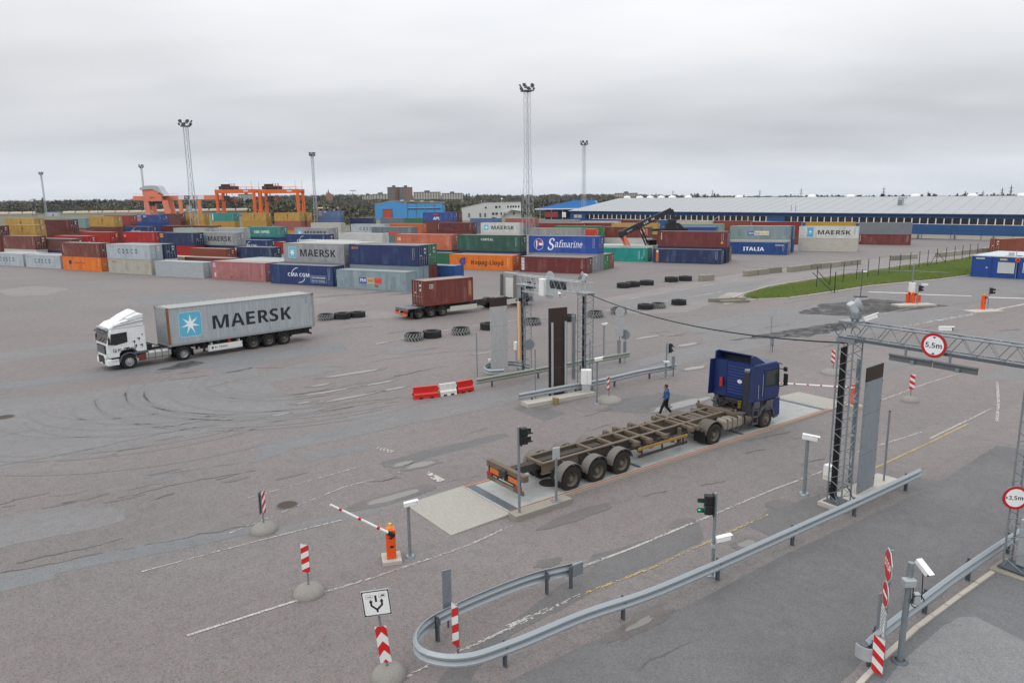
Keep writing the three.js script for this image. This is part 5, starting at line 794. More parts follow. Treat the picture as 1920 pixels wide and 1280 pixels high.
for (const [s, t, L, h0, H, col, logo, label, end, base] of YARD) {
  const near = t < 70, c = s + L / 2;
  container(yardPos(c, t + CW / 2, h0), -YTH, L, H, col, logo, end, label, near || logo ? 2 : 1);
  const n = base.length ? Math.max(1, Math.round(h0 / 2.75)) : 0;
  for (let i = 0; i < n; i++) container(yardPos(c, t + CW / 2, h0 * i / n), -YTH, L, h0 / n, base[Math.min(n - 1 - i, base.length - 1)], '', end, (n === 1 ? 'plain container beneath ' : i === n - 1 ? 'container just beneath ' : i === 0 ? 'lowest container beneath ' : 'lower container beneath ') + label, 0);
}
// black-boomed reach stacker working between the rows
(function reachStacker() {
  const p = yardPos(99.5, 66, 0), base = G(1168, 437, 5.3), q = A(1258, 393, -base.z + 1), blk = std(0x1c1f26, 0.5, 0, { map: grime });
  const o = thing('reach_stacker', 'black boomed reach stacker lifting its arm between container rows', 'reach stacker', [base.x, 0, base.z], 0.06);
  const tx = q.x - base.x, ty = q.y, y0 = base.y;
  mesh('boom', [BM([0, y0, 0], [tx * 0.62, y0 + (ty - y0) * 0.62, 0], 0.9, 1.1), BM([tx * 0.5, y0 + (ty - y0) * 0.5, 0], [tx, ty, 0], 0.7, 0.85), RB(1.5, 1.5, 1.2, 0.4, -0.2, y0 - 0.15, 0)], blk, o);
  const t = canvasTex(512, 64, (g, w, h) => { g.fillStyle = '#1c1f26'; g.fillRect(0, 0, w, h); g.fillStyle = '#dfe3ea'; g.font = 'bold 40px sans-serif'; g.fillText('L13', 270, 48); g.fillText('TK', 380, 48); g.font = '26px sans-serif'; g.fillText('Kalmar', 20, 44); });
  const l = Math.hypot(tx, ty - y0); const qd = quad(l * 0.72, 0.9, l * 0.40, 0, 0.52); qd.rotateZ(Math.atan2(ty - y0, tx)); mesh('boom_lettering', qd.translate(0, y0, 0), std(0xffffff, 0.5, 0, { map: t }), o);
  const bx = tx * 0.55; mesh('lift_cylinder', [T([tx * 0.3, y0 + (ty - y0) * 0.3, 0.5], [tx * 0.52, 1.9, 0.5], 0.16), T([tx * 0.38, y0 + (ty - y0) * 0.38, -0.5], [tx * 0.58, 1.9, -0.5], 0.16)], M.black, o); mesh('piston_rod', [T([tx * 0.3, y0 + (ty - y0) * 0.3, 0.52], [tx * 0.38, y0 + (ty - y0) * 0.3 - 1.5, 0.52], 0.11), T([tx * 0.38, y0 + (ty - y0) * 0.38, -0.4], [tx * 0.46, y0 + (ty - y0) * 0.38 - 1.5, -0.4], 0.11)], M.white, o);
  mesh('body', [RB(8, 1.3, 3, 0.2, bx - 2, 1.4, 0), RB(2.2, 1.0, 3, 0.2, 0.6, 2.1, 0)], blk, o); mesh('counterweight_arm', [BM([0.2, y0 - 0.6, 0.5], [1.6, 2.2, 0.5], 0.3, 0.5), BM([-0.2, y0 - 0.6, -0.5], [1.0, 2.2, -0.5], 0.3, 0.5)], std(0xd97a4a, 0.5), o);
  mesh('cab', [RB(1.7, 1.9, 1.6, 0.15, bx + 0.5, 2.9, 0.2)], M.glass, o); mesh('cab_roof', RB(1.9, 0.15, 1.8, 0.05, bx + 0.5, 3.9, 0.2), blk, o);
  mesh('head', [BM([tx, ty, 0], [tx + 0.9, ty - 2.2, 0], 0.5, 0.7), RB(1.6, 1.2, 1.2, 0.2, tx + 0.2, ty - 2.4, 0)], blk, o); mesh('spreader', [B(7.2, 0.5, 0.9, tx - 0.2, ty - 3.9, 0), EX([[2.6, -4.2], [3.8, -4.2], [2.2, -2.6], [1.6, -2.6]], 0.9).translate(tx - 0.6, ty, 0), B(2.2, 1.2, 1.2, tx, ty - 3.2, 0)], blk, o);
  for (const x of [0.6, bx + 1.4]) mesh('wheel', LZ([[0.4, -1.8], [0.8, -1.8], [0.8, 1.8], [0.4, 1.8]], 16).translate(x, 0.8, 0), M.rubber, o);
})();

// ---------- lorries: local x is forward, z to the right, the rear axle of a tractor at x = 0 ----------
const tyreGeo = (r, w) => LZ([[r * 0.56, -w * 0.42], [r * 0.62, -w * 0.5], [r * 0.9, -w * 0.5], [r * 0.975, -w * 0.42], [r, -w * 0.3], [r * 0.985, -w * 0.2], [r, -w * 0.19], [r, w * 0.19], [r * 0.985, w * 0.2], [r, w * 0.3], [r * 0.975, w * 0.42], [r * 0.9, w * 0.5], [r * 0.62, w * 0.5], [r * 0.56, w * 0.42]], 36);
const dirtyRim = std(0x6d655c, 0.75, 0.15, { map: grime }), alu = std(0xb9bbbb, 0.35, 0.6, { map: grime }), dustRubber = std(0x2b2825, 0.95, 0, { map: grime });
function wheel(parent, x, z, rimMat, deep = false, r = 0.52, w = 0.32, rubber = M.rubber) {
  const s = Math.sign(z), t = mesh('wheel', tyreGeo(r, w), rubber, parent); t.position.set(x, r, z);
  const o = deep ? 0.02 : 0.13;
  mesh('rim', [LZ([[r * 0.57, s * w * 0.46], [r * 0.52, s * w * 0.40], [r * 0.46, s * (o)], [r * 0.2, s * (o + (deep ? 0 : 0.03))], [0.001, s * (o + (deep ? 0 : 0.03))]], 30)], rimMat, t);
  const nuts = []; for (let i = 0; i < 10; i++) { const a = i * 0.6283; nuts.push(CY(0.018, 0.018, 0.05, 0, 0, 0, 6).rotateX(Math.PI / 2).translate(Math.cos(a) * r * 0.32, Math.sin(a) * r * 0.32, s * (o + 0.035))); }
  mesh('hub', [CY(r * 0.2, r * 0.23, 0.12, 0, 0, 0, 16).rotateX(s * Math.PI / 2).translate(0, 0, s * (o + 0.06)), ...nuts], rimMat, t);
  mesh('hand_hole', Array.from({ length: 10 }, (_, i) => { const a = (i + 0.5) * 0.6283; return CY(0.035, 0.035, 0.012, 0, 0, 0, 8).rotateX(Math.PI / 2).translate(Math.cos(a) * r * 0.415, Math.sin(a) * r * 0.415, s * (o + 0.006)); }), M.black, t);
  if (Math.abs(z) > 0) { const inner = mesh('inner_tyre', tyreGeo(r, w), rubber, t); inner.position.z = -s * (w + 0.03); if (!deep) inner.visible = true; }
  return t;
}
const arch = (r, w, a0, a1, th = 0.03, n = 14) => { const p = []; for (let i = 0; i <= n; i++) { const a = a0 + (a1 - a0) * i / n; p.push([Math.cos(a) * r, Math.sin(a) * r]); } for (let i = n; i >= 0; i--) { const a = a0 + (a1 - a0) * i / n; p.push([Math.cos(a) * (r - th), Math.sin(a) * (r - th)]); } return EX(p, w); };
function tractorBase(o, wb, o2) {                                    // chassis, wheels, tank, mudguards
  const c = o2.chassis ?? M.chassis;
  mesh('chassis', [B(wb + 2.0, 0.26, 0.09, wb / 2 + 0.05, 0.92, 0.42), B(wb + 2.0, 0.26, 0.09, wb / 2 + 0.05, 0.92, -0.42), ...[-0.85, 0.2, 1.1, 2].map(x => B(0.1, 0.2, 0.8, x, 0.9, 0)), T([0, 0.52, -0.9], [0, 0.52, 0.9], 0.09, 8), T([wb, 0.52, -0.95], [wb, 0.52, 0.95], 0.08, 8), RB(0.5, 0.5, 0.5, 0.2, 0, 0.52, 0), B(1.2, 0.5, 0.7, wb - 0.4, 0.9, 0)], c, o);
  mesh('fifth_wheel', [EX([[-0.5, -0.3], [0.45, -0.42], [0.45, 0.42], [-0.5, 0.3], [-0.3, 0]], 0.08).rotateX(Math.PI / 2).translate(-0.02, 1.14, 0), B(0.3, 0.14, 0.9, 0.05, 1.06, 0)], c, o);
  for (const s of [-1, 1]) {
    wheel(o, wb, s * 1.08, o2.rim, false, 0.52, 0.3, o2.rubber); wheel(o, 0, s * 1.08, o2.rim2 ?? o2.rim, true, 0.52, 0.32, o2.rubber);
    const g = mesh('mudguard', [arch(0.66, 0.68, 0.3, Math.PI - 0.15).translate(0, 0.52, s * 0.9)], o2.guard ?? M.darkPlastic, o); mesh('mud_flap', B(0.03, 0.55, 0.62, -0.72, 0.52, s * 0.9), M.black, g);
    mesh('rear_light', B(0.06, 0.14, 0.42, -0.82, 0.95, s * 0.9), M.lampRed, o);
  }
}
function tank(o, x0, x1, s, mat, strap, n = 4) { const w = (x1 - x0); mesh('fuel_tank', [RB(w, 0.58, 0.62, 0.16, (x0 + x1) / 2, 0.78, s * 0.9)], mat, o); mesh('tank_strap', Array.from({ length: n }, (_, i) => RB(0.05, 0.62, 0.66, 0.17, x0 + w * (i + 0.5) / n, 0.78, s * 0.9)), strap, o); }
function trailer(o, ax, sp, x0, x1, opt) {                           // skeletal trailer: axles behind x = ax
  const c = opt.mat ?? M.chassis, yb = opt.y ?? 1.02;
  const rail = []; for (const s of [-1, 1]) rail.push(B(x1 - x0, 0.05, 0.15, (x0 + x1) / 2, yb + 0.02, s * 0.5), B(x1 - x0 - 2.6, 0.42, 0.03, (x0 + x1 - 2.6) / 2, yb - 0.2, s * 0.5), B(2.6, 0.2, 0.03, x1 - 1.3, yb - 0.1, s * 0.5), B(x1 - x0 - 2.6, 0.04, 0.15, (x0 + x1 - 2.6) / 2, yb - 0.42, s * 0.5));
  mesh('main_beam', rail, c, o);
  for (let i = 0; i < 3; i++) {
    const x = ax - i * sp; mesh('axle', [T([x, 0.52, -0.9], [x, 0.52, 0.9], 0.075, 8), ...[-1, 1].map(s => CY(0.12, 0.12, 0.28, x - 0.45, 0.66, s * 0.5, 10)), ...[-1, 1].map(s => BM([x + 0.5, 0.62, s * 0.5], [x - 0.5, 0.55, s * 0.5], 0.08, 0.1))], M.black, o);
    for (const s of [-1, 1]) { wheel(o, x, s * 1.03, opt.rim ?? dirtyRim, true, 0.52, 0.36, opt.rubber ?? M.rubber); mesh('mudguard', [arch(0.64, 0.42, 0.25, Math.PI - 0.05).translate(x, 0.54, s * 1.03), T([x, 1.12, s * 0.5], [x, 1.14, s * 1.1], 0.025)], opt.guard ?? M.darkPlastic, o); }
  }
}

// ---- white tractor with a grey container, coming from the yard ----
(function whiteLorry() {
  const f = G(244, 691), r = G(345.6, 675), dir = f.clone().sub(r), turn = Math.atan2(-dir.z, dir.x), wb = 3.84, white = paint(0xe4e6e6, 0.32);
  const side = V(Math.sin(turn), 0, Math.cos(turn));                 // to the right of the lorry
  const o = thing('white_tractor_unit', 'white tractor unit with roof spoiler pulling the grey container at left', 'lorry', r.clone().addScaledVector(side, 1.2), turn);
  tractorBase(o, wb, { rim: alu, rim2: alu, guard: M.darkPlastic });
  // cab: lower shell, sleeper roof, deflector
  const prof = [[2.62, 1.02], [3.2, 1.02], [3.28, 1.25], [3.5, 1.42], [3.84, 1.48], [4.2, 1.42], [4.42, 1.22], [4.46, 0.95], [5.12, 0.95], [5.2, 1.3], [5.2, 1.95], [5.02, 2.72], [4.86, 2.98], [2.62, 3.02]];
  mesh('cab', EX(prof, 2.46, 0.06), white, o);
  mesh('sleeper_roof', EX([[2.62, 3.0], [4.92, 2.92], [4.95, 3.08], [4.6, 3.34], [3.6, 3.58], [2.62, 3.62]], 2.3, 0.12), white, o);
  mesh('roof_deflector', [EX([[4.7, 3.1], [4.35, 3.42], [3.8, 3.76], [3.2, 4.02], [2.98, 4.1], [3.05, 3.9], [3.1, 3.3]], 1.7, 0.04), EX([[3.6, 3.3], [2.64, 3.3], [2.6, 3.86], [2.8, 3.92], [3.25, 3.84], [3.7, 3.66]], 2.34, 0.08)], white, o);
  mesh('deflector_line', [BM([2.66, 3.38, -1.2], [4.7, 3.14, -1.21], 0.02, 0.03), BM([2.66, 3.38, 1.2], [4.7, 3.14, 1.21], 0.02, 0.03), BM([2.66, 3.6, -1.16], [4.2, 3.36, -1.17], 0.02, 0.025), BM([2.7, 3.02, -1.235], [4.86, 2.99, -1.235], 0.012, 0.02)], M.galvDark, o);
  const glass = M.glass;
  mesh('windscreen', BM([5.205, 2.0, 0], [5.035, 2.72, 0], 2.2, 0.03), glass, o);
  for (const s of [-1, 1]) {
    const d = mesh('door', [EX([[3.72, 1.5], [4.35, 1.42], [4.9, 1.42], [5.08, 2.0], [4.96, 2.78], [3.72, 2.84]], 0.03, 0.01).translate(0, 0, s * 1.232)], white, o);
    mesh('side_window', EX([[3.84, 1.98], [4.62, 1.84], [4.98, 1.9], [4.9, 2.66], [3.84, 2.72]], 0.02, 0.006).translate(0, 0, s * 1.256), glass, d); mesh('door_handle', B(0.24, 0.07, 0.03, 3.92, 1.56, s * 1.262), M.black, d);
    const m = mesh('mirror', [RB(0.12, 0.5, 0.24, 0.05, 5.1, 2.2, s * 1.42), BM([5.06, 2.55, s * 1.24], [5.12, 2.45, s * 1.42], 0.04, 0.05), BM([5.0, 1.98, s * 1.24], [5.1, 1.98, s * 1.42], 0.04, 0.05)], M.darkPlastic, o);
    mesh('step', [B(0.62, 0.42, 0.1, 4.82, 0.62, s * 1.14), B(0.5, 0.05, 0.2, 4.8, 0.78, s * 1.16)], white, o);
    mesh('wheel_arch', [arch(0.66, 0.16, 0.05, Math.PI - 0.25, 0.09).translate(wb, 0.56, s * 1.17), B(0.9, 0.16, 0.16, 3.02, 1.12, s * 1.17)], M.galvDark, o);
    mesh('headlight', RB(0.08, 0.22, 0.42, 0.05, 5.24, 0.88, s * 0.92), M.galvLight, o);
    if (s < 0) tank(o, 0.85, 2.75, s, std(0xb7b4b0, 0.35, 0.55, { map: grime }), M.galvDark, 4); else tank(o, 1.2, 2.6, s, M.galvLight, M.galvDark, 3);
    mesh('side_fairing', B(0.5, 0.5, 0.04, 2.95, 0.72, s * 1.18), std(0x6a2a28, 0.5), o);
  }
  mesh('bumper', [RB(0.36, 0.5, 2.46, 0.1, 5.12, 0.62, 0), RB(0.3, 0.3, 1.6, 0.1, 5.16, 0.98, 0)], white, o);
  mesh('grille', [RB(0.1, 0.6, 1.75, 0.03, 5.24, 1.54, 0), RB(0.1, 0.62, 1.3, 0.03, 5.27, 0.78, 0)], M.darkPlastic, o); mesh('grille_bar', [1.38, 1.54, 1.7].map(y => RB(0.05, 0.03, 1.6, 0.01, 5.28, y, 0)), M.galvLight, o);
  mesh('sun_visor', [RB(0.34, 0.06, 2.3, 0.02, 5.18, 2.82, 0, -0.5), BM([4.95, 2.9, -1], [5.15, 2.85, -1], 0.05, 0.05)], M.darkPlastic, o);
  for (const z of [-0.7, -0.35, 0, 0.35, 0.7]) mesh('roof_lamp', RB(0.16, 0.18, 0.22, 0.06, 5.12, 3.02, z), M.galvLight, o);
  mesh('lamp_bar', T([5.08, 2.93, -1.05], [5.08, 2.93, 1.05], 0.03), M.galvLight, o); mesh('wiper', [BM([5.235, 2.03, -0.2], [5.16, 2.32, -0.75], 0.02, 0.02), BM([5.235, 2.03, 0.5], [5.16, 2.32, -0.05], 0.02, 0.02)], M.black, o);
  mesh('number_plate', B(0.02, 0.11, 0.5, 5.32, 0.52, 0), M.offwhite, o);
  mesh('rear_panel', B(0.05, 1.9, 2.3, 2.6, 2.0, 0), M.offwhite, o);
  mesh('air_lines', [T([2.55, 1.7, -0.3], [1.5, 1.25, -0.2], 0.03), T([2.55, 1.7, 0.2], [1.5, 1.25, 0.1], 0.03), B(0.5, 0.5, 0.8, 2.2, 1.2, 0)], M.black, o);
  const txt = canvasTex(512, 320, (g, w, h) => {                     // lettering and arrows on a clear film
    g.clearRect(0, 0, w, h); g.fillStyle = '#1b2430'; g.font = 'bold 46px sans-serif'; wide(g, 'PL TRANS', 92, 292, 250, 62, 'bold $px sans-serif'); g.fillRect(30, 246, 44, 46); g.fillStyle = '#e4e6e6'; g.fillRect(37, 253, 12, 32); g.beginPath(); g.arc(62, 262, 9, 0, 7); g.fill(); g.fillStyle = '#1b2430'; g.font = '12px sans-serif';
    for (const [x, y, k] of [[300, 150, 1], [370, 110, 0.95], [430, 60, 0.6], [320, 215, 1], [400, 215, 1]]) { g.beginPath(); for (const [a, b] of [[0, 12], [38, 0], [44, 10], [30, 52], [24, 56], [26, 22], [6, 22]]) g.lineTo(x + a * k, y + b * k); g.fill(); }
  });
  const film = std(0xffffff, 0.4, 0, { map: txt, transparent: true, alphaTest: 0.5 });
  mesh('door_lettering', quad(2.5, 1.5, 3.75, 1.98, -1.2585, Math.PI), film, o);

  // trailer
  const a1 = G(479, 655).addScaledVector(side, 1.2), rel = a1.clone().sub(o.position), ax = rel.dot(V(Math.cos(turn), 0, -Math.sin(turn)));
  const t = thing('container_trailer', 'three axle container trailer with white side guard behind the white tractor', 'trailer', o.position.clone(), turn), x1 = 1.1, x0 = x1 - 12.3;
  trailer(t, ax, 1.36, x0 + 0.2, x1, { rim: dirtyRim });
  for (const x of [x1 - 0.15, x1 - 3.8, -5.3, x0 + 0.4]) mesh('bolster', B(0.16, 0.16, 2.4, x, 1.06, 0), M.chassis, t);
  const txt2 = canvasTex(256, 40, (g, w, h) => { g.fillStyle = '#d9dad6'; g.fillRect(0, 0, w, h); g.fillStyle = '#2a2f36'; g.fillRect(14, 10, 16, 20); g.font = 'bold 24px sans-serif'; g.fillText('PL TRANS', 38, 29); });
  for (const s of [-1, 1]) { const sg = mesh('side_guard', [B(2.75, 0.5, 0.04, ax + 2.35, 0.62, s * 1.2), B(0.06, 0.6, 0.5, ax + 1.2, 0.75, s * 0.95), B(0.06, 0.6, 0.5, ax + 3.4, 0.75, s * 0.95)], M.offwhite, t); mesh('guard_lettering', quad(2.5, 0.36, ax + 2.35, 0.64, s * 1.226, s > 0 ? 0 : Math.PI), std(0xffffff, 0.5, 0, { map: txt2 }), sg); mesh('landing_leg', [B(0.14, 0.7, 0.14, ax + 3.85, 0.72, s * 0.75), B(0.24, 0.05, 0.24, ax + 3.85, 0.36, s * 0.75), B(0.2, 0.34, 0.2, ax + 3.85, 0.98, s * 0.75)], M.chassis, t); }
  mesh('rear_bumper', [B(0.12, 0.14, 2.3, x0 + 0.4, 0.6, 0), ...[-0.8, 0.8].map(z => BM([x0 + 0.9, 0.95, z], [x0 + 0.4, 0.62, z], 0.08, 0.1))], M.chassis, t); mesh('rear_light', [B(0.05, 0.14, 0.4, x0 + 0.33, 0.62, -0.9), B(0.05, 0.14, 0.4, x0 + 0.33, 0.62, 0.9)], M.lampRed, t);
  mesh('marker', [EX([[-0.16, 0], [0.16, 0], [0, 0.28]], 0.03).translate(ax + 2.0, 0.92, -1.18), EX([[-0.16, 0], [0.16, 0], [0, 0.28]], 0.03).translate(ax + 2.0, 0.92, 1.18)], M.lampRed, t);
  mesh('air_tank', [T([ax + 1.5, 0.78, 0], [ax + 2.6, 0.78, 0], 0.2, 12)], M.black, t);
  // its container faces the gate with the side that reads from the cab backwards
  const cpos = V(1.0 - 6.1, 1.15, 0).applyAxisAngle(V(0, 1, 0), turn).add(o.position); cpos.y = 1.15;
  const c = container(cpos, turn + Math.PI, CL, 2.9, 'mgrey', 'maersk', 'd', 'rust edged grey container with big black letters on the white lorry trailer', 2, 'containers carried on lorries');
  c.children.filter(m => m.name === 'side_wall')[0].material = std(0xffffff, 0.55, 0, { map: canvasTex(2048, 440, (g, w, h) => {
    g.fillStyle = '#a3a9ad'; g.fillRect(0, 0, w, h);
    for (let i = 0; i < 240; i++) { g.globalAlpha = rnd(0.02, 0.08); g.fillStyle = pick(['#ffffff', '#4a5a68', '#7a6a5a']); g.fillRect(rnd(w), rnd(-60, h), rnd(3, 40), rnd(40, h)); }
    g.globalAlpha = 1; starLogo(g, w * 0.07, h * 0.15, h * 0.64); g.fillStyle = '#1b1f28'; wide(g, 'MAERSK', w * 0.265, h * 0.68, w * 0.56, h * 0.5, 'bold $px sans-serif');
    g.fillStyle = '#3f4a54'; g.font = '22px sans-serif'; g.fillText('MSKU 928', w * 0.91, h * 0.12); g.fillText('2261 7', w * 0.93, h * 0.19); g.fillText('45G1', w * 0.935, h * 0.26);
    for (let i = 0; i < 300; i++) { g.globalAlpha = rnd(0.1, 0.5); g.fillStyle = pick(['#6b3d22', '#4a4038', '#7d4a28']); const y = rnd() < 0.5 ? h * rnd(0.9, 1) : rnd(h); g.fillRect(rnd(w), y, rnd(1, 9), rnd(1, 7)); } g.globalAlpha = 1; }) });
  const rustM = std(0x8a5a35, 0.8, 0, { map: roofTex }); mesh('rusted_post', [B(0.16, CH - 0.3, 0.125, -CL / 2 + 0.08, CH / 2, CW / 2 - 0.058), B(0.18, 0.13, 0.17, -CL / 2 + 0.09, CH - 0.06, CW / 2 - 0.08), B(0.2, 0.13, 0.18, CL / 2 - 0.09, CH - 0.06, CW / 2 - 0.08), B(0.2, 0.13, 0.18, -CL / 2 + 0.09, CH - 0.06, -CW / 2 + 0.08)], rustM, c);
})();

// ---- blue tractor with an empty skeletal trailer on the weighbridge ----
(function blueLorry() {
  const r = G(1338.5, 834.7), f = G(1439, 802), dir = f.clone().sub(r), turn = Math.atan2(-dir.z, dir.x), wb = 4.1, side = V(Math.sin(turn), 0, Math.cos(turn));
  const blue = std(0x1b2f62, 0.42, 0, { map: grime, roughnessMap: rough }), dirt = std(0x5b554e, 0.85, 0, { map: grime }), greyPl = std(0x55565a, 0.7, 0, { map: grime });
  const o = thing('blue_tractor_unit', 'dark blue high cabbed tractor unit standing on the weighbridge', 'lorry', r.clone().addScaledVector(side, -1.2), turn);
  tractorBase(o, wb, { rim: dirtyRim, guard: dirt, rubber: dustRubber, chassis: M.steelDirt });
  const cb = 2.95, cf = 5.05;                                         // back and front of the cab
  mesh('cab', EX([[cb, 1.55], [cf + 0.05, 1.5], [cf + 0.1, 1.9], [cf, 3.2], [cf - 0.25, 3.42], [cb, 3.44]], 2.46, 0.05), blue, o);
  // side fins that close the gap to the load, and the roof shell open to the rear
  for (const s of [-1, 1]) {
    mesh('side_fin', [EX([[cb - 0.42, 1.62], [cb + 0.02, 1.58], [cb + 0.02, 3.42], [cb - 0.32, 3.44]], 0.05, 0.015).translate(0, 0, s * 1.21)], blue, o);
    mesh('roof_fin', EX([[cb - 0.12, 3.42], [cf - 1.05, 3.42], [cf - 1.2, 3.5], [cf - 1.6, 3.72], [cb + 0.1, 3.9], [cb - 0.1, 3.86]], 0.07, 0.02).translate(0, 0, s * 1.06), blue, o);
    const d = mesh('door', EX([[3.75, 1.72], [4.95, 1.66], [5.02, 2.2], [4.94, 3.12], [3.75, 3.14]], 0.03, 0.01).translate(0, 0, s * 1.235), blue, o);
    mesh('side_window', EX([[3.86, 2.28], [4.93, 2.24], [4.88, 3.0], [3.86, 3.02]], 0.02, 0.006).translate(0, 0, s * 1.256), std(0x303c38, 0.06), d); mesh('window_frame', [BM([3.84, 3.05, s * 1.26], [4.9, 3.03, s * 1.26], 0.03, 0.05), BM([4.9, 3.03, s * 1.26], [4.96, 2.2, s * 1.26], 0.03, 0.05), BM([3.84, 2.25, s * 1.26], [4.96, 2.2, s * 1.26], 0.02, 0.03)], M.black, d); mesh('grab_rail', [T([3.62, 1.8, s * 1.27], [3.62, 2.9, s * 1.27], 0.015), T([3.3, 1.7, s * 1.25], [3.3, 2.4, s * 1.25], 0.015)], M.galvLight, d);
    mesh('mirror', [RB(0.1, 0.62, 0.24, 0.05, 5.2, 2.45, s * 1.5), RB(0.1, 0.24, 0.22, 0.05, 5.2, 2.98, s * 1.46), BM([5.05, 3.0, s * 1.22], [5.2, 2.95, s * 1.48], 0.04, 0.04), BM([5.05, 2.05, s * 1.22], [5.2, 2.15, s * 1.48], 0.04, 0.04)], M.black, o);
    mesh('lower_panel', [EX([[4.0, 1.0], [4.15, 1.45], [5.05, 1.45], [5.15, 0.5], [4.8, 0.42], [4.75, 0.9]], 0.1, 0.02).translate(0, 0, s * 1.17), arch(0.68, 0.34, 0.15, Math.PI - 0.4, 0.06).translate(wb, 0.54, s * 1.08), RB(0.5, 0.36, 0.3, 0.05, 3.3, 1.36, s * 1.08)], greyPl, o);
    mesh('step', [0.42, 0.78, 1.12].map(y => B(0.42, 0.05, 0.26, 3.2, y, s * 1.1)).concat([B(0.04, 1.0, 0.24, 3.0, 0.85, s * 1.1), B(0.04, 1.0, 0.24, 3.42, 0.85, s * 1.1)]), greyPl, o);
    mesh('headlight', RB(0.1, 0.24, 0.4, 0.05, 5.12, 0.82, s * 0.95), M.galvLight, o);
  }
  mesh('corner_panel', [EX([[4.62, 0.62], [4.7, 1.5], [5.16, 1.5], [5.22, 0.55]], 0.04, 0.012).translate(0, 0, 1.225), EX([[4.62, 0.62], [4.7, 1.5], [5.16, 1.5], [5.22, 0.55]], 0.04, 0.012).translate(0, 0, -1.225)], blue, o);
  mesh('roof_deflector', EX([[cb + 0.1, 3.9], [cf - 1.6, 3.72], [cf - 1.1, 3.44], [cf - 1.2, 3.42], [cf - 1.65, 3.66], [cb + 0.1, 3.84]], 2.1, 0.015), blue, o);
  mesh('deflector_hollow', [B(0.04, 0.36, 1.9, cb + 0.5, 3.6, 0)], M.black, o);
  mesh('rear_wall', [B(0.04, 1.8, 2.3, cb - 0.01, 2.5, 0), B(0.05, 1.8, 0.06, cb - 0.03, 2.5, -0.4), B(0.05, 0.06, 2.3, cb - 0.03, 1.66, 0)], blue, o);
  mesh('rear_rib', [1.85, 2.0, 2.15, 2.3, 2.45, 2.6, 2.75, 2.9, 3.05, 3.2].map(y => RB(0.035, 0.035, 1.2, 0.012, cb - 0.045, y, 0.28)), std(0x2c468c, 0.4), o);
  mesh('fire_extinguisher', [CY(0.09, 0.09, 0.36, cb - 0.14, 2.28, -0.62, 12), B(0.08, 0.1, 0.12, cb - 0.14, 2.5, -0.62)], std(0xb03028, 0.4), o);
  mesh('sticker', [new THREE.CircleGeometry(0.13, 20).scale(1.1, 0.75, 1).rotateY(-Math.PI / 2).translate(cb - 0.066, 2.5, 0.42)], std(0xd8d4d2, 0.5), o);
  mesh('air_intake', [RB(0.34, 2.1, 0.34, 0.06, cb - 0.24, 2.1, 1.02), RB(0.3, 0.7, 0.36, 0.06, cb - 0.2, 1.2, 1.0)], M.darkPlastic, o); mesh('intake_cap', RB(0.3, 0.16, 0.3, 0.05, cb - 0.22, 3.2, 1.02), M.galv, o);
  mesh('windscreen', BM([cf + 0.1, 2.1, 0], [cf + 0.02, 3.1, 0], 2.3, 0.04), M.glass, o); mesh('sun_visor', RB(0.4, 0.05, 2.3, 0.02, cf + 0.18, 3.22, 0, -0.3), blue, o); mesh('bumper', RB(0.3, 0.6, 2.4, 0.1, 5.1, 0.7, 0), blue, o);
  mesh('grille', RB(0.06, 0.5, 1.8, 0.02, cf + 0.12, 1.6, 0), M.black, o);
  const eng = [RB(0.9, 0.7, 0.9, 0.1, 3.3, 1.2, 0)]; for (let i = 0; i < 14; i++) eng.push(T([2.9 + rnd(-0.4, 0.3), 1.0 + rnd(0.5), rnd(-0.9, 0.9)], [2.6 + rnd(-0.4, 0.3), 1.1 + rnd(0.5), rnd(-0.9, 0.9)], rnd(0.02, 0.06))); for (let i = 0; i < 8; i++) eng.push(RB(rnd(0.1, 0.3), rnd(0.1, 0.3), rnd(0.1, 0.3), 0.03, 2.75 + rnd(-0.15, 0.3), 1.1 + rnd(0.45), rnd(-0.9, 0.9)));
  mesh('under_cab', [B(1.3, 0.75, 2.2, 4.4, 1.25, 0), B(0.6, 0.5, 2.2, 4.85, 0.85, 0)], M.darkPlastic, o); mesh('engine', eng, std(0x2b2724, 0.85), o); mesh('suspension_coil', Array.from({ length: 6 }, (_, i) => new THREE.TorusGeometry(0.08, 0.016, 5, 12).rotateX(Math.PI / 2).translate(2.72, 1.2 + i * 0.07, 0.6)), std(0x9a8a35, 0.6), o);
  tank(o, 0.8, 2.35, 1, std(0x8d867c, 0.75, 0.1, { map: grime }), dirt, 4); tank(o, 1.0, 2.4, -1, dirt, dirt, 3);
  mesh('silencer', [T([2.45, 0.72, 0.95], [2.85, 0.72, 0.95], 0.3, 16)], dirt, o); mesh('catwalk', [B(1.5, 0.05, 0.8, 2.0, 1.12, 0.1), B(0.5, 0.04, 0.4, 2.3, 1.1, 0.95)], M.steelDirt, o);
  mesh('rear_cross_beam', B(0.12, 0.2, 2.3, -0.86, 0.95, 0), dirt, o);

  // empty skeletal trailer
  const a3 = G(1068, 919).addScaledVector(side, -1.18), fw = V(Math.cos(turn), 0, -Math.sin(turn)), xr = a3.sub(o.position).dot(fw), sp = 1.42, ax = xr + 2 * sp, steel = std(0x6b5f52, 0.85, 0.1, { map: grime }), dark = std(0x3b3632, 0.9, 0, { map: grime });
  const t = thing('skeletal_trailer', 'empty dusty skeletal container trailer with three axles behind blue tractor', 'trailer', o.position.clone(), turn);
  trailer(t, ax, sp, xr - 1.0, 1.7, { mat: steel, rim: dirtyRim, rubber: dustRubber, guard: std(0x6a6661, 0.8, 0, { map: grime }), y: 1.18 });
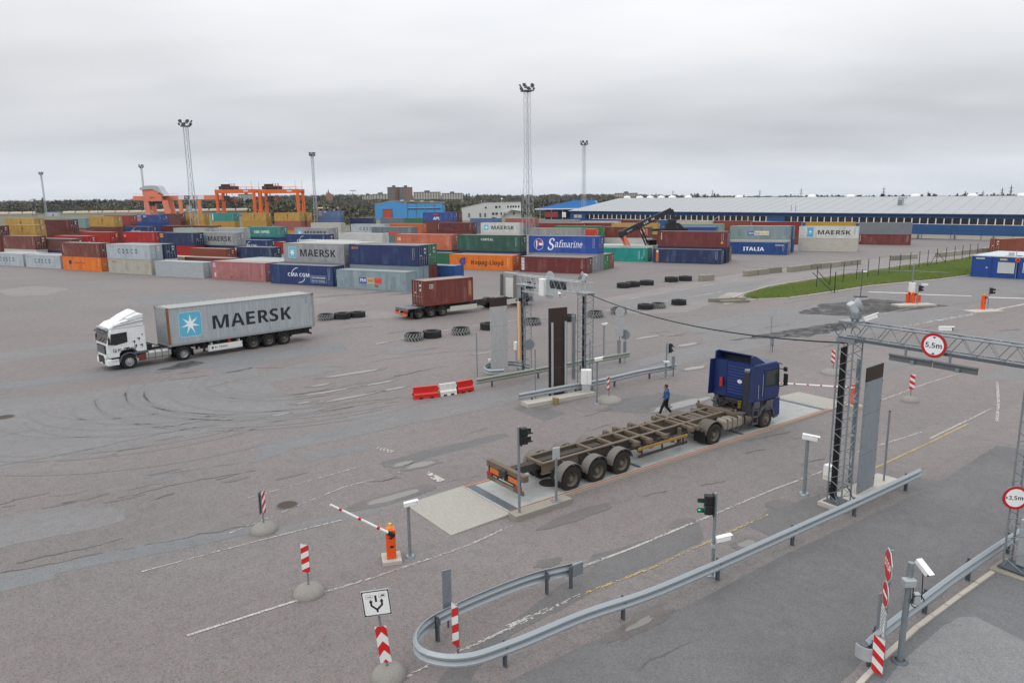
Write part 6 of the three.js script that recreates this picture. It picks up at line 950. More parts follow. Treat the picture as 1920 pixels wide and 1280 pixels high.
  for (const [x, w] of [[1.55, 1.1], [0.8, 0.94], [0.1, 0.94], [-0.6, 0.94], [-1.6, 2.44], [-1.2, 2.44], [-2.7, 0.94], [-3.3, 2.3], [-4.3, 2.3], [-5.0, 2.1], [-6.0, 0.94], [-7.2, 0.94], [xr - 0.95, 0.94]]) { mesh('cross_member', [B(0.14, 0.12, w, x, 1.16, 0), ...(w > 1.5 ? [-1, 1].map(s => RB(0.24, 0.2, 0.26, 0.03, x, 1.1, s * (w / 2 - 0.1))) : [])], steel, t); }
  mesh('front_bolster', [B(0.16, 0.14, 2.44, 1.68, 1.2, 0), ...[-1, 1].map(s => CY(0.05, 0.07, 0.16, 1.68, 1.34, s * 1.12, 8))], steel, t);
  mesh('centre_beam', [B(5.2, 0.3, 0.34, xr + 0.0, 1.0, 0)], dark, t); mesh('spine_plate', [EX([[-2.6, 0.6], [-1.0, 0.72], [-1.0, 1.16], [-8, 1.16], [-8, 0.72]], 0.03).translate(0, 0, -0.52), EX([[-2.6, 0.6], [-1.0, 0.72], [-1.0, 1.16], [-8, 1.16], [-8, 0.72]], 0.03).translate(0, 0, 0.52)], dark, t);
  const xb = xr - 2.35;                                               // sliding rear bolster with its lamps
  mesh('slide_beam', [B(2.0, 0.26, 0.3, xb + 1.0, 0.98, 0)], steel, t);
  mesh('rear_bolster', [B(0.22, 0.2, 2.4, xb, 1.12, 0), ...[-1, 1].map(s => RB(0.26, 0.26, 0.2, 0.03, xb, 1.1, s * 1.14)), B(0.14, 0.4, 0.9, xb + 0.05, 0.86, 0)], steel, t);
  const plate = canvasTex(512, 64, (g, w, h) => { g.fillStyle = '#7b746b'; g.fillRect(0, 0, w, h); g.fillStyle = '#b0342a'; g.font = 'bold 40px sans-serif'; g.textAlign = 'center'; g.fillText('KRONE', w / 2, 46); });
  mesh('bumper_bar', [B(0.08, 0.16, 2.36, xb - 0.1, 0.52, 0), ...[-0.55, 0.55].map(z => BM([xb, 1.0, z], [xb - 0.08, 0.5, z], 0.06, 0.08))], steel, t); mesh('bumper_lettering', quad(1.2, 0.13, xb - 0.143, 0.52, 0, -Math.PI / 2), std(0xffffff, 0.7, 0, { map: plate }), t);
  mesh('lamp_panel', B(0.06, 0.28, 2.1, xb - 0.13, 0.86, 0), M.black, t); for (const s of [-1, 1]) { mesh('hazard_plate', B(0.03, 0.2, 0.6, xb - 0.165, 0.9, s * 0.62), std(0xc06a2c, 0.5), t); mesh('rear_light', B(0.07, 0.16, 0.34, xb - 0.16, 0.72, s * 0.95), M.lampRed, t); }
  mesh('emblem', new THREE.CircleGeometry(0.09, 16).rotateY(-Math.PI / 2).translate(xb - 0.185, 0.86, 0), M.offwhite, t);
  for (const s of [-1, 1]) { const sg = mesh('side_guard', [B(3.2, 0.12, 0.05, ax + 2.55, 0.92, s * 1.2)], std(0x9a7a3e, 0.7, 0, { map: grime }), t); mesh('guard_rail', [B(3.2, 0.12, 0.04, ax + 2.55, 0.6, s * 1.2), ...[1.2, 2.5, 3.9].map(x => B(0.06, 0.5, 0.06, ax + x, 0.76, s * 1.17))], dark, sg); mesh('landing_leg', [B(0.14, 0.75, 0.14, ax + 4.2, 0.75, s * 0.7), B(0.28, 0.06, 0.26, ax + 4.2, 0.36, s * 0.7)], steel, t); }
  const bits = []; for (let i = 0; i < 26; i++) bits.push(RB(rnd(0.1, 0.34), rnd(0.1, 0.25), rnd(0.1, 0.3), 0.03, ax + rnd(1.0, 4.2), rnd(0.75, 1.0), pick([-1, 1]) * rnd(0.6, 1.1))); for (let i = 0; i < 14; i++) { const x = ax + rnd(0.6, 4), z = pick([-1, 1]) * rnd(0.2, 1); bits.push(T([x, rnd(0.7, 1.05), z], [x + rnd(-0.5, 0.5), rnd(0.7, 1.05), z * 0.7], 0.03)); }
  mesh('brake_gear', bits, std(0x4f483f, 0.85, 0, { map: grime }), t); mesh('air_tank', [T([ax + 1.6, 0.7, 0.2], [ax + 2.9, 0.7, 0.2], 0.19, 12), T([-5.4, 0.72, -0.25], [-4.2, 0.72, -0.25], 0.17, 12)], dark, t);
})();

// ---- grey tractor with a red box leaving the yard ----
(function redBoxLorry() {
  const rr = G(787, 598), ff = G(984, 573.6), dir = ff.clone().sub(rr), turn = Math.atan2(-dir.z, dir.x), fw = V(Math.cos(turn), 0, -Math.sin(turn)), side = V(Math.sin(turn), 0, Math.cos(turn)), wb = 3.7;
  const len = dir.length(), o0 = ff.clone().addScaledVector(fw, -wb).addScaledVector(side, -1.2), grey = paint(0x9a9c9e, 0.4), d2 = std(0x77746f, 0.7, 0, { map: grime });
  const o = thing('grey_tractor_unit', 'silver grey tractor unit seen behind the lattice portal', 'lorry', o0, turn);
  tractorBase(o, wb, { rim: M.black, guard: M.darkPlastic });
  mesh('cab', EX([[2.5, 0.98], [3.1, 1.0], [3.4, 1.4], [4.1, 1.45], [4.35, 0.95], [5.02, 0.95], [5.06, 1.9], [4.86, 2.9], [4.5, 3.25], [2.5, 3.3]], 2.44, 0.06), grey, o);
  mesh('roof_deflector', [EX([[2.5, 3.28], [4.4, 3.26], [3.8, 3.6], [2.8, 3.78], [2.5, 3.75]], 2.2, 0.1)], grey, o);
  mesh('rear_wall', [B(0.05, 2.2, 1.5, 2.46, 2.1, 0.1), B(0.06, 0.08, 1.5, 2.44, 2.8, 0.1), B(0.06, 0.06, 1.5, 2.44, 2.1, 0.1)], M.offwhite, o); mesh('side_fin', [-1, 1].map(s => EX([[2.05, 1.1], [2.52, 1.05], [2.52, 3.6], [2.1, 3.55]], 0.05).translate(0, 0, s * 1.2)), d2, o);
  for (const s of [-1, 1]) { const d = mesh('door', EX([[3.6, 1.5], [4.8, 1.45], [4.95, 2.0], [4.82, 2.8], [3.6, 2.84]], 0.03, 0.01).translate(0, 0, s * 1.225), grey, o); mesh('side_window', EX([[3.75, 1.95], [4.85, 1.9], [4.75, 2.7], [3.75, 2.74]], 0.02, 0.006).translate(0, 0, s * 1.246), M.glass, d); mesh('mirror', RB(0.1, 0.6, 0.24, 0.05, 5.0, 2.2, s * 1.42), M.black, o); mesh('side_skirt', B(2.3, 0.55, 0.05, 1.65, 0.72, s * 1.18), std(0xb9b9b4, 0.5, 0, { map: grime }), o); mesh('skirt_vent', B(0.3, 0.22, 0.02, 2.5, 0.8, s * 1.21), std(0x4b6a5a, 0.6), o); mesh('headlight', RB(0.1, 0.25, 0.4, 0.05, 5.05, 0.8, s * 0.9), M.galvLight, o); mesh('wheel_arch', arch(0.66, 0.14, 0.05, Math.PI - 0.2, 0.08).translate(wb, 0.54, s * 1.17), M.darkPlastic, o); }
  mesh('windscreen', BM([5.07, 1.95, 0], [4.9, 2.8, 0], 2.2, 0.03), M.glass, o); mesh('bumper', RB(0.3, 0.55, 2.4, 0.1, 5.0, 0.65, 0), grey, o); mesh('sun_visor', RB(0.3, 0.05, 2.2, 0.02, 5.0, 2.95, 0, -0.4), M.darkPlastic, o);
  const xr = -(len - wb), sp = 1.4;
  const t = thing('flat_trailer', 'low container trailer with orange rear lamps carrying the red box', 'trailer', o0.clone(), turn), ax = xr + 2 * sp;
  trailer(t, ax, sp, xr - 1.2, 1.4, { mat: M.chassis, rim: dirtyRim });
  mesh('rear_platform', [B(1.6, 0.08, 2.4, xr - 0.55, 1.12, 0), B(0.1, 0.3, 2.4, xr - 1.35, 1.0, 0)], std(0x6d7276, 0.7, 0.1, { map: grime }), t); mesh('bumper_bar', B(0.1, 0.16, 2.4, xr - 1.45, 0.55, 0), std(0xc8622e, 0.55), t); mesh('lamp_panel', [B(0.06, 0.26, 0.7, xr - 1.42, 0.8, -0.85), B(0.06, 0.26, 0.7, xr - 1.42, 0.8, 0.85)], M.lampRed, t); mesh('mud_flap', [B(0.04, 0.5, 0.5, xr - 0.85, 0.5, 1.0), B(0.04, 0.5, 0.5, xr - 0.85, 0.5, -1)], std(0x37443c, 0.8), t);
  for (const s of [-1, 1]) { mesh('side_guard', [B(3.4, 0.5, 0.05, ax + 2.6, 0.68, s * 1.2)], std(0xc2c3b6, 0.6, 0, { map: grime }), t); mesh('landing_leg', B(0.14, 0.8, 0.14, ax + 4.5, 0.7, s * 0.75), M.chassis, t); }
  mesh('bolster', [B(0.16, 0.14, 2.4, xr + 0.5, 1.1, 0), B(0.16, 0.14, 2.4, xr + 6.3, 1.1, 0)], M.chassis, t);
  // bottom near corner of the box from the picture
  const near = G(796, 575, 1.2), rel = near.sub(o0).dot(fw);
  const cp = V(rel + 3.03, 1.2, 0).applyAxisAngle(V(0, 1, 0), turn).add(o0); cp.y = 1.2;
  const c = container(cp, turn, 6.06, 2.59, 'rust2', 'nums', 'b', 'short rust red container on the trailer of the grey tractor', 2, 'containers carried on lorries');
  mesh('logo_panel', [quad(0.42, 0.42, -2.15, 1.98, 1.226)], std(0xffffff, 0.6, 0, { map: canvasTex(128, 128, (g, w, h) => { g.fillStyle = '#e2e0dc'; g.fillRect(0, 0, w, h); g.fillStyle = '#2a2420'; g.fillRect(14, 14, 100, 100); g.strokeStyle = '#e2e0dc'; g.lineWidth = 12; g.beginPath(); g.arc(66, 50, 24, -2.4, 1.9); g.stroke(); g.fillStyle = '#e2e0dc'; g.fillRect(28, 76, 60, 12); }) }), c);
})();

// ---------- weighbridge ----------
(function weighbridge() {
  const a = G(958, 967), b = G(1560, 770), c = G(880, 911), u = b.clone().sub(a).normalize(), w = c.clone().sub(a), d = w.clone().addScaledVector(u, -w.dot(u));
  const L = a.distanceTo(b), W = d.length(), dv = d.clone().normalize();
  const turn = Math.atan2(-u.z, u.x), s0 = w.dot(u);
  const o = new THREE.Group(); o.name = 'weighbridge'; o.userData.kind = 'structure'; scene.add(o); o.position.copy(a); o.rotation.y = turn; // local x along, -z away
    const pale = std(0x9f9b93, 0.9, 0, { map: grime }), slab = std(0x9fa19e, 0.8, 0, { map: grime });
  const n = 4; for (let i = 0; i < n; i++) mesh('deck_slab', B(L / n - 0.03, 0.09, W - 0.5, L * (i + 0.5) / n, 0.045, -W / 2), slab, o);
  for (const z of [-0.125, -W + 0.125]) { mesh('edge_beam', B(L, 0.1, 0.24, L / 2, 0.05, z), pale, o); mesh('orange_edge', [B(L - 0.1, 0.012, 0.05, L / 2, 0.104, z + 0.07), B(L - 0.1, 0.012, 0.05, L / 2, 0.104, z - 0.07)], M.lineOrange, o); }
  mesh('drain_grating', [B(0.36, 0.02, W - 0.3, 0.3, 0.096, -W / 2), B(0.3, 0.02, W - 0.3, L - 0.4, 0.096, -W / 2)], M.galvDark, o);
  for (const x of [L * 0.33, L * 0.66]) mesh('joint_plate', B(0.2, 0.012, W - 0.7, x, 0.096, -W / 2), M.galvDark, o);
  mesh('ramp', [EX([[0, 0.09], [-2.6, 0.012], [-2.6, 0], [0, 0]], W).translate(-0.01, 0, -W / 2), EX([[L, 0.09], [L + 2.2, 0.012], [L + 2.2, 0], [L, 0]], W).translate(0.01, 0, -W / 2)], pale, o);
  mesh('kerb_block', [B(2.7, 0.2, 0.5, 1.2, 0.1, 0.3)], M.concreteOld, o); mesh('drain_cover', [CY(0.42, 0.42, 0.02, 3.0, 0.098, -W * 0.42, 24)], std(0x2f2b28, 0.7), o);
})();

// ---------- crash barriers ----------
const railProf = [[0, 0.31], [0.02, 0.31], [0.085, 0.24], [0.085, 0.19], [0.02, 0.125], [0.02, 0.10], [0.085, 0.04], [0.085, -0.01], [0.02, -0.07], [0, -0.07], [0.0, -0.06], [0.07, 0.0], [0.07, 0.035], [0.005, 0.10], [0.005, 0.13], [0.07, 0.195], [0.07, 0.235], [0.0, 0.30]];
function sweepRail(pts, face, y0) {                                   // W beam swept along a polyline on the ground
  const pos = [], n = pts.length, K = railProf.length, ring = [];
  for (let i = 0; i < n; i++) { const t = pts[Math.min(i + 1, n - 1)].clone().sub(pts[Math.max(i - 1, 0)]).setY(0).normalize(), s = V(-t.z, 0, t.x).multiplyScalar(face); ring.push(railProf.map(([a, b]) => V(pts[i].x + s.x * a * 1.1, y0 + b, pts[i].z + s.z * a * 1.1))); }
  for (let i = 0; i + 1 < n; i++) for (let k = 0; k < K; k++) { const a = ring[i][k], b = ring[i + 1][k], c = ring[i + 1][(k + 1) % K], d = ring[i][(k + 1) % K]; for (const q of [a, b, c, a, c, d]) pos.push(q.x, q.y, q.z); }
  const g = new THREE.BufferGeometry(); g.setAttribute('position', new THREE.Float32BufferAttribute(pos, 3)); g.computeVertexNormals(); return g;
}
const rail1 = std(0x9aa1a6, 0.5, 0.35, { map: grime, side: THREE.DoubleSide }), rail2 = std(0x8f9488, 0.6, 0.25, { map: grime, side: THREE.DoubleSide });
function guardRail(label, pts, face, mat, gap = 3.6, ends = true, y0 = 0.44) {
  const o = thing('crash_barrier', label, 'crash barrier', [0, 0, 0], 0, 'galvanised crash barriers');
  const fine = new THREE.CatmullRomCurve3(pts, false, 'centripetal').getSpacedPoints(Math.max(8, Math.round(pts.length * 8))); mesh('rail', sweepRail(fine, face, y0), mat, o);
  let acc = gap * 0.7; for (let i = 1; i < fine.length; i++) { acc += fine[i].distanceTo(fine[i - 1]); if (acc >= gap) { acc = 0; const t = fine[i].clone().sub(fine[i - 1]).normalize(), s = V(-t.z, 0, t.x).multiplyScalar(-face * 0.07), an = Math.atan2(-t.z, t.x); const p = mesh('post', [B(0.06, 0.72, 0.02, 0, 0.36, -0.05), B(0.06, 0.72, 0.02, 0, 0.36, 0.05), B(0.015, 0.72, 0.1, 0, 0.36, 0), B(0.12, 0.16, 0.05, 0, 0.56, face * -0.05)], M.galvDark, o); p.position.set(fine[i].x + s.x, 0, fine[i].z + s.z); p.rotation.y = an; mesh('bolt', [CY(0.018, 0.018, 0.03, 0, 0, 0, 6).rotateX(Math.PI / 2).translate(0, 0.56, face * 0.1)], M.galvDark, p); } }
  return o;
}
const offs = (s, dx) => P(s);
guardRail('long crash barrier looping round at the front with a round nose', [G(1086, 1096), G(1000, 1118), G(900, 1158), G(842, 1186), G(800, 1212), G(783, 1238), G(790, 1262), G(830, 1276), G(880, 1275), G(960, 1248), G(1095, 1190), G(1210, 1150), G(1325, 1100), G(1488, 1024), G(1610, 966), G(1722, 911)], 1, rail1);
guardRail('crash barrier along the far lane before the pale tall panel', [G(893, 731), G(1000, 711), G(1090, 694), G(1180, 678)], 1, rail2, 3.4);
guardRail('crash barrier behind the brown tall panel ending at right bollard', [G(973, 761), G(1060, 744), G(1120, 733), G(1200, 714), G(1267, 702)], 1, rail1, 3.0);
guardRail('short rounded crash barrier end behind the pale tall panel', [G(992, 704), G(960, 697), G(925, 699), G(910, 706), G(918, 713), G(945, 712)].reverse(), -1, rail1, 2.4);
guardRail('crash barrier at the lower right beside the stop sign', [G(1618, 1252), G(1650, 1222), G(1720, 1166), G(1800, 1104), G(1880, 1048), G(1990, 975)], 1, rail1, 2.6);
{ const e = thing('barrier_end_shoe', 'rounded metal end shoe of the barrier below the stop sign', 'barrier end', G(1624, 1250), 0.5); mesh('shoe', [arch(0.3, 0.34, 0.4, Math.PI + 0.5, 0.02, 10).rotateX(Math.PI / 2).translate(0, 0.5, 0)], M.galvLight, e); mesh('post', B(0.1, 0.7, 0.06, 0.1, 0.35, 0), M.galvDark, e); }
{ const e = thing('barrier_end_plate', 'flat end plate of the barrier loop at its far tip', 'barrier end', G(1078, 1100), 0.6); mesh('plate', [RB(0.42, 0.42, 0.08, 0.04, 0.1, 0.56, 0)], M.galv, e); mesh('post', [B(0.1, 0.72, 0.06, -0.16, 0.36, 0)], M.galvDark, e); }
// upright reflector plates on the barrier tips
for (const [x, y, h, l] of [[840, 1175, 1.7, 'grey upright marker plate standing inside the barrier loop'], [1645, 1228, 1.75, 'grey upright marker plate beside the stop sign'], [1262, 705, 1.35, 'grey upright marker plate at far barrier end'], [1448, 660, 1.3, 'grey upright marker plate below the square sign back']]) { const p = G(x, y), o = thing('marker_plate', l, 'marker', p, 0.5, 'grey backs of marker plates'); mesh('plate', [EX([[-0.13, 0.45], [0.13, 0.45], [0.13, h], [-0.13, h]], 0.03), B(0.04, h - 0.5, 0.05, 0, h / 2 + 0.2, -0.03)], M.galv, o); mesh('post', T([0, 0, 0.02], [0, 0.6, 0.02], 0.03), M.galvDark, o); }

// ---------- striped bollards on concrete domes ----------
const stripeTex = (kind) => canvasTex(64, 256, (g, w, h) => { g.fillStyle = '#d9dadb'; g.fillRect(0, 0, w, h); g.fillStyle = '#c01f1c'; if (kind === 'chevron') { for (let k = -1; k < 4; k++) { const y = k * 128 - 40; g.beginPath(); g.moveTo(0, y + 60); g.lineTo(w / 2, y + 16); g.lineTo(w, y + 60); g.lineTo(w, y + 124); g.lineTo(w / 2, y + 80); g.lineTo(0, y + 124); g.fill(); } } else { const s = kind === 'left' ? -1 : 1; for (let k = -2; k < 5; k++) { const y = k * 100 + 20; g.beginPath(); g.moveTo(0, y - s * 24); g.lineTo(w, y + s * 24); g.lineTo(w, y + s * 24 + 50); g.lineTo(0, y - s * 24 + 50); g.fill(); } } });
const stripe = {}; for (const k of ['left', 'right', 'chevron']) stripe[k] = std(0xffffff, 0.45, 0, { map: stripeTex(k) });
const domeTex = grainTex(256, (u, v) => 0.75 + 0.5 * (rnd() - 0.5) + 0.15 * wrapN(u, v, 4, 3)), domeMat = std(0x9a9690, 0.95, 0, { map: domeTex, bumpMap: domeTex, bumpScale: 0.01 });
const domeMat2 = std(0x8f8d88, 0.95, 0, { map: domeTex });
function bollard(label, x, y, turn, kind, sides = [1], h = 1.55, w = 0.3, tilt = 0, dome = 0.46) {
  const o = thing('striped_bollard', label, 'bollard', G(x, y), turn, 'red and white striped bollards');
  mesh('dome', LY([[dome, 0], [dome, 0.04], [dome * 0.93, 0.13], [dome * 0.72, 0.23], [dome * 0.4, 0.29], [0.05, 0.31], [0, 0.31]], 28), domeMat, o);
  const p = mesh('post', T([0, 0.28, 0], [Math.sin(tilt) * (h - 0.4), h - 0.1, 0], 0.028, 8), M.galv, o);
  for (const s of sides) { const b = mesh('striped_plate', [quad(w, h * 0.55, 0, h - h * 0.275, 0, s > 0 ? 0 : Math.PI).translate(0, 0, s * 0.066)], stripe[kind], o); b.rotation.z = -tilt; const k = mesh('plate_back', B(w, h * 0.55, 0.02, 0, h - h * 0.275, s * 0.052), M.galv, o); k.rotation.z = -tilt; }
  return o;
}
bollard('back to back striped bollard on a concrete dome by the manhole', 495, 995, 0.75 + Math.PI / 2 * 0.0 + 0.7, 'left', [1, -1], 1.5, 0.26);
bollard('single striped bollard on a dome left of the orange gate post', 579, 1113, -0.35, 'left', [1], 1.62, 0.28);
bollard('striped bollard on a grey dome right of the tall right panel', 1707, 752, -0.1, 'right', [1], 1.6, 0.28);
bollard('striped bollard seen edge on behind the right lattice tower', 1562, 700, -1.1, 'right', [1], 1.6, 0.3, 0, 0.75);
bollard('grey backed striped bollard on dome beside the near camera pole', 1142, 752, -1.2, 'left', [1], 1.5, 0.26, 0, 0.75);
{ const o = thing('warning_sign', 'diagonally striped warning panel standing inside the front barrier loop', 'warning panel', G(856, 1238), -0.9); mesh('post', T([0, 0, -0.05], [0, 1.55, -0.05], 0.03, 8), M.galv, o); mesh('plate', B(0.3, 1.15, 0.02, 0, 0.98, 0), M.galv, o); mesh('stripes', quad(0.3, 1.15, 0, 0.98, 0.012), stripe.left, o); }
// lane sign with chevron plate in the foreground
(function laneSign() {
  const p = G(729, 1268), o = thing('lane_sign', 'white lane splitting arrow sign above a red chevron plate on concrete dome', 'road sign', p, 0.06);
  o.rotation.z = 0.10; mesh('dome', LY([[0.44, -0.05], [0.44, 0.02], [0.40, 0.14], [0.3, 0.24], [0.16, 0.3], [0, 0.31]], 28), domeMat, o);
  mesh('post', T([0, 0.2, 0], [0, 2.38, 0], 0.032, 10), M.galv, o);
  const tex = canvasTex(256, 256, (g, w, h) => { g.fillStyle = '#17191c'; g.fillRect(0, 0, w, h); g.fillStyle = '#e3e4e4'; g.beginPath(); g.roundRect(9, 9, w - 18, h - 18, 14); g.fill(); g.fillStyle = '#17191c'; g.fillRect(118, 46, 20, 68); g.lineWidth = 19; g.strokeStyle = '#17191c'; g.beginPath(); g.moveTo(128, 222); g.lineTo(128, 195); g.lineTo(78, 148); g.lineTo(78, 112); g.moveTo(128, 195); g.lineTo(180, 148); g.lineTo(180, 112); g.stroke(); for (const x of [78, 180]) { g.beginPath(); g.moveTo(x - 20, 116); g.lineTo(x, 84); g.lineTo(x + 20, 116); g.fill(); } g.lineWidth = 2; g.strokeRect(36, 38, 66, 34); g.strokeRect(158, 38, 62, 34); g.fillRect(46, 54, 44, 6); g.fillRect(82, 50, 6, 10); g.fillRect(184, 46, 28, 16); g.fillRect(170, 56, 16, 7); });
  mesh('sign_plate', RB(0.66, 0.66, 0.025, 0.03, 0, 2.03, 0.04), M.galv, o); mesh('sign_face', quad(0.645, 0.645, 0, 2.03, 0.056), std(0xffffff, 0.4, 0, { map: tex }), o); mesh('sign_frame', [B(0.66, 0.014, 0.03, 0, 2.36, 0.045), B(0.66, 0.014, 0.03, 0, 1.70, 0.045), B(0.014, 0.66, 0.03, -0.33, 2.03, 0.045), B(0.014, 0.66, 0.03, 0.33, 2.03, 0.045)], M.galvLight, o);
  mesh('chevron_back', B(0.28, 0.98, 0.02, 0, 0.92, 0.04), M.galv, o); mesh('chevron_plate', quad(0.28, 0.98, 0, 0.92, 0.052), stripe.chevron, o); mesh('clamp', [B(0.08, 0.04, 0.1, 0, 2.2, 0), B(0.08, 0.04, 0.1, 0, 1.2, 0)], M.galvDark, o);
})();

// ---------- lattice portals ----------
function latticeBox(p, q, w, r, step, up = V(0, 1, 0)) {              // four chords and zigzag between p and q
  const d = q.clone().sub(p), L = d.length(), t = d.clone().normalize(), s = t.clone().cross(up).normalize(), v = s.clone().cross(t).normalize(), h = w / 2, chord = [], web = [];
  const at = (k, a, b) => p.clone().addScaledVector(t, k).addScaledVector(s, a * h).addScaledVector(v, b * h), C = [[-1, -1], [1, -1], [1, 1], [-1, 1]];
  for (const [a, b] of C) chord.push(T(at(0, a, b), at(L, a, b), r, 6));
  const n = Math.max(1, Math.round(L / step)); for (let i = 0; i < n; i++) for (let k = 0; k < 4; k++) { const A1 = C[k], B1 = C[(k + 1) % 4], k0 = L * i / n, k1 = L * (i + 0.5) / n, k2 = L * (i + 1) / n; web.push(T(at(k0, ...A1), at(k1, ...B1), r * 0.5, 4), T(at(k1, ...B1), at(k2, ...A1), r * 0.5, 4)); }
  return [chord, web];
}
function floodlight(o, p, turn, tilt) { const f = mesh('floodlight', [RB(0.42, 0.5, 0.28, 0.08, 0, 0, 0), new THREE.CylinderGeometry(0.34, 0.22, 0.2, 4).rotateY(Math.PI / 4).rotateX(Math.PI / 2).translate(0, 0.02, 0.22), B(0.1, 0.3, 0.1, 0, -0.34, -0.05)], M.galvLight, o); f.position.copy(p); f.rotation.set(tilt, turn, 0, 'YXZ'); return f; }
function camBox(o, p, turn, tilt, k = 1) { const c = mesh('camera', [RB(0.5 * k, 0.16 * k, 0.17 * k, 0.03, 0, 0, 0), RB(0.56 * k, 0.02, 0.2 * k, 0.01, 0.03, 0.095 * k, 0)], M.white, o); mesh('lens', [B(0.01, 0.1 * k, 0.11 * k, 0.252 * k, 0, 0)], M.black, c); c.position.copy(p); c.rotation.set(0, turn, tilt, 'YXZ'); return c; }
// near portal over the right lanes
(function portalRight() {
  const b1 = G(1572, 948), b2 = G(1908, 1072), dir = b2.clone().sub(b1).normalize(), H1 = 6.35, turn = Math.atan2(-dir.z, dir.x);
  const o = thing('lattice_portal', 'near lattice portal with height sign spanning the right hand lanes', 'gantry', b1, turn, 'grey lattice portals over the lanes'), W = b1.distanceTo(b2);
  for (const x of [0, W]) { const [c, w] = latticeBox(V(x, 0.15, 0), V(x, H1, 0), 0.58, 0.028, 0.62, V(1, 0, 0)); mesh('tower', c, M.galv, o); mesh('tower_web', w, M.galv, o); mesh('base_plate', B(0.8, 0.04, 0.8, x, 0.16, 0), M.galvDark, o); }
  const [c, w] = latticeBox(V(-0.35, H1 + 0.42, 0), V(W + 0.6, H1 + 0.42, 0), 0.56, 0.03, 0.75); mesh('beam', c, M.galv, o); mesh('beam_web', w, M.galv, o); mesh('lower_chord', [B(W + 0.6, 0.1, 0.1, W / 2, H1 + 0.12, 0.26)], M.galvDark, o);
  mesh('head_frame', [B(0.7, 0.14, 0.7, 0, H1 + 0.05, 0), B(0.66, 0.06, 0.66, 0, H1 + 0.72, 0)], M.galv, o);
  mesh('cable_tray', [B(0.16, 5.9, 0.06, -0.1, 3.2, 0.18), ...[-0.05, 0, 0.05].map(z => T([-0.14 + z, 0.3, 0.24], [-0.14 + z, 6.1, 0.24], 0.022))], M.black, o);
  mesh('cable_coil', [new THREE.TorusGeometry(0.2, 0.02, 6, 18, 4.4).translate(-0.28, H1 + 0.4, 0.25), new THREE.TorusGeometry(0.18, 0.016, 6, 18, 3.6).translate(0.35, H1 + 0.4, 0.3), new THREE.TorusGeometry(0.26, 0.018, 6, 18, 4).rotateY(0.8).translate(0.25, 0.6, 0.1), T([0.1, 0.3, 0.1], [0.4, 0.2, 0.5], 0.02), T([-0.1, 0.6, 0.2], [0.3, 0.25, 0.5], 0.02), T([0.2, 0.9, -0.1], [0.5, 0.2, -0.3], 0.02)], M.galvDark, o);
  floodlight(o, V(0.05, H1 + 1.2, 0.1), 2.3, -0.5); mesh('lamp_mount', [T([0, H1 + 0.7, 0], [0.05, H1 + 1.05, 0.05], 0.04), RB(0.3, 0.3, 0.35, 0.06, 0.18, H1 + 0.98, 0.1)], M.galv, o); camBox(o, V(0.75, H1 + 0.95, 0.1), 0.5, 0.45, 0.9);
  const sign = canvasTex(256, 256, (g, w2) => { g.fillStyle = '#b3161a'; g.beginPath(); g.arc(128, 128, 127, 0, 7); g.fill(); g.fillStyle = '#e2e6e8'; g.beginPath(); g.arc(128, 128, 100, 0, 7); g.fill(); g.fillStyle = '#15181c'; g.font = 'bold 74px sans-serif'; g.textAlign = 'center'; g.fillText('5,5m', 128, 154); g.beginPath(); g.moveTo(108, 38); g.lineTo(148, 38); g.lineTo(128, 58); g.fill(); g.beginPath(); g.moveTo(108, 222); g.lineTo(148, 222); g.lineTo(128, 202); g.fill(); });
  const xs = W * 0.515; const sg = mesh('height_sign', [CY(0.41, 0.41, 0.03, 0, 0, 0, 40).rotateX(Math.PI / 2)], M.galv, o); sg.position.set(xs, H1 + 0.38, 0.42); mesh('sign_face', new THREE.CircleGeometry(0.40, 40).translate(0, 0, 0.018), std(0xffffff, 0.4, 0, { map: sign }), sg); mesh('sign_bracket', B(0.06, 0.5, 0.12, 0, 0, -0.08), M.galvDark, sg);
  camBox(o, V(xs + 0.15, H1 + 0.9, 0.1), 0.2, 0.1, 0.8);
  for (const [a, b] of [[0.27, 0.51], [0.51, 0.74]]) { const l = mesh('lamp_bar', [RB((b - a) * W - 0.03, 0.07, 0.12, 0.02, (a + b) / 2 * W, H1 - 0.16, 0.36), B((b - a) * W - 0.05, 0.16, 0.06, (a + b) / 2 * W, H1 - 0.28, 0.34)], std(0x6b7072, 0.5, 0.3, { map: grime }), o); mesh('lamp_bracket', [B(0.06, 0.3, 0.06, ((a + b) / 2 - 0.03) * W, H1 - 0.05, 0.32), B(0.12, 0.14, 0.12, ((a + b) / 2 + 0.02) * W, H1 - 0.3, 0.4)], M.galv, l); }
  // sign on the right hand tower, cabinet and pipes
  const wsign = canvasTex(256, 256, (g) => { g.fillStyle = '#b3161a'; g.beginPath(); g.arc(128, 128, 127, 0, 7); g.fill(); g.fillStyle = '#e2e6e8'; g.beginPath(); g.arc(128, 128, 100, 0, 7); g.fill(); g.fillStyle = '#15181c'; g.font = 'bold 62px sans-serif'; g.textAlign = 'center'; g.fillText('3,5m', 130, 150); for (const s of [-1, 1]) { g.beginPath(); g.moveTo(128 + s * 94, 112); g.lineTo(128 + s * 94, 146); g.lineTo(128 + s * 74, 129); g.fill(); } });
  const s2 = thing('width_sign', 'round red ringed width sign on the tower at right frame edge', 'road sign', G(1905, 933, 2.5), -0.15); mesh('plate', CY(0.37, 0.37, 0.03, 0, 0, 0, 40).rotateX(Math.PI / 2), M.galv, s2); mesh('sign_face', new THREE.CircleGeometry(0.365, 40).translate(0, 0, 0.018), std(0xffffff, 0.4, 0, { map: wsign }), s2); mesh('sign_bracket', B(0.05, 0.1, 0.3, 0, 0, -0.16), M.galvDark, s2);
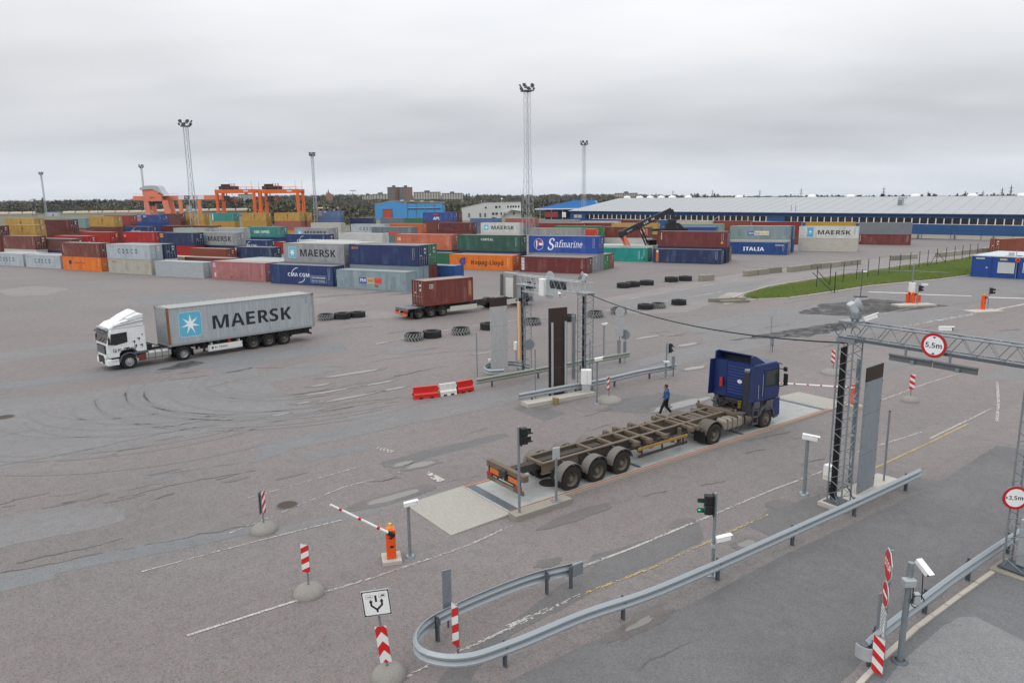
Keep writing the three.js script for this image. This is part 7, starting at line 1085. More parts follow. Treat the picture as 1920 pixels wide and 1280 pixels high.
  const cp = G(1593, 913).sub(b1).applyAxisAngle(V(0, 1, 0), -turn); mesh('conduit', [T([cp.x, 0.2, cp.z], [cp.x, 5.3, cp.z], 0.085, 10), T([cp.x, 1.6, cp.z], [0.25, 1.6, -0.2], 0.03)], M.pipe, o); mesh('conduit_clamp', [0.8, 2.2, 3.6, 4.4].map(y => CY(0.105, 0.105, 0.1, cp.x, y, cp.z, 10)), M.galvLight, o);
  const cab = thing('control_cabinet', 'white electrical cabinet beside the near lattice tower', 'cabinet', G(1552, 928), turn); mesh('box', RB(0.34, 0.62, 0.32, 0.04, 0, 0.95, 0), M.white, cab); mesh('label_plate', B(0.16, 0.14, 0.01, -0.04, 0.8, 0.164), std(0xcfc9a8, 0.6), cab); mesh('cables', [T([0, 0.65, 0], [0.05, 0.05, 0.05], 0.03), T([0.05, 0.65, 0], [0.1, 0.05, 0], 0.03)], M.black, cab); mesh('leg', B(0.05, 0.7, 0.05, 0.14, 0.35, -0.1), M.galv, cab);
  const cb2 = thing('control_cabinet', 'tall grey electrical cabinet by the tower at right frame edge', 'cabinet', G(1925, 1072), turn); mesh('box', RB(0.5, 1.5, 0.4, 0.03, 0, 0.95, 0), M.galvLight, cb2); mesh('plinth', B(0.45, 0.2, 0.35, 0, 0.1, 0), M.galvDark, cb2);
  struct('concrete_island', [B(4.6, 0.16, 1.05, 1.75, 0.08, 0).applyMatrix4(new THREE.Matrix4().makeRotationY(37 * D2R)).translate(b1.x, 0, b1.z)], M.concrete);
  struct('concrete_island', [B(1.3, 0.1, 1.1, 0, 0.05, 0).applyMatrix4(new THREE.Matrix4().makeRotationY(37 * D2R)).translate(b2.x, 0, b2.z)], M.concreteOld);
})();
// tall screens beside the lanes
function screen(label, a, b, h, front, strip, back) {
  const p = G(...a), q = G(...b), d = q.clone().sub(p), W = d.length(), o = thing('tall_screen', label, 'screen', p, Math.atan2(-d.z, d.x), 'tall narrow screens beside the lanes');
  mesh('panel', [B(W, h - (strip ? 0.55 : 0), 0.05, W / 2, (h - (strip ? 0.55 : 0)) / 2 + 0.12, 0)], front, o); if (strip) mesh('top_strip', B(W, 0.55, 0.04, W / 2, h - 0.15, 0), strip, o); mesh('panel_joint', [B(W, 0.012, 0.056, W / 2, h * 0.34, 0), B(W, 0.012, 0.056, W / 2, h * 0.66, 0)], M.galvDark, o);
  if (back) for (const x of [0.17, W - 0.17]) mesh('stiffener', [B(0.05, h - 0.8, 0.12, x, (h - 0.8) / 2 + 0.1, 0.1), B(0.13, h - 0.8, 0.015, x, (h - 0.8) / 2 + 0.1, 0.16)], M.galvLight, o);
  const bolts = []; for (let y = 0.5; y < h; y += 0.8) for (const x of [0.05, W - 0.05]) bolts.push(CY(0.02, 0.02, 0.03, 0, 0, 0, 6).rotateX(Math.PI / 2).translate(x, y, 0.03)); mesh('bolt', bolts, M.galvDark, o); return o;
}
const scrGrey = std(0x8e969d, 0.5, 0.2, { map: grime }), scrPale = std(0xb4b5b5, 0.5, 0.1, { map: grime }), scrBrown = std(0x35261f, 0.65, 0, { map: grime });
screen('tall grey screen with a dark top strip beside near lattice tower', [1606, 934], [1637, 917], 5.05, scrGrey, scrBrown);
screen('tall pale screen with a brown top strip left of far portal', [921, 707], [952, 702], 5.15, scrPale, scrBrown);
screen('tall dark brown screen with two metal stiffeners', [1029, 746], [1063, 741], 5.25, scrBrown, null, true);
// far portal
(function portalLeft() {
  const b1 = G(984, 697), b2 = G(1097, 731), d = b2.clone().sub(b1), turn = Math.atan2(-d.z, d.x), W = d.length(), H1 = 5.95;
  const o = thing('lattice_portal', 'far lattice portal in the middle of the yard with two towers', 'gantry', b1, turn, 'grey lattice portals over the lanes');
  for (const x of [0, W]) { const [c, w] = latticeBox(V(x, 0.12, 0), V(x, H1, 0), 0.66, 0.028, 0.62, V(1, 0, 0)); mesh('tower', c, M.galv, o); mesh('tower_web', w, M.galv, o); mesh('base_plate', B(0.8, 0.04, 0.8, x, 0.13, 0), M.galvDark, o); mesh('cable_tray', [B(0.2, 5.7, 0.05, x + 0.12, 3.0, 0.2), T([x + 0.02, 0.3, 0.24], [x + 0.02, 5.9, 0.24], 0.03)], M.black, o); mesh('head_frame', B(0.8, 0.12, 0.8, x, H1 + 0.06, 0), M.galv, o); }
  const [c, w] = latticeBox(V(-0.4, H1 + 0.4, 0), V(W + 0.5, H1 + 0.4, 0), 0.6, 0.03, 0.6); mesh('beam', c, M.galvLight, o); mesh('beam_web', w, M.galvLight, o); mesh('lower_chord', [B(W * 0.75, 0.06, 0.1, W * 0.42, H1 - 0.3, 0.35), B(0.05, 0.4, 0.05, W * 0.1, H1 - 0.1, 0.35), B(0.05, 0.4, 0.05, W * 0.75, H1 - 0.1, 0.35)], M.galvLight, o);
  mesh('white_box', RB(0.5, 1.1, 0.3, 0.04, W * 0.42, H1 + 0.15, 0.45), M.white, o); mesh('sign_back', [CY(0.42, 0.42, 0.03, 0, 0, 0, 28).rotateX(Math.PI / 2).translate(W * 0.38, H1 + 0.7, -0.34), CY(0.36, 0.36, 0.03, 0, 0, 0, 28).rotateX(Math.PI / 2).translate(W * 0.5, H1 - 0.25, 0.3)], M.galvLight, o); mesh('dark_box', [B(1.3, 0.5, 0.3, W * 0.6, H1 + 0.35, 0.1)], M.darkPlastic, o); camBox(o, V(W * 0.68, H1 - 0.12, 0.42), -0.5, -0.2, 0.8);
  floodlight(o, V(W, H1 + 1.0, 0.1), -0.8, -0.5); mesh('lamp_mount', T([W, H1 + 0.6, 0], [W, H1 + 0.9, 0.05], 0.04), M.galv, o);
  mesh('conduit', [T([W - 0.8, 0.6, 0.3], [W - 0.8, 4.6, 0.3], 0.09, 10), T([W - 0.62, 0.6, 0.34], [W - 0.62, 4.6, 0.34], 0.06, 8), ...[1.2, 2.4, 3.6].map(y => T([W - 0.9, y, 0.3], [W - 0.2, y, 0.2], 0.025))], M.galv, o); mesh('copper_tube', [T([-0.02, 3.1, 0.42], [-0.02, 4.9, 0.42], 0.12, 12), T([-0.02, 0.9, 0.42], [-0.02, 3.05, 0.42], 0.11, 12)], std(0xeec79a, 0.25, 0.35), o); mesh('sign_back', CY(0.36, 0.36, 0.03, 0, 0, 0, 28).rotateX(Math.PI / 2).rotateY(1.1).translate(0.55, 2.0, 0), M.galv, o);
  const cab = thing('control_cabinet', 'white cabinet on a grey plinth at the foot of the far portal', 'cabinet', G(1099, 741), turn + 0.9); mesh('box', RB(0.62, 0.9, 0.4, 0.04, 0, 1.15, 0), M.white, cab); mesh('plinth', B(0.5, 0.6, 0.34, 0, 0.42, 0), M.galvLight, cab); mesh('door_line', B(0.01, 0.8, 0.01, 0.05, 1.15, 0.204), M.galvDark, cab);
  const c2 = thing('control_cabinet', 'small white cabinet on the left tower of the far portal', 'cabinet', G(968, 690), turn); mesh('box', RB(0.3, 0.6, 0.2, 0.03, 0, 1.6, 0), M.white, c2); mesh('stand', B(0.05, 1.3, 0.05, 0, 0.65, 0), M.galv, c2);
  struct('concrete_island', [B(4.8, 0.22, 0.8, 0, 0.11, 0).applyMatrix4(new THREE.Matrix4().makeRotationY(31 * D2R)).translate(G(1048, 750).x, 0, G(1048, 750).z)], M.concrete);
  const blk = thing('concrete_block', 'small yellow marked concrete block on the island edge', 'block', G(1042, 757), 0.55); mesh('block', RB(0.2, 0.36, 0.4, 0.02, 0, 0.18, 0), std(0x8a7d4a, 0.9, 0, { map: grime }), blk); mesh('top_plate', B(0.18, 0.02, 0.36, 0, 0.372, 0), M.concreteOld, blk);
  // the cable slung between the two portals
  const p0 = V(W, H1 + 0.1, 0).applyAxisAngle(V(0, 1, 0), turn).add(b1), p1 = G(1572, 948).add(V(-0.15, 6.3, 0.1)), pts = []; for (let i = 0; i <= 30; i++) { const t = i / 30; pts.push(p0.clone().lerp(p1, t).add(V(0, -0.6 * 4 * t * (1 - t), 0))); }
  top('slung_cable', new THREE.TubeGeometry(new THREE.CatmullRomCurve3(pts), 60, 0.028, 6), M.black, 'black cable slung between the far and the near lattice portals', 'cable');
})();

// ---------- traffic lights, cameras, thin posts ----------
function light(label, x, y, h, turn, lit, k = 1, white = false) {
  const o = thing('traffic_light', label, 'traffic light', G(x, y), turn, 'two lamp traffic lights');
  mesh('pole', [T([0, 0, 0], [0, h, 0], 0.05 * k, 10), B(0.34, 0.02, 0.34, 0, 0.012, 0)], M.galv, o);
  const hd = mesh('lamp_housing', [RB(0.26, 0.3, 0.24, 0.03, 0.2, h - 0.22, 0), RB(0.26, 0.3, 0.24, 0.03, 0.2, h - 0.53, 0), B(0.03, 0.66, 0.34, 0.06, h - 0.38, 0)], M.black, o);
  for (const [i, c] of [[0, 0x3a1512], [1, lit ? 0x35c79a : 0x12332a]]) { const yy = h - 0.22 - i * 0.31; mesh('lamp', new THREE.CircleGeometry(0.085, 20).rotateY(Math.PI / 2).translate(0.334, yy, 0), i && lit ? std(0x1d6b52, 0.3, 0, { emissive: new THREE.Color(0x1fae84), emissiveIntensity: 0.5 }) : std(c, 0.25), hd); mesh('hood', new THREE.CylinderGeometry(0.11, 0.11, 0.2, 16, 1, true, 0.2, Math.PI * 1.1).rotateZ(-Math.PI / 2).rotateX(Math.PI * 0.05).translate(0.43, yy, 0), std(0x121315, 0.6, 0, { side: THREE.DoubleSide }), hd); }
  if (white) mesh('back_plate', B(0.03, 0.7, 0.3, 0.03, h - 0.38, 0), M.galvLight, o);
  return o;
}
light('traffic light facing right at the weighbridge entry', 974, 970, 3.5, 0.35, false);
light('traffic light showing green by the front crash barrier', 1336, 1078, 2.7, Math.PI - 0.15, true);
light('traffic light beyond the weighbridge near the walking man', 1249, 708, 2.35, 0.35, false, 0.9, true);
light('small far traffic light on the island with orange gate posts', 1720, 574, 2.3, -0.2, false, 0.8);
light('small far traffic light by the single orange gate post at right', 1852, 582, 2.4, -0.6, false, 0.8);
{ const p = G(1336, 1078); const l = new THREE.PointLight(0x2fd6a4, 0.25, 3); l.position.set(p.x - 0.5, 2.17, p.z + 0.08); l.castShadow = true; scene.add(l); }
function camPole(label, x, y, h, turn, tilt, k, r = 0.055, dx = 0) { const o = thing('camera_pole', label, 'camera pole', G(x, y), 0, 'poles with white cameras'); mesh('pole', [T([0, 0, 0], [dx, h, 0], r, 10), CY(r * 2.6, r * 3, 0.06, 0, 0.03, 0, 14)], M.galv, o); const c = camBox(o, V(dx + 0.08, h + 0.12, 0.02), turn, tilt, k); mesh('bracket', [B(0.06, 0.1, 0.06, dx + 0.03, h + 0.02, 0)], M.galvDark, o); return o; }
camPole('camera pole left of the near lattice tower', 1508, 926, 2.2, -0.35, -0.12, 1.15, 0.07); camPole('camera pole by the orange gate post in the foreground', 769, 1044, 1.75, 0.35, 0.1, 0.85, 0.055);
camPole('camera pole behind the brown screen with small dish', 1132, 667, 2.3, Math.PI + 0.1, -0.2, 0.8); camPole('camera pole standing by the concrete dome right of far portal', 1119, 757, 2.5, 0.4, 0.1, 0.95, 0.06); camPole('low camera on the side of the pale tall screen', 921, 704, 0.95, 0.1, 0.1, 1.0, 0.04);
camPole('camera beside the far traffic light near the walking man', 1247, 710, 1.0, Math.PI, 0, 0.7, 0.03);
{ const o = thing('camera_pole', 'thick pole with white camera and junction boxes beside the stop sign', 'camera pole', G(1687, 1243), 0, 'poles with white cameras'); mesh('pole', T([0, 0, 0], [0.05, 2.72, 0], 0.075, 14), M.galv, o); mesh('base_ring', [LY([[0.1, 0.0], [0.2, 0.0], [0.2, 0.07], [0.12, 0.1]], 20)], M.galvDark, o); const c = camBox(o, V(0.3, 2.62, 0.08), -1.3, -0.5, 0.85); mesh('junction_box', RB(0.3, 0.2, 0.2, 0.03, -0.02, 2.25, 0.1), M.galvLight, o); mesh('junction_box', RB(0.16, 0.3, 0.14, 0.03, 0.22, 1.8, 0.06), M.galvLight, o); mesh('cables', [new THREE.TorusGeometry(0.16, 0.014, 6, 20, 4.6).translate(0.22, 1.75, 0.12), T([0.3, 2.5, 0.1], [0.32, 1.8, 0.12], 0.014), T([0.1, 2.2, 0.1], [0.1, 1.7, 0.12], 0.014)], M.black, o); }
{ const o = thing('camera_bracket', 'white camera clamped to the green traffic light pole', 'camera', G(1336, 1078), 0); camBox(o, V(0.28, 1.22, 0.02), 0.2, 0.12, 0.95); mesh('clamp', [CY(0.085, 0.085, 0.1, 0, 0.98, 0, 12), BM([0, 0.98, 0], [0.2, 1.1, 0.02], 0.04, 0.04), new THREE.TorusGeometry(0.1, 0.012, 6, 14).translate(-0.05, 1.05, 0.02)], M.galvLight, o); }
for (const [x, y, h, l] of [[1043, 948, 1.95, 'grey post with a flat plate on top at the weighbridge edge'], ]) { const o = thing('plate_post', l, 'post', G(x, y), 0.3); mesh('pole', [T([0, 0, 0], [0, h, 0], 0.05, 10), B(0.36, 0.02, 0.3, 0, 0.21, 0)], M.galv, o); mesh('plate', RB(0.3, 0.5, 0.06, 0.03, 0, h + 0.15, 0), M.galvLight, o); }
function thinPost(label, x, y, h) { const o = thing('thin_post', label, 'post', G(x, y), 0.6, 'thin grey posts beside the screens'); mesh('pole', [T([0, 0, 0], [0, h, 0], 0.04, 8), CY(0.09, 0.1, 0.04, 0, 0.02, 0, 10)], M.galv, o); mesh('cap', CY(0.045, 0.045, 0.03, 0, h, 0, 8), M.galvDark, o); }
thinPost('thin grey post right of the tall grey screen', 1657, 908, 3.1); thinPost('thin grey post left of the dark brown screen', 1004, 753, 3.1); thinPost('thin grey post left of the tall pale screen', 895, 709, 3.0); thinPost('thin grey post just right of the far portal tower', 1106, 712, 2.6);
// sign backs
(function signBacks() {
  const o = thing('sign_group', 'post with two round sign backs and a square one behind far portal', 'sign post', G(1161, 681), 0.2), r = M.galvLight; mesh('pole', T([0, 0, 0], [0, 4.0, 0], 0.035, 8), M.galv, o); for (const y of [3.75, 3.0]) mesh('round_sign', CY(0.36, 0.36, 0.025, 0, 0, 0, 28).rotateX(Math.PI / 2).translate(0, y, 0.05), r, o); mesh('square_sign', B(0.62, 0.62, 0.025, -0.06, 2.3, 0.05), r, o); mesh('marker_plate', B(0.24, 1.0, 0.04, -0.06, 1.2, 0.06), M.galv, o);
  const q = thing('sign_group', 'tilted round sign back above marker plate right of the double sign post', 'sign post', G(1172, 679), -0.5); mesh('pole', T([0, 0, 0], [0, 2.3, 0], 0.03, 8), M.galv, q); mesh('round_sign', CY(0.36, 0.36, 0.025, 0, 0, 0, 28).scale(1, 1, 1).rotateX(Math.PI / 2).translate(0, 2.05, 0.05), M.galv, q); mesh('marker_plate', B(0.22, 1.1, 0.04, 0, 1.0, 0.06), M.galv, q);
  const s = thing('square_sign', 'square sign back on a post behind the blue lorry cab', 'road sign', G(1444, 662), 0.1); mesh('pole', T([0, 0, 0], [0, 3.4, 0], 0.03, 8), M.galv, s); mesh('plate', B(0.62, 0.62, 0.025, 0, 3.1, 0.05), M.galvLight, s);
})();
// stop sign post
(function stopSign() {
  const o = thing('stop_sign', 'post with stop sign, no entry disc, text plate and striped plate', 'road sign', G(1651, 1272), -1.86);
  mesh('pole', T([0, 0, 0], [0, 3.35, 0], 0.035, 10), M.galv, o);
  const st = canvasTex(256, 256, (g) => { g.fillStyle = '#e4e4e2'; g.fillRect(0, 0, 256, 256); g.fillStyle = '#b8171b'; g.beginPath(); for (let i = 0; i < 8; i++) { const a = Math.PI / 8 + i * Math.PI / 4; g.lineTo(128 + Math.cos(a) * 124, 128 + Math.sin(a) * 124); } g.fill(); g.fillStyle = '#eeeeec'; g.textAlign = 'center'; wide(g, 'STOP', 26, 158, 204, 88, 'bold $px sans-serif'); });
  const oct = r => { const p = []; for (let i = 0; i < 8; i++) { const a = Math.PI / 8 + i * Math.PI / 4; p.push([Math.cos(a) * r, Math.sin(a) * r]); } return p; };
  st.needsUpdate = true; const st2 = canvasTex(256, 256, (g) => { g.fillStyle = '#e4e4e2'; g.fillRect(0, 0, 256, 256); g.fillStyle = '#b8171b'; g.beginPath(); for (let i = 0; i < 8; i++) { const a = Math.PI / 8 + i * Math.PI / 4; g.lineTo(128 + Math.cos(a) * 124, 128 + Math.sin(a) * 124); } g.fill(); g.fillStyle = '#eeeeec'; wide(g, 'STOP', 28, 158, 200, 88, 'bold $px sans-serif'); });
  const oc = new THREE.CircleGeometry(0.4, 8, Math.PI / 8); mesh('stop_plate', EX(oct(0.41), 0.02).translate(0, 2.96, 0.05), M.galvLight, o); mesh('stop_face', oc.translate(0, 2.96, 0.063), std(0xffffff, 0.4, 0, { map: st2 }), o);
  const ne = canvasTex(128, 128, (g) => { g.fillStyle = '#e4e4e2'; g.fillRect(0, 0, 128, 128); g.fillStyle = '#b8171b'; g.beginPath(); g.arc(64, 64, 61, 0, 7); g.fill(); g.fillStyle = '#eeeeec'; g.fillRect(18, 54, 92, 20); });
  mesh('no_entry_plate', CY(0.31, 0.31, 0.02, 0, 0, 0, 32).rotateX(Math.PI / 2).translate(0, 2.22, 0.05), M.galvLight, o); mesh('no_entry_face', new THREE.CircleGeometry(0.305, 32).translate(0, 2.22, 0.063), std(0xffffff, 0.4, 0, { map: ne }), o);
  const tx = canvasTex(128, 160, (g, w, h) => { g.fillStyle = '#e2e3e2'; g.fillRect(0, 0, w, h); g.strokeStyle = '#222'; g.lineWidth = 4; g.strokeRect(4, 4, w - 8, h - 8); g.fillStyle = '#2a2c30'; for (let i = 0; i < 6; i++) g.fillRect(16, 20 + i * 22, 96 - (i * 37 % 30), 9); });
  mesh('text_plate', B(0.5, 0.68, 0.02, 0, 1.5, 0.05), M.galvLight, o); mesh('text_face', quad(0.49, 0.67, 0, 1.5, 0.063), std(0xffffff, 0.5, 0, { map: tx }), o);
  mesh('striped_back', B(0.28, 0.95, 0.02, -0.02, 0.6, 0.07, 0.9), M.galv, o); mesh('striped_plate', quad(0.28, 0.95, -0.02, 0.6, 0.082, 0.9).translate(0.01, 0, 0.006), stripe.right, o);
})();

// ---------- boom gates ----------
function gate(label, x, y, h, turn, armLen, armTilt, striped = true, armTurn = 0) {
  const o = thing('boom_gate', label, 'boom gate', G(x, y), turn, 'orange boom gates');
  mesh('base', B(0.62, 0.12, 0.7, 0, 0.06, 0), M.concrete, o); mesh('housing', [RB(0.3, h, 0.34, 0.02, 0, h / 2 + 0.12, 0)], M.orange, o); mesh('vent', [B(0.1, 0.06, 0.012, 0, h * 0.85, 0.172), B(0.12, 0.07, 0.012, 0.02, h * 0.55, 0.172), B(0.012, 0.07, 0.12, 0.152, h * 0.55, 0)], M.black, o); mesh('beacon', [CY(0.06, 0.07, 0.07, 0, h + 0.16, 0, 12), CY(0.055, 0.055, 0.1, 0, h + 0.24, 0, 12)], M.yellow, o);
  if (armLen) { const a = mesh('arm', [T([0, 0, 0], [armLen, 0, 0], 0.05, 8, 0.035)], M.white, o); a.position.set(0.05, h * 0.88 + 0.1, 0.2); a.rotation.set(0, armTurn, armTilt, 'YZX'); mesh('arm_clamp', RB(0.26, 0.13, 0.12, 0.02, 0.05, 0, 0), M.black, a); if (striped) mesh('arm_stripe', Array.from({ length: Math.floor(armLen / 0.7) }, (_, i) => T([0.5 + i * 0.7, 0, 0], [0.6 + i * 0.7, 0, 0], 0.054 - i * 0.014 / (armLen / 0.7), 8)), M.red, a); }
  return o;
}
gate('orange boom gate with raised white arm in the foreground', 734, 1050, 1.0, 0.25, 2.3, 0.62, true, Math.PI - 0.25 + 0.35);
gate('orange boom gate behind the near lattice tower with striped arm', 1602, 762, 1.15, 0.2, 4.6, 0.02, true, Math.PI - 0.45);
gate('left orange gate post on the far island', 1702, 570, 1.25, 0.2, 4.2, 0.02, false, Math.PI - 0.45); gate('middle orange gate post on the far island', 1712, 571, 1.2, 0.2, 5.2, 0.0, false, -0.6); gate('slim orange gate post at right of the far island', 1722, 570, 1.0, 0.2, 0, 0);
gate('single far orange boom gate at the right frame edge', 1843, 583, 1.5, 0.2, 7, 0.0, false, -0.55);
struct('concrete_island', [B(4.2, 0.18, 1.6, 0, 0.09, 0).applyMatrix4(new THREE.Matrix4().makeRotationY(0.1)).translate(G(1714, 573).x, 0, G(1714, 573).z)], M.concrete); struct('concrete_island', [B(3.4, 0.18, 1.6, 0, 0.09, 0).applyMatrix4(new THREE.Matrix4().makeRotationY(0.2)).translate(G(1845, 585).x, 0, G(1845, 585).z)], M.concrete);
{ const o = thing('gate_box', 'white box on a slim pole behind the far orange gate posts', 'cabinet', G(1708, 566), 0); mesh('pole', T([0, 0, 0], [0, 4.3, 0], 0.07, 8), M.galv, o); mesh('box', RB(0.6, 1.3, 0.4, 0.04, 0, 1.5, 0), M.white, o); camBox(o, V(1.4, 1.9, 0), 0, 0, 1.3); }
{ const o = thing('mesh_gate', 'thin mesh gate leaning before the grass bank', 'gate', G(1614, 557), 0.05); mesh('post', [T([0, 0, 0], [0, 3.3, 0], 0.05, 6), T([6.0, -0.0, 0.3], [6.0, 3.0, 0.3], 0.05, 6), B(1.4, 0.16, 0.5, 0, 0.08, 0)], M.galvDark, o); mesh('top_wire', [T([-3, 3.3, -0.6], [6, 3.0, 0.3], 0.03, 5), T([6, 3.0, 0.3], [10.5, 2.7, 0], 0.03, 5)], M.galv, o); mesh('lamp', RB(0.5, 0.16, 0.2, 0.04, 0.3, 3.0, 0), M.white, o); }

// ---------- plastic road barriers ----------
function plasticBarrier(label, x0, y0, x1, y1, mat) {
  const a = G(x0, y0), b = G(x1, y1), d = b.clone().sub(a), L = d.length() * 0.96, o = thing('plastic_barrier', label, 'road barrier', a.clone().lerp(b, 0.5), Math.atan2(-d.z, d.x), 'water filled road barriers'), h = 0.72;
  const body = EX([[-0.22, 0.1], [-0.24, 0.0], [0.24, 0], [0.22, 0.26], [0.11, 0.34], [0.08, h], [-0.08, h], [-0.11, 0.34], [-0.22, 0.26]], L, 0.02).rotateY(Math.PI / 2); mesh('body', body, mat, o); mesh('rib', [-0.3, 0, 0.3].map(k => B(0.05, 0.36, 0.22, k * L, 0.52, 0)), mat, o); mesh('lug', [RB(0.1, 0.16, 0.1, 0.02, L / 2 + 0.02, 0.5, 0), RB(0.1, 0.16, 0.1, 0.02, -L / 2 - 0.02, 0.3, 0)], mat, o); mesh('fork_slot', [-0.22, 0.22].map(k => B(0.22, 0.09, 0.5, k * L, 0.05, 0)), M.black, o);
}
plasticBarrier('left red plastic road barrier of the row of three', 774, 748, 822, 743, M.red); plasticBarrier('white plastic road barrier between two red ones', 823, 742, 855, 737.5, M.offwhite); plasticBarrier('right red plastic road barrier of the row of three', 856, 737, 886, 731.5, M.red);

// ---------- big tyres lying on the ground ----------
const bigTyre = (() => {
  const R = 0.86, h = 0.62, t = [], body = LY([[R * 0.55, 0.06], [R * 0.6, 0.0], [R * 0.88, 0], [R * 0.93, 0.06], [R * 0.94, h - 0.06], [R * 0.88, h], [R * 0.6, h], [R * 0.55, h - 0.06], [R * 0.62, h - 0.14], [R * 0.62, 0.14], [R * 0.55, 0.06]], 36);
  for (let i = 0; i < 18; i++) for (const s of [0, 1]) { const a = (i + s * 0.5) / 18 * 6.283, b = a + 0.26, y0 = s ? h * 0.46 : 0.03, y1 = s ? h - 0.03 : h * 0.54, [ya, yb] = s ? [y1, y0] : [y0, y1]; t.push(BM([Math.cos(a) * R * 0.965, ya, Math.sin(a) * R * 0.965], [Math.cos(b) * R * 0.965, yb, Math.sin(b) * R * 0.965], 0.09, 0.1)); }
  return [merged(body), merged(t)];
})();
bigTyre.forEach(g => g.userData.done = true);
const tyreA = std(0x1d1d1f, 0.9, 0, { map: grime }), tyreB = std(0x2d2d2f, 0.9, 0, { map: grime }), lugWhite = std(0x8a8b8b, 0.85, 0, { map: grime });
const tyreList = [[611, 599, 'left of three big tyres behind the white lorry trailer'], [642, 597, 'middle of three big tyres behind the white lorry trailer'], [670, 594, 'right of three big tyres behind the white lorry trailer'], [776, 637, 'leftmost big tyre of the three in the open yard'], [810, 632, 'second big tyre touching the leftmost one in open yard'], [864, 626, 'lone big tyre left of the tall pale screen'], [917, 617, 'big tyre mostly hidden behind the tall pale screen'], [998, 608, 'big tyre just right of the far portal left tower'], [1064, 601, 'big tyre half hidden behind the dark brown screen'], [1116, 594, 'big tyre right of the far portal right tower'], [1160, 587, 'big tyre behind the post with round sign backs'], [1210, 579, 'left one of two touching big tyres under the slung cable'], [1234, 577, 'right one of two touching big tyres under the slung cable'], [1273, 571, 'plain dark big tyre right of the slung cable pair'], [980, 560, 'big tyre beside the front wheel of the grey tractor'], [1170, 539, 'left one of three far tyres at yard side of road'], [1187, 537, 'middle one of three far tyres at yard side of road'], [1213, 534, 'right one of three far tyres at yard side of road'], [1259, 528, 'left of the two far tyres before the concrete blocks'], [1285, 526, 'right of the two far tyres before the concrete blocks']];
tyreList.forEach(([x, y, l], i) => { const o = thing('big_tyre', l, 'tyre', G(x, y), rnd(6.28), 'big tractor tyres lying as lane markers'); const k = i > 14 ? 1.1 : i > 8 ? 0.95 : 0.95; mesh('carcass', bigTyre[0], i === 13 ? tyreA : tyreB, o); mesh('lug', bigTyre[1], [0, 3, 5, 7, 9, 10, 12].includes(i) ? lugWhite : tyreB, o); o.scale.set(k, k * rnd(0.92, 1.05), k); });

// ---------- concrete blocks along the road ----------
const blockMat = [std(0x8d887c, 0.95, 0, { map: grime }), std(0x7d796e, 0.95, 0, { map: grime }), std(0x9a9488, 0.95, 0, { map: grime })];
function blocks(list) { for (const [x0, y0, x1, y1, n, l] of list) for (let i = 0; i < n; i++) { const a = G(x0 + (x1 - x0) * i / n, y0 + (y1 - y0) * i / n), b = G(x0 + (x1 - x0) * (i + 1) / n, y0 + (y1 - y0) * (i + 1) / n), d = b.clone().sub(a), L = d.length() * 0.94, o = thing('concrete_block', n > 1 ? ['first', 'second', 'third', 'fourth', 'fifth', 'sixth', 'seventh'][i] + ' from left of ' + l : l, 'concrete block', a.clone().lerp(b, 0.5), Math.atan2(-d.z, d.x) + rnd(-0.04, 0.04), 'concrete blocks along the road'); mesh('block', RB(L, 0.86, 0.8, 0.05, 0, 0.43, 0), pick(blockMat), o); mesh('lifting_loop', new THREE.TorusGeometry(0.1, 0.02, 5, 10, Math.PI).translate(0, 0.86, 0), M.rustSteel, o); } }
blocks([[1312, 527, 1337, 525, 1, 'lone concrete block right of the two far tyres'], [1396, 518, 1440, 513, 2, 'the concrete pair nearest the lone block'], [1443, 512, 1464, 510, 1, 'single concrete block right of the concrete pair'], [1479, 510, 1517, 505, 2, 'the two concrete blocks before the long run'], [1518, 505, 1612, 495, 5, 'the long run of concrete blocks by the fence'], [1672, 488, 1718, 484, 3, 'the short concrete row behind the middle fence'], [1757, 482, 1858, 471, 7, 'the concrete row by the brown container']]);
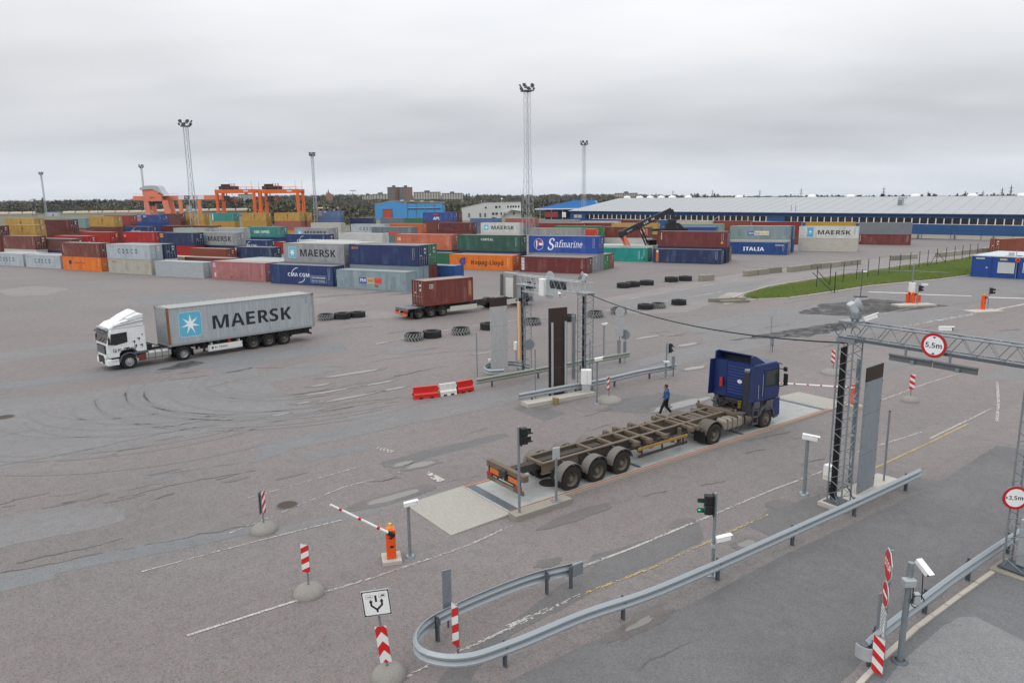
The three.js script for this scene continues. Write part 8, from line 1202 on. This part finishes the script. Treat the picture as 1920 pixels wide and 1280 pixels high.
{ const a = G(1360, 565), o = thing('concrete_block', 'broken low concrete slabs at the tip of the grass', 'concrete block', G(1368, 566), 0.12); mesh('block', [RB(4.4, 0.4, 0.6, 0.05, 0, 0.2, -0.6), RB(3.4, 0.28, 0.7, 0.05, 0.4, 0.14, 0.4)], blockMat[1], o); mesh('painted_patch', [B(0.9, 0.02, 0.3, 0.8, 0.412, -0.6), B(0.6, 0.02, 0.3, 1.4, 0.292, 0.4)], std(0x7c4a44, 0.9), o); }

// ---------- wire fence on the bank ----------
(function fence() {
  const o = thing('wire_fence', 'dark green wire mesh fence along the grass bank', 'fence'), xs = [1531, 1556, 1581, 1606, 1627, 1647, 1667, 1687, 1706, 1723, 1739, 1756, 1773, 1789, 1804, 1818, 1832], gr = std(0x1f2f28, 0.7), y = x => 541 - (x - 1531) * 0.196 + (x > 1700 ? (x - 1700) * 0.02 : 0), top = [], post = new THREE.CylinderGeometry(0.05, 0.05, 2.9, 6).translate(0, 1.45, 0); post.userData.done = true;
  const pts = xs.map(x => G(x, y(x))); pts.forEach(p => { const m = mesh('post', post, gr, o); m.position.copy(p); });
  const wires = []; for (let i = 0; i + 1 < pts.length; i++) for (const h of [0.4, 0.9, 1.4, 1.9, 2.4, 2.8]) wires.push(T([pts[i].x, h, pts[i].z], [pts[i + 1].x, h, pts[i + 1].z], 0.008, 4)); mesh('wire', wires, M.galvDark, o);
  const br = (i, j) => T([pts[i].x, 2.3, pts[i].z], [pts[j].x, 0.1, pts[j].z + 0.4], 0.045, 6); mesh('brace', [br(0, 1), br(11, 10), br(11, 12)], gr, o);
  const e = thing('gate_post', 'short dark green gate post before the fence end', 'post', G(1565, 549), 0); mesh('post', T([0, 0, 0], [0, 2.6, 0], 0.06, 6), gr, e); mesh('brace', T([-2.2, 2.4, -1.6], [-0.3, 0.2, 0], 0.05, 6), gr, e);
})();

// ---------- blue site cabins and the brown container at the right ----------
(function cabins() {
  const bl = std(0x0d3f8c, 0.5, 0, { map: grime }), rf = std(0xb9c0c6, 0.6, 0, { map: grime });
  const a = G(1821, 518), b = G(1906, 523), d = b.clone().sub(a), L = d.length(), th = Math.atan2(-d.z, d.x), H = 3.0;
  const mk = (label, x0, w, dep, win) => { const p = a.clone().addScaledVector(d.clone().normalize(), x0), o = thing('site_cabin', label, 'site cabin', p, th, 'blue site cabins'); mesh('wall', [B(w, H, dep, w / 2, H / 2, -dep / 2)], bl, o); mesh('roof', [B(w + 0.06, 0.12, dep + 0.06, w / 2, H + 0.05, -dep / 2)], rf, o); mesh('edge_post', [0, w].map(x => B(0.1, H, 0.1, x, H / 2, 0.01)), bl, o); for (const [x, y, ww, hh] of win) { const f = mesh('window', B(ww, hh, 0.05, x, y, 0.03), std(0xb7bdbb, 0.3), o); mesh('frame', [B(ww + 0.12, 0.07, 0.08, x, y + hh / 2, 0.04), B(ww + 0.12, 0.07, 0.08, x, y - hh / 2, 0.04), B(0.07, hh, 0.08, x - ww / 2, y, 0.04), B(0.07, hh, 0.08, x + ww / 2, y, 0.04)], M.offwhite, f); } return o; };
  const w = L / 2; const c1 = mk('left blue site cabin with a plain wall beside the fence', 0, w * 0.86, 12, []); mesh('sticker', [B(1.1, 0.2, 0.02, 1.0, H - 0.3, 0.02)], std(0xb8b48a, 0.6), c1); mesh('round_mark', new THREE.RingGeometry(0.05, 0.12, 16).translate(1.9, 1.4, 0.012), M.offwhite, c1);
  const c2 = mk('middle blue site cabin with two pale windows', w * 0.88, w * 1.1, 12, [[w * 0.56, 1.5, 1.5, 1.45], [w * 0.9, 1.5, 0.5, 1.45]]); mesh('sticker', [B(0.9, 0.26, 0.02, w * 0.5, H - 0.35, 0.02)], std(0xb8a85a, 0.6), c2); mesh('air_unit', [RB(0.6, 0.5, 0.5, 0.05, w * 0.7, H + 0.4, -1.2), B(1.2, 0.08, 0.8, w * 0.7, H + 0.15, -1.2), T([w * 0.9, H, -1.4], [w * 0.9, H + 0.9, -1.4], 0.06)], M.galvLight, c2);
  const q = G(1906, 523), o = thing('site_cabin', 'right blue site cabin turned to the road with narrow windows', 'site cabin', q, th + 0.5, 'blue site cabins'); mesh('wall', B(8, H, 3, 4.1, H / 2, -1.5), bl, o); mesh('roof', B(8.1, 0.12, 3.1, 4.1, H + 0.05, -1.5), rf, o); for (const x of [1.0, 3.2]) { const f = mesh('window', B(0.5, 1.3, 0.05, x, 1.6, 0.03), M.glass, o); mesh('frame', [B(0.7, 0.1, 0.08, x, 2.28, 0.04), B(0.7, 0.1, 0.08, x, 0.94, 0.04), B(0.1, 1.3, 0.08, x - 0.3, 1.6, 0.04), B(0.1, 1.3, 0.08, x + 0.3, 1.6, 0.04)], M.offwhite, f); } mesh('life_ring', new THREE.TorusGeometry(0.24, 0.09, 8, 18).translate(-0.1, H - 0.35, 0.1), std(0xc8502c, 0.5), o); mesh('downpipe', T([-0.15, 0, 0.05], [-0.15, H, 0.05], 0.05, 6), M.galv, o);
  const p = G(1857, 474.5), e = G(1884, 476);
  container(V(p.x, 0, p.z).add(V(7.0, 0.02, -2.6)), 20 * D2R, 12.19, 2.9, 'rusto', 'nums', 'b', 'brown container with doors towards the yard behind blue cabins', 2, 'containers standing apart at the right');
})();

// ---------- the man walking past the weighbridge ----------
(function person() {
  const at = G(1249, 780), turn = Math.PI - 0.35, o = thing('person', 'man in a blue jacket and dark trousers walking left beside the trailer', 'person', at, turn);
  // joints: x forward, y up, z right
  const J = { head: V(0.05, 1.63, 0), chin: V(0.06, 1.54, 0), neck: V(0.01, 1.47, 0), chest: V(0, 1.27, 0), waist: V(0, 1.05, 0), hipL: V(0, 0.93, -0.09), hipR: V(0, 0.93, 0.09), kneeL: V(0.2, 0.52, -0.09), kneeR: V(0.0, 0.5, 0.1), anL: V(0.34, 0.09, -0.09), anR: V(-0.3, 0.17, 0.1), toeL: V(0.5, 0.06, -0.1), toeR: V(-0.18, 0.03, 0.11), shL: V(0, 1.41, -0.19), shR: V(0, 1.41, 0.19), elL: V(-0.07, 1.13, -0.27), elR: V(0.02, 1.12, 0.27), wrL: V(0.1, 0.93, -0.22), wrR: V(0.2, 1.02, 0.15) };
  const smin = (a, b, k) => { const h = Math.max(k - Math.abs(a - b), 0) / k; return Math.min(a, b) - h * h * k * 0.25; };
  const cap = (p, a, b, ra, rb) => { const ab = b.clone().sub(a), t = Math.max(0, Math.min(1, p.clone().sub(a).dot(ab) / ab.lengthSq())); return p.distanceTo(a.clone().addScaledVector(ab, t)) - (ra + (rb - ra) * t); };
  function field(bones, c, size, res, k, mat, name, parent, cut) {
    const mc = new MarchingCubes(res, mat, false, false, 200000); mc.isolation = 0; const p = V(0, 0, 0), h = size / 2;
    for (let z = 0; z < res; z++) for (let y = 0; y < res; y++) for (let x = 0; x < res; x++) { p.set(c.x + (x / res * 2 - 1) * h, c.y + (y / res * 2 - 1) * h, c.z + (z / res * 2 - 1) * h); let d = 9; for (const b of bones) d = smin(d, cap(p, b[0], b[1], b[2], b[3]), k); if (cut) d = Math.max(d, cut(p)); mc.field[x + y * res + z * res * res] = -d; }
    mc.update(); const n = mc.count, g = new THREE.BufferGeometry(), a = new Float32Array(n * 3), b = new Float32Array(n * 3);
    for (let i = 0; i < n; i++) { a[i * 3] = c.x + mc.positionArray[i * 3] * h; a[i * 3 + 1] = c.y + mc.positionArray[i * 3 + 1] * h; a[i * 3 + 2] = c.z + mc.positionArray[i * 3 + 2] * h; for (let q = 0; q < 3; q++) b[i * 3 + q] = mc.normalArray[i * 3 + q]; }
    g.setAttribute('position', new THREE.BufferAttribute(a, 3)); g.setAttribute('normal', new THREE.BufferAttribute(b, 3)); return mesh(name, g, mat, parent);
  }
  const skin = std(0x9c6a52, 0.7), jacket = std(0x27507f, 0.85), dark = std(0x15161c, 0.9), hair = std(0x2a1d16, 0.9), shoe = std(0x161515, 0.7);
  const limbs = [[J.chest, J.waist, 0.13, 0.12], [J.hipL, J.hipR, 0.1, 0.1], [J.waist, J.hipL, 0.1, 0.1], [J.waist, J.hipR, 0.1, 0.1], [J.hipL, J.kneeL, 0.08, 0.055], [J.hipR, J.kneeR, 0.08, 0.055], [J.kneeL, J.anL, 0.052, 0.038], [J.kneeR, J.anR, 0.052, 0.038], [J.anL, J.toeL, 0.042, 0.03], [J.anR, J.toeR, 0.042, 0.03], [J.shL, J.shR, 0.075, 0.075], [J.shL, J.elL, 0.05, 0.04], [J.shR, J.elR, 0.05, 0.04], [J.elL, J.wrL, 0.038, 0.028], [J.elR, J.wrR, 0.038, 0.028], [J.neck, J.chin, 0.055, 0.06], [J.head, J.head.clone().add(V(-0.02, 0.03, 0)), 0.095, 0.095], [J.chin, J.head, 0.06, 0.085], [J.head.clone().add(V(0.09, -0.02, 0)), J.head.clone().add(V(0.115, -0.035, 0)), 0.014, 0.016]];
  for (const [w, e] of [[J.wrL, J.elL], [J.wrR, J.elR]]) { const f = w.clone().sub(e).normalize(), s = V(0, 0, 1); limbs.push([w, w.clone().addScaledVector(f, 0.08), 0.028, 0.03]); for (let i = 0; i < 4; i++) limbs.push([w.clone().addScaledVector(f, 0.085).addScaledVector(s, (i - 1.5) * 0.02), w.clone().addScaledVector(f, 0.15 - Math.abs(i - 1.4) * 0.012).addScaledVector(s, (i - 1.5) * 0.021).add(V(0, -0.015, 0)), 0.0095, 0.008]); limbs.push([w.clone().addScaledVector(f, 0.03).add(V(0.02, 0.01, 0)), w.clone().addScaledVector(f, 0.08).add(V(0.045, 0.015, 0)), 0.011, 0.009]); }
  const body = field(limbs, V(0.05, 0.9, 0), 1.9, 112, 0.03, skin, 'body', o);
  field([[J.chest, J.waist.clone().add(V(0, -0.08, 0)), 0.165, 0.155], [J.shL, J.shR, 0.1, 0.1], [J.neck.clone().add(V(0, -0.03, 0)), J.chest, 0.085, 0.14], [J.shL, J.elL, 0.075, 0.062], [J.shR, J.elR, 0.075, 0.062], [J.elL, J.wrL, 0.06, 0.048], [J.elR, J.wrR, 0.06, 0.048]], V(0, 1.2, 0), 0.9, 64, 0.06, jacket, 'jacket', body);
  field([[J.waist, J.hipL, 0.125, 0.11], [J.waist, J.hipR, 0.125, 0.11], [J.hipL, J.kneeL, 0.105, 0.08], [J.hipR, J.kneeR, 0.105, 0.08], [J.kneeL, J.anL, 0.078, 0.062], [J.kneeR, J.anR, 0.078, 0.062]], V(0, 0.55, 0), 1.2, 72, 0.03, dark, 'trousers', body);
  field([[J.anL.clone().add(V(-0.03, -0.04, 0)), J.toeL, 0.05, 0.042], [J.anR.clone().add(V(-0.03, -0.04, 0)), J.toeR, 0.05, 0.042]], V(0.05, 0.15, 0), 1.1, 80, 0.02, shoe, 'shoes', body);
  field([[J.head.clone().add(V(-0.03, 0.035, 0)), J.head.clone().add(V(-0.02, 0.05, 0)), 0.1, 0.098]], V(J.head.x, J.head.y, 0), 0.3, 40, 0.01, hair, 'hair', body, p => Math.min(p.x - (J.head.x + 0.03 - (p.y - J.head.y - 0.05) * -1.2), 0.02 - (p.y - J.head.y) ) > 0 ? 0.02 : -1);
  mesh('eye', [-1, 1].map(s => new THREE.SphereGeometry(0.012, 8, 6).translate(J.head.x + 0.088, J.head.y + 0.004, s * 0.034)), dark, body); mesh('mouth', B(0.01, 0.008, 0.05, J.head.x + 0.088, J.head.y - 0.075, 0), std(0x6e3a32, 0.8), body); mesh('ear', [-1, 1].map(s => RB(0.03, 0.055, 0.02, 0.009, J.head.x - 0.005, J.head.y - 0.01, s * 0.095)), skin, body);
})();

renderer.render(scene, camera);
